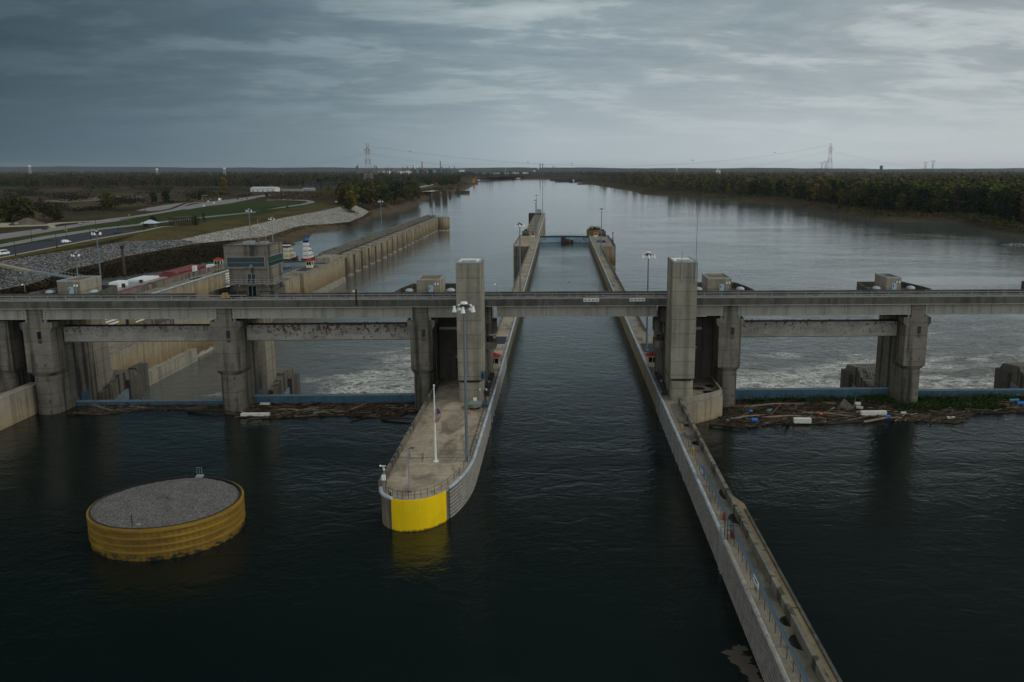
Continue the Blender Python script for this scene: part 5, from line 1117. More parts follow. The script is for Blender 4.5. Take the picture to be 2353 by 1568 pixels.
raft('driftwood', rag([(36, 175.6), (68, 177.0), (73, 177.0), (112, 178.6), (116, 172)] + PW([(2350, 1255), (1900, 1250), (1840, 1290), (1740, 1350), (1400, 1325), (1000, 1325), (600, 1350), (0, 1360)], B4) + PW([(2200, 1380), (2000, 1385), (1880, 1350), (1935, 1300)], B3), 0.3, 5), 3400, 'broad driftwood and rubbish raft to the right of the lock', 0.7)
weedpts = []
for _ in range(900):
    u = random.choice([random.uniform(38, 110), random.uniform(62, 92), random.uniform(62, 90)]); wmax = 4.8
    wmin = -3.2 if 67 < u < 88 else 3.4 - random.random() * 1.2
    if 68.0 < u < 72.9: wmin, wmax = -3.5, -0.3
    w_ = random.uniform(wmin, wmax); p = dam(u, w_, 0.15); weedpts.append((p.x, p.y, p.z))
scatter('weeds', weedpts, 0.16, 'weed', 'green weeds growing on the driftwood by the right gates', 26, 0.42, 1.1, 'weeds')
def junk(name, B, x, y, dims, mat, label, cat, rot=0.0, z=0.35, shape='box', mat2='dark_steel'):
    p = B(x, y, z); t = thing(name, label, cat, p, 'rubbish caught on the driftwood'); a, b_, c = dims
    f = lambda X_, Y_, Z_: Vector((p.x + X_ * cos(rot) - Y_ * sin(rot), p.y + X_ * sin(rot) + Y_ * cos(rot), p.z + Z_))
    if shape == 'box':
        MB(f).prism([(-a / 2, -b_ / 2 + 0.05), (-a / 2 + 0.06, -b_ / 2), (a / 2 - 0.05, -b_ / 2), (a / 2, -b_ / 2 + 0.08), (a / 2, b_ / 2 - 0.05), (a / 2 - 0.1, b_ / 2), (-a / 2, b_ / 2)], 0, c).build('block', mat, t)
    else:
        MB(f).tube([(-a / 2, 0, b_ / 2), (-a / 2 + 0.06, 0, b_ / 2), (a / 2 - 0.06, 0, b_ / 2), (a / 2, 0, b_ / 2)], [b_ * 0.42, b_ / 2, b_ / 2, b_ * 0.42], 10).build('drum', mat, t)
        MB(f).tube([(-0.06, 0, b_ / 2), (0.06, 0, b_ / 2)], b_ / 2 + 0.03, 10).build('drum_rib', mat, t)
junk('foam_block', B2, -5, 1272, (5.4, 0.9, 0.5), 'foam_block', 'long white foam slab at the left end of the driftwood left of the lock', 'foam block', 0.03)
junk('foam_block', B2, 85, 1170, (1.9, 0.7, 0.35), 'foam_block', 'small white slab against the blue gate beside the control-building pier', 'foam block')
junk('foam_block', B4, 968, 1266, (5.0, 0.85, 0.8), 'foam_block', 'longest white foam block on the right raft, below the weedy pier', 'foam block', 0.06)
junk('foam_block', B4, 314, 1336, (3.2, 1.0, 0.85), 'foam_block', 'white foam block at the water edge of the right raft', 'foam block', -0.02)
junk('foam_block', B4, 822, 1172, (1.2, 0.6, 0.5), 'foam_block', 'small white block beside the grey net heap', 'foam block')
junk('foam_block', B4, 842, 1205, (1.2, 0.55, 0.4), 'cream_paint', 'tilted cream block just below the grey net heap', 'foam block', -0.6)
junk('foam_block', B4, 1680, 1296, (1.4, 0.5, 0.3), 'cream_paint', 'pinkish slab near the right tip of the raft', 'foam block')
junk('foam_block', B4, 1245, 1252, (1.0, 0.5, 0.3), 'foam_block', 'white chunk under the weeds right of the longest foam block', 'foam block')
junk('plastic_drum', B3, 2225, 1330, (1.2, 0.75, 1), 'bright_blue', 'bright blue drum near the edge of the raft by the right tower', 'drum', 0.2, shape='drum')
junk('plastic_drum', B3, 2190, 1245, (0.9, 0.6, 1), 'bright_blue', 'blue drum higher on the raft near the right tower pier', 'drum', 0.6, shape='drum')
junk('plastic_drum', B4, 1093, 1297, (1.0, 0.7, 1), 'bright_blue', 'blue drum below the weedy pier', 'drum', 0.1, shape='drum')
junk('plastic_drum', B4, 2320, 1175, (1.6, 0.8, 1), 'bright_blue', 'blue drum at the far right edge of the raft', 'drum', 0.0, shape='drum')
junk('plastic_drum', B4, 10, 1235, (0.9, 0.5, 1), 'cyan_paint', 'cyan drum among pale logs by the right gate', 'drum', 0.3, shape='drum')
junk('plastic_drum', B4, 2260, 1140, (2.2, 0.5, 1), 'cyan_paint', 'long cyan float by the gate at far right', 'drum', 0.2, shape='drum')
junk('plastic_drum', B4, 484, 1267, (0.6, 0.5, 1), 'orange', 'small orange drum in the middle of the right raft', 'drum', 0.1, shape='drum')
junk('plastic_drum', B4, 1840, 1180, (0.8, 0.5, 1), 'cyan_paint', 'cyan drum beside the weeds at right', 'drum', 0.1, shape='drum')
p = B4(712, 1200, 0.3); t = thing('net_heap', 'grey heap of torn netting draped over the driftwood', 'net', p)
MB().add([(p.x - 1.9, p.y - 0.6, 0.2), (p.x + 1.6, p.y - 0.4, 0.2), (p.x + 1.9, p.y + 1.2, 0.2), (p.x - 1.4, p.y + 1.3, 0.2), (p.x - 0.3, p.y + 0.2, 2.2), (p.x + 0.6, p.y + 0.6, 1.4)], [(0, 1, 4), (1, 5, 4), (1, 2, 5), (2, 3, 5), (3, 4, 5), (3, 0, 4)]).build('netting', 'concrete_dark', t)
MB().tube([(p.x + 1.8, p.y + 0.5, 0.1), (p.x + 2.2, p.y + 0.6, 3.0)], [0.12, 0.03], 5).build('snag', 'log_pale', t)
for (B, x, y, L, a, lab) in ((B3, 2150, 1290, 9, 0.42, 'long pale log pointing toward the right lock pier'), (B4, 60, 1175, 13, 0.2, 'pale drift log lying along the weeds by the right gate'), (B4, 180, 1285, 10, 0.08, 'pale straight log in the left part of the right raft'), (B4, 560, 1265, 10, -0.3, 'slanting pale log in the middle of the right raft'), (B4, 1060, 1308, 9, 0.35, 'thick brown log below the weedy pier'), (B3, 1985, 1375, 7, -0.35, 'dark log trailing in the water near the right tower apron'), (B2, 1340, 1305, 8, -0.12, 'dark log trailing off the right end of the left raft'), (B2, 600, 1247, 3, 0.1, 'short pale plank on the left raft'), (B1, 1930, 1232, 9, -0.12, 'dark log floating beside the control-building pier')):
    p = B(x, y, 0.3); t = thing('drift_log', lab, 'log', p, 'large drift logs')
    MB().tube([(p.x - L / 2 * cos(a), p.y - L / 2 * sin(a), 0.25), (p.x, p.y + 0.15, 0.5), (p.x + L / 2 * cos(a), p.y + L / 2 * sin(a), 0.35)], [0.24, 0.2, 0.08], 7).build('log', 'log_dark' if 'dark' in lab else 'log_pale', t)
    MB().tube([(p.x + 0.6, p.y, 0.45), (p.x + 1.3, p.y + 0.5, 0.9)], [0.08, 0.03], 5).build('branch_stub', 'log', t)
# foam scum beside the approach wall
sc = MB()
for (x, y, rx, ry) in ((17.6, 78.0, 1.2, 1.3), (17.2, 79.2, 1.1, 0.7), (18.1, 76.3, 0.9, 1.2), (18.3, 74.6, 0.7, 1.1), (18.0, 80.0, 0.9, 0.7)):
    sc.prism([(x + rx * cos(2 * pi * k / 40) * random.uniform(0.6, 1.15), y + ry * sin(2 * pi * k / 40) * random.uniform(0.6, 1.15)) for k in range(40)], 0.003, 0.02 + 0.004 * len(sc.v) / 80)
tag(sc.build('river_scum', 'dirt'), 'brown scum floating beside the approach wall', 'scum', kind='stuff')
# perched birds and birds in flight
def bird(p, label, group, s=1.0, flying=False):
    t = thing('bird', label, 'bird', p, group); p = Vector(p)
    MB().sphere((p.x, p.y, p.z + 0.22 * s), 0.2 * s, 8, 6, 0.85).tube([(p.x + 0.12 * s, p.y, p.z + 0.32 * s), (p.x + 0.24 * s, p.y, p.z + 0.46 * s), (p.x + 0.36 * s, p.y, p.z + 0.44 * s)], [0.09 * s, 0.08 * s, 0.02 * s], 6).tube([(p.x - 0.15 * s, p.y, p.z + 0.2 * s), (p.x - 0.45 * s, p.y, p.z + 0.15 * s)], [0.08 * s, 0.02 * s], 5).build('body', 'dark_steel', t)
    if flying:
        for q in (-1, 1): MB().add([(p.x + 0.12 * s, p.y, p.z + 0.25 * s), (p.x - 0.15 * s, p.y, p.z + 0.25 * s), (p.x - 0.2 * s, p.y + q * 0.75 * s, p.z + 0.42 * s), (p.x + 0.05 * s, p.y + q * 0.8 * s, p.z + 0.45 * s), (p.x, p.y, p.z + 0.2 * s)], [(0, 1, 2, 3), (1, 4, 2), (4, 0, 3), (4, 3, 2)]).build('wing', 'dark_steel', t)
for i, u in enumerate((37.5, 38.6, 42.5, 45.2, 45.8, 46.7, 47.2, 49.0, 50.0, 50.4, 54.5, 40.0, 36.8, 58.0)): bird(tuple(dam(u, 4.6, 16.82)), 'small dark bird perched on the bulkhead beam right of the lock', 'birds perched on the right beam', 0.7)
for i, u in enumerate((-52, -46.2, -45.9, -38.4, -37.9, -36.0)): bird(tuple(dam(u, 4.6, 16.82)), 'small dark bird perched on the rust-spotted beam', 'birds perched on the rusty beam', 0.7)
for (x, y, lab) in ((942, 349, 'dark bird flying right of the left pylon'), (1213, 374, 'dark bird flying low over the far river bend'), (1314, 377.5, 'tiny bird flying above the far right riverbank'), (1592, 370, 'tiny bird flying between the pylons, nearer the right one'), (1781, 352, 'dark bird flying left of the right pylon')):
    bird(tuple(aty(x, y, 420)), lab, 'birds flying above the river', 1.0, True)
# ------------------------------------------------------------------ banks and land on both sides
def px(fn, pts, z): return [fn(a, b_, z) for a, b_ in pts]
def resample(P, n):
    d_ = [0]
    for a, b_ in zip(P, P[1:]): d_.append(d_[-1] + (b_ - a).length)
    r_ = []; j = 0
    for k in range(n):
        s_ = d_[-1] * k / (n - 1)
        while j < len(d_) - 2 and d_[j + 1] < s_: j += 1
        f = (s_ - d_[j]) / max(1e-9, d_[j + 1] - d_[j]); r_.append(P[j].lerp(P[j + 1], min(1, f)))
    return r_
def loftstrip(name, A, B_, mat, n=160, m=14, jit=0.25, label=None, kind='structure'):
    A = resample(A, n); B_ = resample(B_, n); vs = []; fs = []
    for i in range(n):
        for j in range(m + 1):
            q = A[i].lerp(B_[i], j / m); e = jit if 0 < j < m else 0
            vs.append((q.x + random.uniform(-e, e), q.y + random.uniform(-e, e), q.z + random.uniform(-e, e)))
    fs = [(i * (m + 1) + j, (i + 1) * (m + 1) + j, (i + 1) * (m + 1) + j + 1, i * (m + 1) + j + 1) for i in range(n - 1) for j in range(m)]
    o = MB().add(vs, fs).build(name, mat); return tag(o, label, kind=kind)
def pz(fn, pts): return [fn(a_, b_, c_) for a_, b_, c_ in pts]
LG = px(T1, [(-500, 1104), (-200, 1058), (5, 1022), (400, 954), (700, 900), (1000, 838), (1320, 768), (1640, 718), (1950, 670), (2352, 630)], LAND) + px(T2, [(250, 572), (560, 532), (740, 512), (860, 548)], LAND)
L2 = pz(T1, [(-500, 1110, 4.4), (-200, 1065, 4.3), (5, 1028, 4.2), (400, 962, 4.0), (700, 922, 3.2), (1100, 852, 1.8), (1400, 838, 0.4), (1650, 832, -0.8), (1900, 776, 0.0), (2352, 690, 1.4)]) + pz(T2, [(250, 630, 2.0), (560, 575, 3.0), (770, 530, 4.2), (870, 556, 3.6)])
L1 = px(T1, [(-500, 1380), (-200, 1330), (0, 1290), (250, 1250), (480, 1170), (640, 1105), (850, 1062), (1150, 985), (1400, 942), (1650, 892), (1850, 862), (2100, 838)], -3.0) + px(T2, [(100, 800), (260, 748), (400, 704), (700, 684), (860, 668), (980, 618)], -3.0)
L0 = px(T1, [(-500, 1500), (-200, 1420), (0, 1390), (300, 1330), (560, 1240), (900, 1195), (1200, 1155), (1500, 1115), (1900, 1045), (2100, 990)], LP - 0.2) + px(T2, [(120, 925), (270, 890), (430, 845), (500, 815), (535, 770), (700, 742), (870, 700), (1000, 662), (1118, 622)], LP - 0.2)
W2 = px(T2, [(1118, 610), (1130, 598), (1300, 562), (1450, 530), (1530, 492), (1510, 472), (1600, 452), (1700, 428), (1790, 407), (1890, 386), (1960, 360), (2000, 333), (2070, 292), (2352, 271)], LP - 0.2)
W2 = [w_ for i, w_ in enumerate(W2) if i == 0 or w_.y > W2[i - 1].y + 1]
W2 = [Vector((p.x, p.y, LP - 0.2)) for p in W2] + [Vector((-150, 4900, LP - 0.2))]
I2 = [Vector((p.x - d_, p.y + 2, LAND)) for p, d_ in zip(W2, [26, 24, 20, 18, 18, 18, 20, 22, 24, 26, 28, 30, 30, 30, 30, 30, 30])]
L2.append(I2[0].copy()); LG.append(I2[0] + Vector((-4, 0, 0))); L1.append(I2[0].lerp(W2[0], 0.62)); L0.append(W2[0].copy())
loftstrip('levee_slope', LG, L2, 'levee_grass', 200, 6, 0.12)
RL2 = resample(L2, 200); RL1 = resample(L1, 200); RL0 = resample(L0, 200)
kx = min(range(200), key=lambda i: (RL2[i] - T1(1650, 832, -0.8)).length)
k1 = min(range(200), key=lambda i: (RL1[i] - T1(1850, 862, -3)).length)
loftstrip('rock_slope', RL2[:kx + 1], RL1[:k1 + 1], 'riprap_grey', 220, 26, 0.4)
loftstrip('rock_slope', RL2[kx:], RL1[k1:], 'riprap_pale', 260, 22, 0.35)
k0 = min(range(200), key=lambda i: (RL0[i] - T2(300, 880, LP)).length)
loftstrip('scrub_bank', RL1[:k1 + 8], RL0[:k0 + 1], 'dark_scrub', 160, 12, 0.5)
loftstrip('mud_bank', RL1[k1 + 7:], RL0[k0:], 'mud', 160, 10, 0.3)
pts = []
for _ in range(2600):
    i = random.randint(0, 199); f = random.random() ** 0.8
    a = RL1[min(199, int(i * (k1 + 8) / 199))].lerp(RL0[min(199, int(i * (k0 + 2) / 199))], 0.16 + 0.82 * f); pts.append((a.x, a.y, a.z))
scatter('bank_scrub', pts, 0.45, 'scrub', 'dark brushy scrub along the foot of the rock slope', 14, 2.8, 0.6)
pts = []
for _ in range(700):
    i = random.randint(0, 195); a = RL1[i].lerp(RL0[min(199, i)], random.uniform(0.06, 0.3)); pts.append((a.x, a.y, a.z))
scatter('bank_scrub', pts, 0.35, 'leaf_brown', 'olive weeds lining the lower edge of the rocks', 9, 1.8, 0.8)
loftstrip('mud_bank', I2, W2, 'mud', 260, 10, 0.5)
base = [(p.x, p.y, LAND) for p in LG] + [(p.x, p.y, LAND) for p in I2[1:]] + [(-30000, 4900, LAND), (-30000, 240, LAND)]
def patch(name, pts, mat, dz=0.0, kind='structure'):
    me = MB(); v = [(p[0], p[1], LAND + dz) for p in pts]; me.add(v, [tuple(range(len(v)))]); o = me.build(name, mat)
    if kind: tag(o, kind=kind)
    return o
patch('field', base, 'field')
far = MB(); far.add([(-40000, 4895, LAND - 0.3), (40000, 4895, LAND - 0.3), (40000, 34000, LAND - 0.3), (-40000, 34000, LAND - 0.3)], [(0, 1, 2, 3)]); tag(far.build('far_plain', 'forest_floor'), kind='structure')
fb = MB(); fb.add([(-400, 4830, LP - 0.3), (400, 4830, LP - 0.3), (400, 4896, LAND - 0.3), (-400, 4896, LAND - 0.3)], [(0, 1, 2, 3)]); tag(fb.build('far_bank', 'right_bank'), kind='structure')
G1 = lambda l: px(T1, l, LAND); G2 = lambda l: px(T2, l, LAND)
patch('lawn', G1([(-300, 900), (0, 832), (400, 770), (800, 700), (1100, 660), (1300, 625), (1600, 575), (1900, 525), (2100, 500), (2352, 470)]) + G2([(100, 462), (250, 466), (450, 474), (560, 492), (640, 500), (745, 510), (560, 530), (250, 570)]) + G1([(2352, 628), (1950, 668), (1640, 716), (1320, 766), (1000, 836), (700, 898), (400, 952), (5, 1020), (-300, 1072)]), 'lawn', 0.03)
patch('levee_grass', G1([(-300, 1050), (0, 1003), (400, 925), (830, 835), (1320, 752), (1500, 712), (1700, 704), (1950, 655), (2352, 616)]) + G2([(250, 556), (500, 514), (600, 494), (700, 498), (744, 511), (560, 531), (250, 571)]) + G1([(2352, 629), (1950, 669), (1640, 717), (1320, 767), (1000, 837), (700, 899), (400, 953), (5, 1021), (-300, 1073)]), 'levee_grass', 0.06)
patch('highway', G1([(-300, 845), (0, 780), (330, 738), (700, 690), (1000, 640), (1200, 618), (1500, 570), (1750, 515), (1900, 487), (2352, 432)]) + G2([(100, 416), (260, 402), (300, 406), (110, 432), (0, 446)]) + G1([(2352, 452), (2100, 500), (1900, 525), (1600, 575), (1300, 625), (1100, 660), (800, 700), (400, 770), (0, 832), (-300, 895)]), 'road_grey', 0.09)
patch('median', G1([(1100, 648), (1350, 612), (1700, 552), (1710, 556), (1360, 618), (1105, 654)]), 'lawn', 0.12)
patch('frontage_road', G1([(-300, 925), (0, 876), (400, 800), (850, 735), (1250, 690), (1700, 640), (2352, 571)]) + G2([(250, 528), (420, 503), (480, 488), (450, 476), (250, 468), (100, 472), (100, 466), (250, 460), (470, 468), (525, 478), (545, 492), (440, 512), (250, 540), (0, 567)]) + G1([(2352, 582), (1700, 652), (1300, 700), (960, 738), (430, 826), (0, 905), (-300, 955)]), 'road_grey', 0.12)
patch('frontage_road', G1([(-300, 740), (0, 708), (300, 695), (520, 676), (750, 664), (1000, 650), (1020, 654), (760, 671), (560, 686), (500, 700), (520, 724), (470, 730), (440, 706), (0, 720), (-300, 755)]), 'kerb', 0.12)
patch('parking_lot', G1([(-300, 985), (0, 922), (360, 852), (540, 850), (440, 832), (700, 790), (960, 742), (1200, 740), (1312, 746), (830, 831), (400, 915), (0, 994), (-300, 1060)]), 'asphalt', 0.15)
patch('path', G1([(-300, 1062), (0, 996), (400, 917), (830, 833), (1320, 747), (1480, 712), (1640, 704), (1640, 710), (1500, 717), (1330, 755), (832, 842), (402, 927), (0, 1006), (-300, 1078)]), 'kerb', 0.18)
patch('gravel_lot', G1([(1250, 565), (1330, 545), (1500, 515), (1690, 492), (1640, 515), (1560, 545), (1480, 562), (1380, 570)]), 'road_grey', 0.06)
patch('ramp', G1([(1560, 562), (1640, 530), (1720, 497), (1870, 484), (1870, 489), (1740, 503), (1680, 532), (1600, 560)]), 'road_grey', 0.07)
patch('track', G2([(1480, 350), (1540, 335), (1620, 322), (1640, 328), (1560, 345), (1500, 356)]), 'kerb', 0.06); patch('track', G2([(1500, 388), (1640, 378), (1690, 384), (1700, 402), (1685, 400), (1670, 388), (1500, 394)]), 'kerb', 0.06)
patch('track', G2([(1540, 270), (1548, 282), (1535, 295), (1545, 310), (1552, 310), (1543, 296), (1556, 284), (1546, 270)]), 'kerb', 0.06)
patch('lawn', G2([(1440, 262), (1520, 265), (1535, 300), (1480, 290)]), 'lawn', 0.04); patch('lawn', G2([(1470, 365), (1640, 335), (1720, 352), (1600, 382)]), 'levee_grass', 0.05)
patch('dirt_yard', G1([(0, 680), (120, 678), (200, 690), (200, 700), (0, 712)]), 'kerb', 0.05)
patch('field_strip', G1([(300, 478), (600, 455), (1000, 440), (1300, 418), (1320, 450), (1000, 470), (600, 490)]), 'dirt', 0.04)
mp = T1(255, 692, LAND); tag(MB().add([(mp.x + a * 15 * cos(t_) , mp.y + a * 9 * sin(t_), LAND + 0.05 + (1 - a) * 5.5 + random.uniform(-.3, .3)) for a in (1, .7, .4, .1) for t_ in [2 * pi * k / 14 for k in range(14)]], [(j * 14 + i, j * 14 + (i + 1) % 14, (j + 1) * 14 + (i + 1) % 14, (j + 1) * 14 + i) for j in range(3) for i in range(14)] + [tuple(range(42, 56))]).build('dirt_mound', 'dirt'), 'dirt mound beside the parked cars at far left', 'dirt mound')
# walkway down the rock slope to the dam
a = T1(-60, 1035, 4.6); b_ = T1(300, 1108, 4.6); c = T1(760, 1180, 4.6)
tag(MB().sweep([(a.x, a.y), (b_.x, b_.y)], [(a.x + 0.4, a.y - 3.0), (b_.x + 0.4, b_.y - 3.0)], 3.7, 4.6).build('causeway', 'kerb'), 'pale causeway crossing the rock slope to the footbridge', 'causeway')
t = thing('footbridge', 'slender steel footbridge from the rock slope to the dam', 'footbridge', b_)
MB().sweep([(b_.x, b_.y), (c.x, c.y)], [(b_.x + 0.3, b_.y - 2.4), (c.x + 0.3, c.y - 2.4)], 3.8, 4.5).build('deck', 'pale_blue_steel', t)
m = MB()
for k in range(16):
    q = Vector(b_).lerp(c, k / 15); m.box(q.x - 0.06, q.x + 0.06, q.y - 0.06, q.y + 0.06, 4.5, 5.7)
m.tube([(b_.x, b_.y, 5.7), (c.x, c.y, 5.7)], 0.08, 4); m.build('railing', 'rail_steel', t)
# right bank
WR = px(T3, [(560, 300), (780, 335), (900, 355), (1130, 390), (1180, 415), (1500, 430), (1800, 455)], LP - 0.2) + px(T4, [(0, 490), (560, 590), (1000, 645), (1680, 662), (1850, 690), (2010, 742), (2352, 792), (2800, 880), (3600, 1100)], LP - 0.2)
IR = [Vector((p.x + d_ * 0.85, p.y + d_ * 0.55, -1.0)) for p, d_ in zip(WR, [60, 60, 60, 60, 55, 50, 45, 45, 42, 36, 34, 30, 28, 26, 24, 24])]
loftstrip('right_bank', WR, IR, 'right_bank', 300, 14, 0.5)
patch('right_plain', [(p.x, p.y) for p in IR] + [(3000, 350), (30000, 350), (30000, 4900), (60, 4900), (40, 3700)], 'forest_floor', -1.0 - LAND)
p = T4(2290, 880, LP); tag(MB().add([(p.x + a * 16 * cos(t_), p.y + a * 4 * sin(t_), LP - 0.3 + (1 - a) * 1.8 + random.uniform(-.15, .15)) for a in (1, .75, .45, .1) for t_ in [2 * pi * k / 20 for k in range(20)]], [(j * 20 + i, j * 20 + (i + 1) % 20, (j + 1) * 20 + (i + 1) % 20, (j + 1) * 20 + i) for j in range(3) for i in range(20)] + [tuple(range(60, 80))]).build('rock_spit', 'riprap_grey'), kind='structure')
# far hills
vs = []; fs = []; nn = 260
for i in range(nn):
    x = -17500 + 35000 * i / (nn - 1); f = x / 14500
    top = 62 + (16 if f < -0.35 else 0) * min(1, (-f - 0.35) * 6) - 14 * max(0, min(1, (f - 0.05) * 3)) + 5 * sin(i * 0.21) + 3 * sin(i * 0.57 + 1) + random.uniform(-2.5, 2.5)
    vs += [(x, 14500, 0), (x, 15400, top), (x, 17500, 0)]
for i in range(nn - 1): fs += [(3 * i, 3 * i + 3, 3 * i + 4, 3 * i + 1), (3 * i + 1, 3 * i + 4, 3 * i + 5, 3 * i + 2)]
tag(MB().add(vs, fs).build('hills', 'hill_wood'), kind='structure')
# ------------------------------------------------------------------ forests and single trees
def curve_x(P, y):
    P = sorted(P, key=lambda q: q.y)
    for a, b_ in zip(P, P[1:]):
        if a.y <= y <= b_.y: return a.x + (b_.x - a.x) * (y - a.y) / max(1e-6, b_.y - a.y)
    return P[0].x if y < P[0].y else P[-1].x
def band_pts(n, y0, y1, fx0, fx1, z):
    r_ = []
    for _ in range(n):
        y = 1 / random.uniform(1 / y1, 1 / y0); a, b_ = fx0(y), fx1(y)
        if b_ > a: r_.append((random.uniform(a, b_), y, z))
    return r_
rpts = band_pts(7200, 760, 9500, lambda y: curve_x(IR, y) + 22, lambda y: 0.56 * y + 80, -1.2)
k = int(len(rpts) * 0.62)
forest('forest', rpts[:k], rng.normal(27, 2.8, k).clip(18, 34), 'leaf_forest', 85, 'dense autumn forest covering the right bank')
kk = [p for p in rpts[k:] if p[1] > 1150]; forest('forest', kk, rng.normal(27, 3, len(kk)).clip(18, 34), 'leaf_brown', 70, 'bare brownish woods behind the right-bank forest')
kk = [p for p in rpts[k:] if p[1] <= 1500]; forest('forest', kk, rng.normal(27, 3, len(kk)).clip(18, 34), 'leaf_green', 110, 'green treetops filling the right-bank forest')
lpts = band_pts(4600, 2050, 9000, lambda y: -0.70 * y - 60, lambda y: min(curve_x(I2, y) - 45, -0.205 * y if y < 2500 else 1e9), LAND)
k = len(lpts) // 2
forest('forest', lpts[:k], rng.normal(19, 3, k).clip(10, 26), 'leaf_brown', 60, 'brown leafless woods across the left horizon')
forest('forest', lpts[k:], rng.normal(19, 3, len(lpts) - k).clip(10, 26), 'leaf_dark', 60, 'dark green woods across the left horizon')
fpts = band_pts(900, 5000, 9500, lambda y: -0.2 * y, lambda y: 0.12 * y, LAND)
fpts = [p for p in fpts if p[1] > 5600 or p[0] < -380 or p[0] > 130]
forest('forest', fpts, rng.normal(17, 3, len(fpts)).clip(10, 24), 'leaf_dark', 45, 'distant trees around the refinery town')
# right bank edge trees, one object each
cand = []
for i in range(165):
    y = 1 / random.uniform(1 / 1750, 1 / 690); x = curve_x(IR, y) + random.uniform(3, 34)
    if x < 0.56 * y: cand.append((x, y))
RT_LAB = {'green': 'mid-green tree at the front edge of the right-bank forest', 'dark': 'dark green tree at the front edge of the right-bank forest', 'olive': 'olive-tinged tree at the front edge of the right-bank forest', 'gold': 'golden-leaved tree at the front edge of the right-bank forest', 'brown': 'thin brown tree at the front edge of the right-bank forest'}
for x, y in cand:
    kd = random.choices(['green', 'dark', 'olive', 'gold', 'brown'], [5, 4, 3.5, 1.6, 1.0])[0]
    plant(kd, x, y, -1.5, random.uniform(0.72, 1.08), RT_LAB[kd], 'trees along the right bank')
for (x, y, s_) in ((2170, 645, 0.42), (2310, 660, 0.45), (2250, 690, 0.3), (520, 510, 0.3), (360, 490, 0.3), (650, 545, 0.25), (820, 545, 0.24), (440, 500, 0.26)):
    p = T4(x, y, -3.0); plant(random.choice(['olive', 'gold']), p.x, p.y, -3.5, s_, 'low yellow-green tree on the mud of the right bank', 'low trees on the right mudbank')
# left clump round the pylon
LAB = {'green': 'green bushy tree in the riverside clump below the left pylon', 'olive': 'olive tree in the riverside clump below the left pylon', 'gold': 'rust-gold tree in the riverside clump below the left pylon', 'dark': 'dark tree in the riverside clump below the left pylon'}
for i in range(95):
    while True:
        X_, Y_ = random.uniform(780, 1470), random.uniform(380, 520)
        if Y_ < 525 - max(0, (X_ - 900)) * 0.16 and (X_ > 900 or Y_ > 395): break
    p = T2(X_, Y_, LAND)
    kd = random.choices(['green', 'olive', 'gold', 'dark'], [4, 4, 1.2 if X_ > 1150 else 3, 2])[0]
    plant('broad_' + kd, p.x, p.y, LAND - 0.8, random.uniform(0.9, 1.45), LAB[kd], 'trees below the left pylon')
for i in range(50):
    p = T2(random.uniform(1560, 1950), 0, LAND); p = T2(random.uniform(1560, 1940), random.uniform(285, 335), LAND)
    if p.x > curve_x(I2, p.y) - 12: continue
    kd = random.choices(['green', 'olive', 'brown', 'dark'], [3, 3, 3, 3])[0]
    plant(kd if kd == 'brown' else 'broad_' + kd, p.x, p.y, LAND - 0.8, random.uniform(0.6, 0.85) * (1 if kd == 'brown' else 1.7), {'green': 'green', 'olive': 'olive', 'brown': 'brown', 'dark': 'dark'}[kd] + ' tree in the far riverside wood past the old bridge piers', 'trees of the far left riverside wood')
for (X_, Y_, kd, s_, lab) in ((2058, 392, 'gold', 1.05, 'tall orange tree standing alone left of the white warehouse'), (985, 560, 'olive', 0.62, 'round olive tree between the fields and the highway'), (1420, 482, 'dark', 0.42, 'left of two dark round trees beyond the gravel lot'), (1535, 488, 'dark', 0.5, 'right of two dark round trees beyond the gravel lot'), (90, 668, 'olive', 0.62, 'yellow-green tree left of the dirt mound'), (170, 668, 'olive', 0.72, 'largest yellow-green tree behind the dirt mound'), (240, 664, 'green', 0.62, 'green tree right behind the dirt mound'), (400, 655, 'brown', 0.72, 'thin brown tree right of the dirt mound'), (470, 655, 'brown', 0.6, 'thin brown tree in the middle of the roadside thicket'), (530, 655, 'olive', 0.45, 'small yellowish tree at the right of the roadside thicket'), (1830, 465, 'dark', 0.36, 'dark tree behind the overhead road sign'), (1990, 440, 'gold', 0.3, 'low yellow bush-like tree below the tall orange tree'), (1930, 448, 'olive', 0.32, 'low olive tree near the tall orange tree'), (1880, 672, 'brown', 0.3, 'slim brown tree right of the long pergola'), (1800, 695, 'olive', 0.26, 'small tree at the right end of the long pergola'), (1410, 705, 'dark', 0.24, 'dark shrub-sized tree beside the picnic shelter')):
    p = T1(X_, Y_, LAND)
    if kd != 'brown' and s_ != 1.05: kd, s_ = 'broad_' + kd, s_ * 1.9
    plant(kd, p.x, p.y, LAND - 0.4, s_, lab, None)
for (X_, Y_, kd, s_, lab) in ((100, 440, 'dark', 0.22, 'dark bush beside the bend of the loop road'), (670, 395, 'gold', 0.45, 'rusty tree near the low storage sheds'), (760, 420, 'dark', 0.4, 'dark tree at the left edge of the pylon clump'), (600, 375, 'brown', 0.5, 'slim brown tree among the storage sheds'), (860, 545, 'dark', 0.42, 'dark tree leaning over the top of the pale rocks')):
    p = T2(X_, Y_, LAND)
    if kd != 'brown': kd, s_ = 'broad_' + kd, s_ * 1.8
    plant(kd, p.x, p.y, LAND - 0.4, s_, lab, None)
pts = []
for _ in range(4200):
    X_ = random.uniform(-50, 2300); Y_ = random.uniform(345, 640)
    if Y_ > 640 - X_ * 0.09: continue
    if not (noise_py := (sin(X_ * 0.011 + Y_ * 0.03) + sin(X_ * 0.004 - Y_ * 0.05 + 2) + random.uniform(-0.8, 0.8))) > 0.5: continue
    p = T1(X_, Y_, LAND); pts.append((p.x, p.y, LAND))
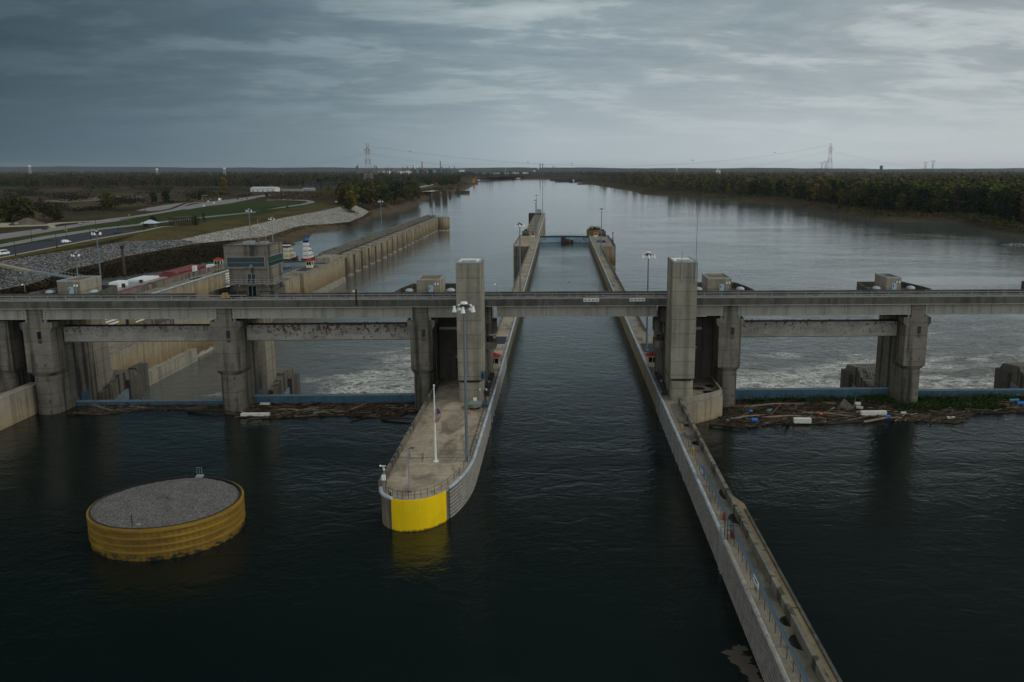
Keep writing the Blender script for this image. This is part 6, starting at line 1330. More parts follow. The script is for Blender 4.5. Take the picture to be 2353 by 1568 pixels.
scatter('field_scrub', pts, 1.1, 'scrub', 'brown brush scattered over the fields left of the highway', 12, 4.8, 2.2)
pts = [(p.x, p.y, LAND) for p in (T2(random.uniform(130, 800), random.uniform(398, 468), LAND) for _ in range(420))]
scatter('field_scrub', pts, 1.1, 'leaf_brown', 'dark brush around the storage sheds and loop road', 12, 4.0, 2.6)
pts = []
for _ in range(1300):
    i = random.randint(0, len(W2) - 5); a = W2[i].lerp(W2[i + 1], random.random()); b_ = I2[i].lerp(I2[i + 1], random.random()); f = random.uniform(0.45, 1.3); q = a.lerp(b_, f); pts.append((q.x, q.y, min(LAND, q.z)))
scatter('bank_scrub', pts, 0.9, 'leaf_brown', 'russet brush along the left riverbank below the trees', 12, 3.0, 1.8)
pts = []
for _ in range(1500):
    i = random.randint(0, len(WR) - 3); g_ = random.random(); q = WR[i].lerp(WR[i + 1], g_).lerp(IR[i].lerp(IR[i + 1], g_), random.uniform(0.4, 1.1)); pts.append((q.x, q.y, q.z))
scatter('bank_scrub', pts, 0.8, 'leaf_olive', 'low olive brush at the foot of the right-bank forest', 10, 3.2, 1.6)
for L_ in TREES.values():
    for o in L_:
        if o.name not in used:
            for c in list(o.children): bpy.data.objects.remove(c)
            bpy.data.objects.remove(o)
# ------------------------------------------------------------------ vehicles
def car(x, y, ang, mat, label, kind='car', z=LAND + 0.16, cat=None):
    L, W_, H = dict(car=(4.6, 1.85, 1.45), suv=(4.8, 1.95, 1.8), van=(6.6, 2.1, 2.6), rv=(8.5, 2.5, 3.3), truck=(5.8, 2.0, 1.9))[kind]
    t = thing('parked_car' if 'parked' in label else dict(rv='camper', van='van', truck='pickup').get(kind, 'car'), label, cat or ('van' if kind == 'van' else 'camper' if kind == 'rv' else 'car'), (x, y, z))
    f = lambda a, b_, c: Vector((x + a * cos(ang) - b_ * sin(ang), y + a * sin(ang) + b_ * cos(ang), z + c))
    def prof(pr, hw, name, mt, par, tw=1.0):
        m = MB(f); n = len(pr); v = [(a, -hw * (tw if c > H * 0.6 else 1), c) for a, c in pr] + [(a, hw * (tw if c > H * 0.6 else 1), c) for a, c in pr]
        m.add(v, [tuple(range(n)), tuple(range(2 * n - 1, n - 1, -1))] + [(i, (i + 1) % n, n + (i + 1) % n, n + i) for i in range(n)]); return m.build(name, mt, par)
    h = L / 2
    if kind in ('car', 'suv', 'truck'):
        prof([(-h, 0.3), (-h, H * 0.58), (-h * 0.95, H * 0.62), (h * 0.45, H * 0.6), (h * 0.9, H * 0.5), (h, H * 0.42), (h, 0.3)], W_ / 2, 'body', mat, t)
        e = -h * 0.9 if kind == 'suv' else -h * 0.62
        if kind == 'truck': e = -h * 0.1
        prof([(e, H * 0.6), (e + 0.25, H * 0.95), (e + 0.5, H), (h * 0.1, H), (h * 0.22, H * 0.95), (h * 0.5, H * 0.6)], W_ / 2 * 0.92, 'cabin', mat, t, 0.85)
        prof([(e + 0.1, H * 0.64), (e + 0.32, H * 0.92), (h * 0.16, H * 0.92), (h * 0.4, H * 0.64)], W_ / 2 * 0.94, 'window', 'black_glass', t, 0.87)
    else:
        prof([(-h, 0.35), (-h, H * 0.95), (-h + 0.2, H), (h * 0.5, H), (h * 0.72, H * 0.62), (h, H * 0.5), (h, 0.35)], W_ / 2, 'body', mat, t, 0.96)
        prof([(-h * 0.85, H * 0.6), (-h * 0.85, H * 0.86), (h * 0.5, H * 0.86), (h * 0.68, H * 0.6)], W_ / 2 + 0.01, 'window', 'black_glass', t, 0.965)
    for a in (-h * 0.62, h * 0.62):
        for b_ in (-W_ / 2 + 0.05, W_ / 2 - 0.05):
            MB(f).tube([(a, b_ - 0.11, 0.33), (a, b_ + 0.11, 0.33)], 0.33, 10).build('wheel', 'black_rubber', t)
    return t
def carp(B, X_, Y_, X2, Y2, mat, label, kind='car'):
    p, q = B(X_, Y_, LAND), B(X2, Y2, LAND); return car(p.x, p.y, math.atan2(q.y - p.y, q.x - p.x), mat, label, kind)
carp(T1, 30, 975, 130, 962, 'car_white', 'white passenger van at the left edge of the parking lot', 'van')
carp(T1, 608, 862, 660, 858, 'car_white', 'white sport utility car parked alone in the middle of the parking lot', 'suv')
carp(T1, 1082, 776, 1130, 772, 'car_blue', 'dark blue pickup parked at the far end of the parking lot', 'truck')
carp(T1, 412, 742, 500, 732, 'car_dark', 'dark car on the highway nearest the left edge')
carp(T1, 740, 695, 800, 686, 'car_silver', 'silver car on the highway above the parking lot')
carp(T1, 112, 702, 200, 692, 'car_dark', 'dark car parked by the dirt mound')
carp(T1, 150, 699, 230, 690, 'car_silver', 'pale pickup parked by the dirt mound', 'truck')
carp(T1, 1876, 528, 1940, 516, 'car_white', 'white car on the near lanes of the highway')
carp(T1, 1968, 502, 2040, 490, 'car_white', 'white car on the middle lanes ahead of the nearest white one')
carp(T1, 1913, 486, 1850, 496, 'car_white', 'white car on the far lanes below the overhead sign')
carp(T1, 2020, 474, 1950, 486, 'car_white', 'large white camper van on the far lanes', 'rv')
carp(T1, 2050, 470, 1980, 480, 'car_dark', 'dark car right behind the white camper')
carp(T1, 2103, 464, 2030, 474, 'car_dark', 'dark car trailing two lengths behind the camper')
carp(T1, 2185, 464, 2250, 455, 'car_dark', 'dark utility car near the slim roadside poles', 'suv')
carp(T1, 2270, 460, 2330, 452, 'car_dark', 'dark car on the near lanes farthest along the highway')
carp(T2, 400, 510, 340, 520, 'car_dark', 'black car on the loop road, nearer its bend')
carp(T2, 288, 537, 230, 546, 'car_dark', 'black car on the loop road, lower of two')
carp(T2, 740, 492, 700, 490, 'car_white', 'white car parked at the turnaround by the pale rocks', 'truck')
carp(T1, 2345, 572, 2290, 578, 'car_dark', 'dark car on the frontage road above the control building')
# ------------------------------------------------------------------ park structures
p0, p1 = T1(1285, 722, LAND), T1(1425, 716, LAND); xc, yc = (p0.x + p1.x) / 2, (p0.y + p1.y) / 2 + 5; hw = (p1 - p0).length / 2
t = thing('picnic_shelter', 'small shelter with a pale pyramid roof at the end of the parking lot', 'shelter', (xc, yc, LAND))
MB().box(xc - hw * 0.75, xc + hw * 0.75, yc - 4, yc + 4, LAND, LAND + 2.8).build('wall', 'concrete_dark', t)
MB().box(xc - hw * 0.55, xc - hw * 0.0, yc - 4.06, yc - 4.001, LAND + 0.1, LAND + 2.5).build('doorway', 'black_rubber', t)
MB().prism([(xc - hw, yc - 5.5), (xc + hw, yc - 5.5), (xc + hw, yc + 5.5), (xc - hw, yc + 5.5)], LAND + 2.8, LAND + 5.3, [(xc - 0.5, yc - 0.3), (xc + 0.5, yc - 0.3), (xc + 0.5, yc + 0.3), (xc - 0.5, yc + 0.3)]).build('roof', 'metal_roof', t)
p0, p1 = T1(1612, 712, LAND), T1(1778, 700, LAND)
t = thing('pergola', 'long dark pergola with slender posts beside the frontage road', 'pergola', p0); dx, dy = (p1.x - p0.x), (p1.y - p0.y); ln = sqrt(dx * dx + dy * dy); ex, ey = dx / ln, dy / ln
f = lambda a, b_, c: Vector((p0.x + ex * a - ey * b_, p0.y + ey * a + ex * b_, LAND + c))
MB(f).box(-1, ln + 1, -1, 7, 6.3, 6.7).build('roof', 'wood_dark', t)
for k in range(11):
    for b_ in (0, 6): MB(f).box(ln * k / 10 - 0.25, ln * k / 10 + 0.25, b_ - 0.25, b_ + 0.25, 0, 6.3).build('post', 'wood_dark', t)
MB(f).box(4, ln - 10, 5.5, 5.7, 0, 4.5).build('back_screen', 'levee_grass' if False else 'dull_green', t)
for i, (x, y0, y1) in enumerate(((145, 850, 980), (295, 745, 862), (524, 785, 905), (611, 705, 812), (834, 728, 835), (884, 660, 742), (1092, 685, 785), (1325, 650, 750))):
    b_ = T1(x, y1, LAND); tp = aty(x * K, 343.1 + y0 * K, b_.y)
    t = thing('lamp_post', 'black lamp post beside the parking lot, %s from the left' % ORD[i], 'lamp post', b_, 'black lamp posts of the parking lot')
    MB().tube([b_, (b_.x, b_.y, tp.z)], [0.16, 0.1], 6).build('post', 'black_rubber', t); MB().cyl(b_.x, b_.y, 0.3, tp.z, tp.z + 0.5, 8, 0.15).build('lantern', 'dark_steel', t); MB().cyl(b_.x, b_.y, 0.35, LAND, LAND + 0.8, 8).build('base', 'black_rubber', t)
for (X_, Y_, lab) in ((612, 778, 'yellow warning sign between the frontage road and parking lot'), (1190, 628, 'yellow warning sign beside the highway bend')):
    p = T1(X_, Y_ + 12, LAND); t = thing('warning_sign', lab, 'sign', p); MB().cyl(p.x, p.y, 0.08, LAND, LAND + 4, 5).build('sign_post', 'rail_steel', t)
    MB().add([(p.x, p.y - 0.1, LAND + 2.4), (p.x + 0.9, p.y - 0.1, LAND + 3.3), (p.x, p.y - 0.1, LAND + 4.2), (p.x - 0.9, p.y - 0.1, LAND + 3.3), (p.x, p.y - 0.14, LAND + 2.4), (p.x + 0.9, p.y - 0.14, LAND + 3.3), (p.x, p.y - 0.14, LAND + 4.2), (p.x - 0.9, p.y - 0.14, LAND + 3.3)], [(0, 1, 2, 3), (7, 6, 5, 4), (0, 1, 5, 4), (1, 2, 6, 5), (2, 3, 7, 6), (3, 0, 4, 7)]).build('sign_panel', 'machine_yellow', t)
p0, p1 = T1(1858, 474, LAND), T1(1932, 470, LAND); t = thing('overhead_sign', 'steel gantry over the highway carrying a sign', 'road sign', p0)
MB().tube([p0, (p0.x, p0.y, 11), (p1.x, p1.y, 11), (p1.x, p1.y, LAND)], 0.3, 6).build('gantry', 'rail_steel', t); MB().box(p0.x + 8, p0.x + 16, p0.y - 0.6, p0.y - 0.35, 10.0, 12.0).build('sign_panel', 'dark_steel', t)
for i, (x, y0, y1) in enumerate(((145, 335, 420), (463, 310, 392), (783, 298, 386), (1366, 292, 366), (1640, 300, 385), (1690, 303, 402), (1780, 310, 400), (1815, 375, 474), (2005, 375, 455), (2200, 378, 438), (388, 590, 662), (682, 598, 658), (993, 560, 642), (1335, 545, 598), (2222, 405, 474))):
    b_ = T1(x, y1, LAND); tp = aty(x * K, 343.1 + y0 * K, b_.y)
    t = thing('utility_pole', 'slim utility pole, %s from the left' % (ORD + ['eleventh', 'twelfth', 'thirteenth', 'fourteenth', 'fifteenth'])[sorted((145, 463, 783, 1366, 1640, 1690, 1780, 1815, 2005, 2200, 388, 682, 993, 1335, 2222)).index(x)], 'utility pole', b_, 'utility poles over the left fields')
    MB().tube([b_, (b_.x, b_.y, tp.z)], [0.32, 0.2], 6).build('pole', 'log', t); MB().box(b_.x - 2.2, b_.x + 2.2, b_.y - 0.15, b_.y + 0.15, tp.z - 1.8, tp.z - 1.5).build('crossarm', 'log', t)
t = thing('mooring_pile', 'thick dark timber pile leaning up in front of the rock slope', 'pile', T1(1145, 1150, -6)); b_ = T1(1145, 1150, -6); tp = aty(1120 * K, 343.1 + 885 * K, b_.y)
MB().tube([b_, tp], [0.7, 0.6], 8).build('pile', 'wood_dark', t); MB().tube([tp - Vector((0, 0, 1.6)), tp], 0.95, 8).build('pile_cap', 'black_rubber', t)
# warehouse and sheds
def shed(B, x0, x1, yb, h, dp, label, mat='tank_white', roof='metal_roof', ridge=2.5):
    a, b_ = B(x0, yb, LAND), B(x1, yb, LAND); t = thing('warehouse', label, 'warehouse', a); y = a.y
    MB().box(a.x, b_.x, y, y + dp, LAND, LAND + h).build('wall', mat, t)
    m = MB(); m.add([(a.x - .3, y - .5, LAND + h), (b_.x + .3, y - .5, LAND + h), (b_.x + .3, y + dp / 2, LAND + h + ridge), (a.x - .3, y + dp / 2, LAND + h + ridge), (a.x - .3, y + dp + .5, LAND + h), (b_.x + .3, y + dp + .5, LAND + h)], [(0, 1, 2, 3), (3, 2, 5, 4), (0, 3, 4), (1, 5, 2), (0, 4, 5, 1)]); m.build('roof', roof, t)
    m = MB(); n = max(2, int((b_.x - a.x) / 9))
    for k in range(n): xx = a.x + (b_.x - a.x) * (k + 0.35) / n; m.box(xx, xx + 2.6, y - 0.08, y - 0.005, LAND, LAND + h * 0.6)
    m.build('doors', 'rail_steel', t)
shed(T2, -50, 178, 392, 6.5, 30, 'long white warehouse with a pale roof beyond the highway')
shed(T2, 232, 420, 388, 3.6, 12, 'low grey storage shed right of the white warehouse', 'rail_steel', 'rail_steel', 0.8)
shed(T2, 430, 530, 384, 4.5, 12, 'low storage shed with white vehicles beside it', 'rail_steel', 'metal_roof', 1.0)
shed(T1, 40, 75, 268, 8, 40, 'dark house roof among the trees at the far left edge', 'concrete_dark', 'rail_steel')
shed(T1, 400, 485, 246, 7, 40, 'pale flat roof among the trees of the left woods', 'rail_steel')
t = thing('substation', 'electrical substation of thin grey steel frames beside the woods', 'substation', T2(600, 360, LAND)); m = MB()
for k in range(26):
    p = T2(450 + k * 14, 358 + (k * 7) % 20, LAND); h = 12 + (k * 5) % 9; m.tube([p, p + Vector((0, 0, h))], 0.3, 4)
    if k % 2: q = T2(450 + (k - 1) * 14, 358 + ((k - 1) * 7) % 20, LAND); m.tube([p + Vector((0, 0, h * .8)), q + Vector((0, 0, h * .8))], 0.25, 4)
m.build('steel_frame', 'far_steel', t)
# ------------------------------------------------------------------ river crossing pylons and cables
def pylon(x, y, z0, ht, label):
    t = thing('transmission_tower', label, 'pylon', (x, y, z0), 'red and white river-crossing pylons')
    wz = lambda f: 9.0 * (1 - f) ** 1.3 + 2.0
    nb = 8; lev = [(k / nb) * 0.86 for k in range(nb + 1)]
    for k in range(nb):
        m = MB(); f0, f1 = lev[k], lev[k + 1]; a, b_ = wz(f0), wz(f1); r_ = 0.22
        for sx, sy in ((-1, -1), (1, -1), (1, 1), (-1, 1)): m.bar((x + sx * a, y + sy * a, z0 + f0 * ht), (x + sx * b_, y + sy * b_, z0 + f1 * ht), r_)
        cs = ((-1, -1), (1, -1), (1, 1), (-1, 1))
        for q in range(4):
            (sx, sy), (tx, ty) = cs[q], cs[(q + 1) % 4]
            m.bar((x + sx * a, y + sy * a, z0 + f0 * ht), (x + tx * b_, y + ty * b_, z0 + f1 * ht), r_ * 0.6); m.bar((x + tx * a, y + ty * a, z0 + f0 * ht), (x + sx * b_, y + sy * b_, z0 + f1 * ht), r_ * 0.6)
            m.bar((x + sx * b_, y + sy * b_, z0 + f1 * ht), (x + tx * b_, y + ty * b_, z0 + f1 * ht), r_ * 0.7)
        m.build('lattice_section', 'tower_white' if k % 2 == 0 else 'tower_red', t)
    m = MB(); zt = z0 + ht
    for sx in (-1, 1):
        m.bar((x + sx * 2.2, y, z0 + .86 * ht), (x + sx * 2.0, y, zt - 2), 0.35); m.bar((x + sx * 2.0, y, zt - 2), (x + sx * 5, y, zt), 0.25)
        m.bar((x + sx * 2.2, y, zt - 13), (x + sx * 7.5, y, zt - 15.5), 0.35); m.bar((x + sx * 2.2, y, zt - 10), (x + sx * 7.5, y, zt - 15.5), 0.25); m.bar((x + sx * 2.1, y, z0 + .86 * ht), (x - sx * 2.0, y, zt - 6), 0.25)
        m.bar((x + sx * 7.5, y, zt - 15.5), (x + sx * 7.5, y, zt - 21), 0.22)
    m.bar((x - 4, y, zt - 1), (x + 4, y, zt - 1), 0.3); m.build('crossarms', 'tower_red', t)
    return t
PA = aty(846, 388, 1985); PB = aty(1906, 388, 2620)
pylon(PA.x, 1985, LAND, 97, 'red and white lattice pylon rising from trees on the left bank')
pylon(PB.x, 2620, -2, 121, 'red and white lattice pylon rising from the right-bank forest')
def cable(a, b_, sag, label):
    pts = [Vector(a).lerp(Vector(b_), k / 40) - Vector((0, 0, 4 * sag * (k / 40) * (1 - k / 40))) for k in range(41)]
    tag(MB().tube(pts, 0.08, 4).build('power_line', 'far_steel'), label, 'power line', 'power lines of the river crossing')
for s_, w_ in ((-1, 'left'), (1, 'right')):
    cable((PA.x + 7.5 * s_, 1985, LAND + 76), (PB.x + 7.5 * s_, 2620, 98), 62, 'lower power line over the river, on the %s arms of the pylons' % w_)
    cable((PA.x + 4 * s_, 1985, LAND + 92), (PB.x + 4 * s_, 2620, 115), 52, 'upper power line over the river, on the %s arms of the pylons' % w_)
    cable((PA.x + 7.5 * s_, 1985, LAND + 76), (PA.x - 420, 2500 + 20 * s_, 42), 8, 'power line falling left from the left pylon, %s strand' % w_)
    cable((PB.x + 7.5 * s_, 2620, 98), (1700, 3800 + 20 * s_, 40), 14, 'power line falling right from the right pylon, %s strand' % w_)
def smallpylon(Dx, top, base_z, Yw, label):
    p = aty(Dx, top, Yw); t = thing('transmission_tower', label, 'pylon', (p.x, Yw, base_z), 'small grey pylons on the right horizon'); m = MB()
    for s_ in (-1, 1): m.bar((p.x + s_ * 7, Yw, base_z), (p.x + s_ * 2.5, Yw, p.z - 14), 0.6); m.bar((p.x + s_ * 2.5, Yw, p.z - 14), (p.x + s_ * 7, Yw, p.z), 0.6); m.bar((p.x + s_ * 7, Yw, base_z + 10), (p.x - s_ * 3, Yw, p.z - 16), 0.4)
    m.bar((p.x - 11, Yw, p.z - 4), (p.x + 11, Yw, p.z - 4), 0.6); m.bar((p.x - 4, Yw, p.z - 13), (p.x + 4, Yw, p.z - 13), 0.5); m.build('lattice', 'far_steel', t)
smallpylon(2127.5, 372, 0, 4300, 'small grey pylon, left of a pair on the right horizon'); smallpylon(2144.5, 368.5, 0, 4100, 'small grey pylon, right of a pair on the right horizon')
smallpylon(1889, 373, 0, 4600, 'small grey pylon just left of the tall right pylon'); smallpylon(1898, 370, 0, 4400, 'small grey pylon partly behind the tall right pylon')
p = aty(2026, 381.5, 7000); t = thing('storage_silo', 'dark twin silo block on the right horizon', 'silo', (p.x, 7000, 0)); MB().box(p.x - 9, p.x - 1, 7000, 7015, 0, p.z).box(p.x + 2, p.x + 10, 7000, 7015, 0, p.z + 1).build('silo_body', 'far_steel', t); MB().box(p.x - 10, p.x + 11, 6999, 7016, p.z + 1.01, p.z + 2.5).build('silo_top', 'dark_steel', t)
# ------------------------------------------------------------------ refinery skyline, tanks, water towers
def stack(Dx, top, Yw, r_, label, mat='far_steel', cat='smokestack', grp='stacks on the refinery skyline'):
    p = aty(Dx, top, Yw); t = thing('smokestack', label, cat, (p.x, Yw, 4), grp); MB().tube([(p.x, Yw, 3), (p.x, Yw, p.z)], [r_ * 1.25, r_], 8).build('shaft', mat, t); MB().tube([(p.x, Yw, p.z), (p.x, Yw, p.z + 1.5)], r_ * 1.1, 8).build('rim', 'dark_steel', t)
for Dx, top, r_, lab, mt in ((969.6, 372.5, 3.4, 'tall red-brown smokestack left of centre on the refinery skyline', 'tower_red'), (1011.7, 371, 3.2, 'tall dark smokestack, rightmost of the two great stacks', 'far_steel'), (822, 378, 2.5, 'thin mast left of the left pylon on the skyline', 'far_steel'), (950, 381, 4, 'stubby column beside the steam plume', 'far_steel'), (935, 382, 3, 'column just left of the steam plume', 'far_steel'), (1044, 383, 3, 'thin column near the right end of the refinery', 'far_steel'), (860.5, 380, 2.5, 'thin twin column, left, behind the left pylon', 'far_steel'), (864, 381, 2.5, 'thin twin column, right, behind the left pylon', 'far_steel'), (1161, 387, 1.8, 'white mast beyond the white sheds at the river bend', 'tower_white'), (1241, 376.5, 3.0, 'left of twin lattice stacks beyond the river bend', 'far_steel'), (1247, 376.5, 3.0, 'right of twin lattice stacks beyond the river bend', 'far_steel'), (1252.6, 383, 2, 'short column right of the twin stacks', 'far_steel'), (1270.7, 382.5, 2.6, 'thick dark column beyond the river bend', 'far_steel'), (1276, 383.5, 2, 'thin column right of the thick dark one', 'far_steel'), (1305, 387, 2, 'short column near the right-bank forest edge', 'far_steel')):
    stack(Dx, top, 6600, r_, lab, mt)
t = thing('refinery_unit', 'dark cluster of refinery vessels and frames below the great stacks', 'refinery', aty(960, 392, 6650)); m = MB()
for k in range(34):
    Dx = random.choice([random.uniform(925, 1000), random.uniform(1000, 1035), random.uniform(850, 900)]); p = aty(Dx, random.uniform(383.5, 391), 6650 + random.uniform(-60, 60)); q = random.uniform(1.5, 5); m.cyl(p.x, p.y, q, 3, p.z, 8)
m.build('vessels', 'far_steel', t)
m = MB()
for k in range(14):
    p = aty(random.uniform(930, 1035), random.uniform(388, 392), 6700); m.box(p.x - 14, p.x + 14, 6700, 6720, 3, p.z)
m.build('frames', 'far_steel', t)
p = aty(820, 384.5, 6700); t = thing('process_tower', 'square dark process tower left of the left pylon', 'tower', (p.x, 6700, 3)); MB().box(p.x - 8, p.x + 8, 6700, 6715, 3, p.z).build('tower_body', 'far_steel', t); MB().box(p.x - 9.5, p.x + 9.5, 6699, 6716, p.z, p.z + 6).build('tower_top', 'dark_steel', t)
def tank(Dx, yt, yb, wpx, label):
    b_ = at(Dx, yb, LAND); tp = aty(Dx, yt, b_.y); r_ = wpx / 2 * b_.y / 2022; t = thing('storage_tank', label, 'tank', b_, 'white oil tanks'); MB().cyl(b_.x, b_.y + r_, r_, LAND, tp.z - 0.25 * (tp.z - LAND), 24).build('shell', 'tank_white', t); MB().sphere((b_.x, b_.y + r_, tp.z - 0.25 * (tp.z - LAND) + 0.02), r_ * 0.99, 24, 4, 0.2, True).build('dome', 'metal_roof', t)
for a in ((887, 393, 401, 20, 'leftmost white oil tank, before the pale hill'), (934, 393.5, 401.5, 21, 'widest white oil tank, below the refinery'), (970, 394, 400, 25, 'white oil tank right below the great smokestack'), (1000, 393.5, 399.5, 22, 'white oil tank right of the great smokestack'), (1060, 391, 396, 14, 'rightmost white oil tank'), (918, 393, 401, 12, 'small white oil tank between two wide ones'), (867, 391, 397, 14, 'white roof-like tank beside the pylon')): tank(*a)
def wtower(Dx, yt, yb, wpx, Yw, label):
    tp = aty(Dx, yt, Yw); r_ = wpx / 2 * Yw / 2022; t = thing('water_tower', label, 'water tower', (tp.x, Yw, 5)); MB().sphere((tp.x, Yw, tp.z - r_ * 0.8), r_, 14, 8, 0.8).build('tank', 'tank_white', t); m = MB()
    for k in range(4): m.bar((tp.x + r_ * .8 * cos(k * pi / 2 + .7), Yw + r_ * .8 * sin(k * pi / 2 + .7), 4), (tp.x + r_ * .6 * cos(k * pi / 2 + .7), Yw + r_ * .6 * sin(k * pi / 2 + .7), tp.z - r_), 0.8)
    m.build('legs', 'tank_white', t)
wtower(67.5, 380, 386, 7, 5200, 'white water tower at the far left horizon'); wtower(359.7, 387.5, 396, 6.5, 5000, 'white water tower left of centre of the left woods'); wtower(515, 385.5, 395, 7, 5000, 'white water tower above the white warehouse'); wtower(1555, 386.5, 393, 4, 6500, 'tiny white water tower over the right-bank forest')
t = thing('church', 'tiny white spired building on the right horizon', 'church', aty(1651, 391, 6500)); p = aty(1651, 391, 6500); MB().box(p.x - 15, p.x + 15, 6500, 6520, 3, p.z).build('nave', 'tank_white', t); MB().cyl(p.x - 3, 6505, 3.5, p.z, aty(1651, 384, 6500).z, 6, 0.4).build('spire', 'tank_white', t)
for i, (Dx, wd, yb) in enumerate(((1126.5, 8, 400.5), (1141.7, 17, 400.5), (1165, 13, 400.3), (1184.6, 15, 400), (1207.4, 13, 400), (1095, 10, 400), (1112, 14, 401), (1228, 5, 395.6))):
    b_ = at(Dx, yb, LAND); w_ = wd * b_.y / 2022; y = max(b_.y, 4950) if Dx > 1118 else b_.y; p = aty(Dx, yb, y); w_ = wd * y / 2022; hh = 3.6 * y / 2022
    z0 = p.z - 1; t = thing('terminal_shed', '%s white shed from the left along the far river bend' % ORD[sorted((1126.5, 1141.7, 1165, 1184.6, 1207.4, 1095, 1112, 1228)).index(Dx)], 'shed', (p.x, y, z0), 'white sheds on the far river bend')
    MB().box(p.x - w_ / 2, p.x + w_ / 2, y, y + 22, min(z0, LAND - 0.5), z0 + hh).build('wall', 'tank_white', t); MB().prism([(p.x - w_ / 2 - 1, y - 1), (p.x + w_ / 2 + 1, y - 1), (p.x + w_ / 2 + 1, y + 23), (p.x - w_ / 2 - 1, y + 23)], z0 + hh, z0 + hh + 2, [(p.x - w_ / 2 - 1, y + 10), (p.x + w_ / 2 + 1, y + 10), (p.x + w_ / 2 + 1, y + 12), (p.x - w_ / 2 - 1, y + 12)]).build('roof', 'metal_roof', t)
def puff(Dx, y, Yw, n, s_, label, dx=1.0):
    p = aty(Dx, y, Yw); m = MB(); 
    for k in range(n): m.sphere((p.x - dx * k * s_ * 0.8 + random.uniform(-s_, s_) * .4, Yw, p.z + k * s_ * 0.9), s_ * (0.6 + 0.28 * k) * random.uniform(.8, 1.1), 10, 6)
    tag(m.build('steam_plume', 'steam', None, True), label, 'steam', kind='stuff')
puff(955, 388, 6600, 4, 4.5, 'white steam plume above the refinery'); puff(1238, 389.5, 6600, 4, 4, 'white steam plume beyond the river bend', 0.7)
pm = aty(915, 386, 9000); tag(MB().add([(pm.x - 420 + 840 * k / 20, 9000 + d_, (LAND if d_ != 300 else LAND + 45 * sin(pi * k / 20) ** 0.6)) for d_ in (0, 300, 700) for k in range(21)], [(j * 21 + k, j * 21 + k + 1, (j + 1) * 21 + k + 1, (j + 1) * 21 + k) for j in range(2) for k in range(20)]).build('landfill_hill', 'dirt'), kind='structure')
# ------------------------------------------------------------------ river craft and old bridge piers
def P3(x, y, z): return at(x, y, z)
for i, (x0, x1, yt, yb) in enumerate(((1590, 1618, 416, 482), (1640, 1690, 389, 470), (1710, 1754, 380, 464), (1768, 1792, 388, 432))):
    b0, b1 = T2(x0, yb, LP), T2(x1, yb, LP); hh = aty(588.2 + x0 * K, 343.1 + yt * K, b0.y).z
    t = thing('bridge_pier', 'dark stone pier of the vanished bridge, %s nearest' % ORD[i] if i else 'dark stone pier of the vanished bridge, nearest of the row', 'bridge pier', b0, 'old bridge piers in the left river'); w_ = b1.x - b0.x
    MB().prism([(b0.x, b0.y), (b1.x, b0.y), (b1.x, b0.y + 12), (b0.x, b0.y + 12)], -12, hh, [(b0.x + w_ * .06, b0.y + .8), (b1.x - w_ * .06, b0.y + .8), (b1.x - w_ * .06, b0.y + 11), (b0.x + w_ * .06, b0.y + 11)]).build('shaft', 'wood_dark', t); MB().box(b0.x, b1.x, b0.y + .3, b0.y + 11.5, hh, hh + 0.7).build('pier_cap', 'concrete_dark', t)
def barge(p0, p1, wd, z0, h, mat, label, grp, cover=None):
    """hull between two points of its right-hand edge; wd to the left"""
    d_ = Vector((p1[0] - p0[0], p1[1] - p0[1], 0)); L = d_.length; e = d_ / L; nrm = Vector((-e.y, e.x, 0)); f = lambda a, b_, c: Vector((p0[0], p0[1], 0)) + e * a + nrm * b_ + Vector((0, 0, c))
    t = thing('barge', label, 'barge', (p0[0], p0[1], z0), grp)
    MB(f).prism([(1.5, 0), (L - 1.5, 0), (L, 1.5), (L, wd - 1.5), (L - 1.5, wd), (1.5, wd), (0, wd - 1.5), (0, 1.5)], z0, z0 + h).build('hull', mat, t)
    if cover:
        n = max(3, int(L / 7))
        for k in range(n):
            a0, a1 = 3 + (L - 6) * k / n, 3 + (L - 6) * (k + 0.93) / n
            MB(f).prism([(a0, 0.9), (a1, 0.9), (a1, wd - 0.9), (a0, wd - 0.9)], z0 + h, z0 + h + 1.3, [(a0, wd * .32), (a1, wd * .32), (a1, wd * .68), (a0, wd * .68)]).build('hatch_cover', cover, t)
        MB(f).box(3, L - 3, 0.25, 0.5, z0 + h + 0.01, z0 + h + 0.9).build('coaming', 'boat_red', t)
    else:
        MB(f).box(4, L - 4, 1.5, wd - 1.5, z0 + h + 0.01, z0 + h + 0.35).build('deck_plate', 'dark_steel' if mat != 'rail_steel' else 'galv', t)
    return t, f, L
bx = [(-149.0, 'right'), (-160.2, 'middle'), (-171.4, 'left')]
for row, (y0, y1) in enumerate(((300, 352), (353, 403))):
    for x, w_ in bx:
        if row == 0 and w_ == 'left': continue
        if row == 1 and w_ == 'left': y0_, y1_ = 392, 430
        else: y0_, y1_ = y0, y1
        barge((x, y0_), (x - 0.6, y1_), 10.6, -2.6, 2.4, 'boat_red', '%s red-covered barge of the %s row beside the land-side wall' % (w_, ('near', 'far')[row]), 'red-covered barges', 'barge_red')
tw, f, L = barge((-171.6, 318), (-171.9, 386), 11, -2.6, 2.6, 'rail_steel', 'long white work barge with low cabins beside the red barges', 'red-covered barges')
MB(f).box(4, 12, 2, 8, 0.36, 2.6).build('cabin', 'white_paint', tw); MB(f).box(30, 38, 4, 8, 0.36, 2.2).build('cabin', 'white_paint', tw); MB(f).box(48, 62, 2, 9, 0.36, 1.2).build('cabin', 'white_paint', tw); MB(f).box(5, 11, 1.96, 1.99, 1.2, 2.0).build('window', 'black_glass', tw)
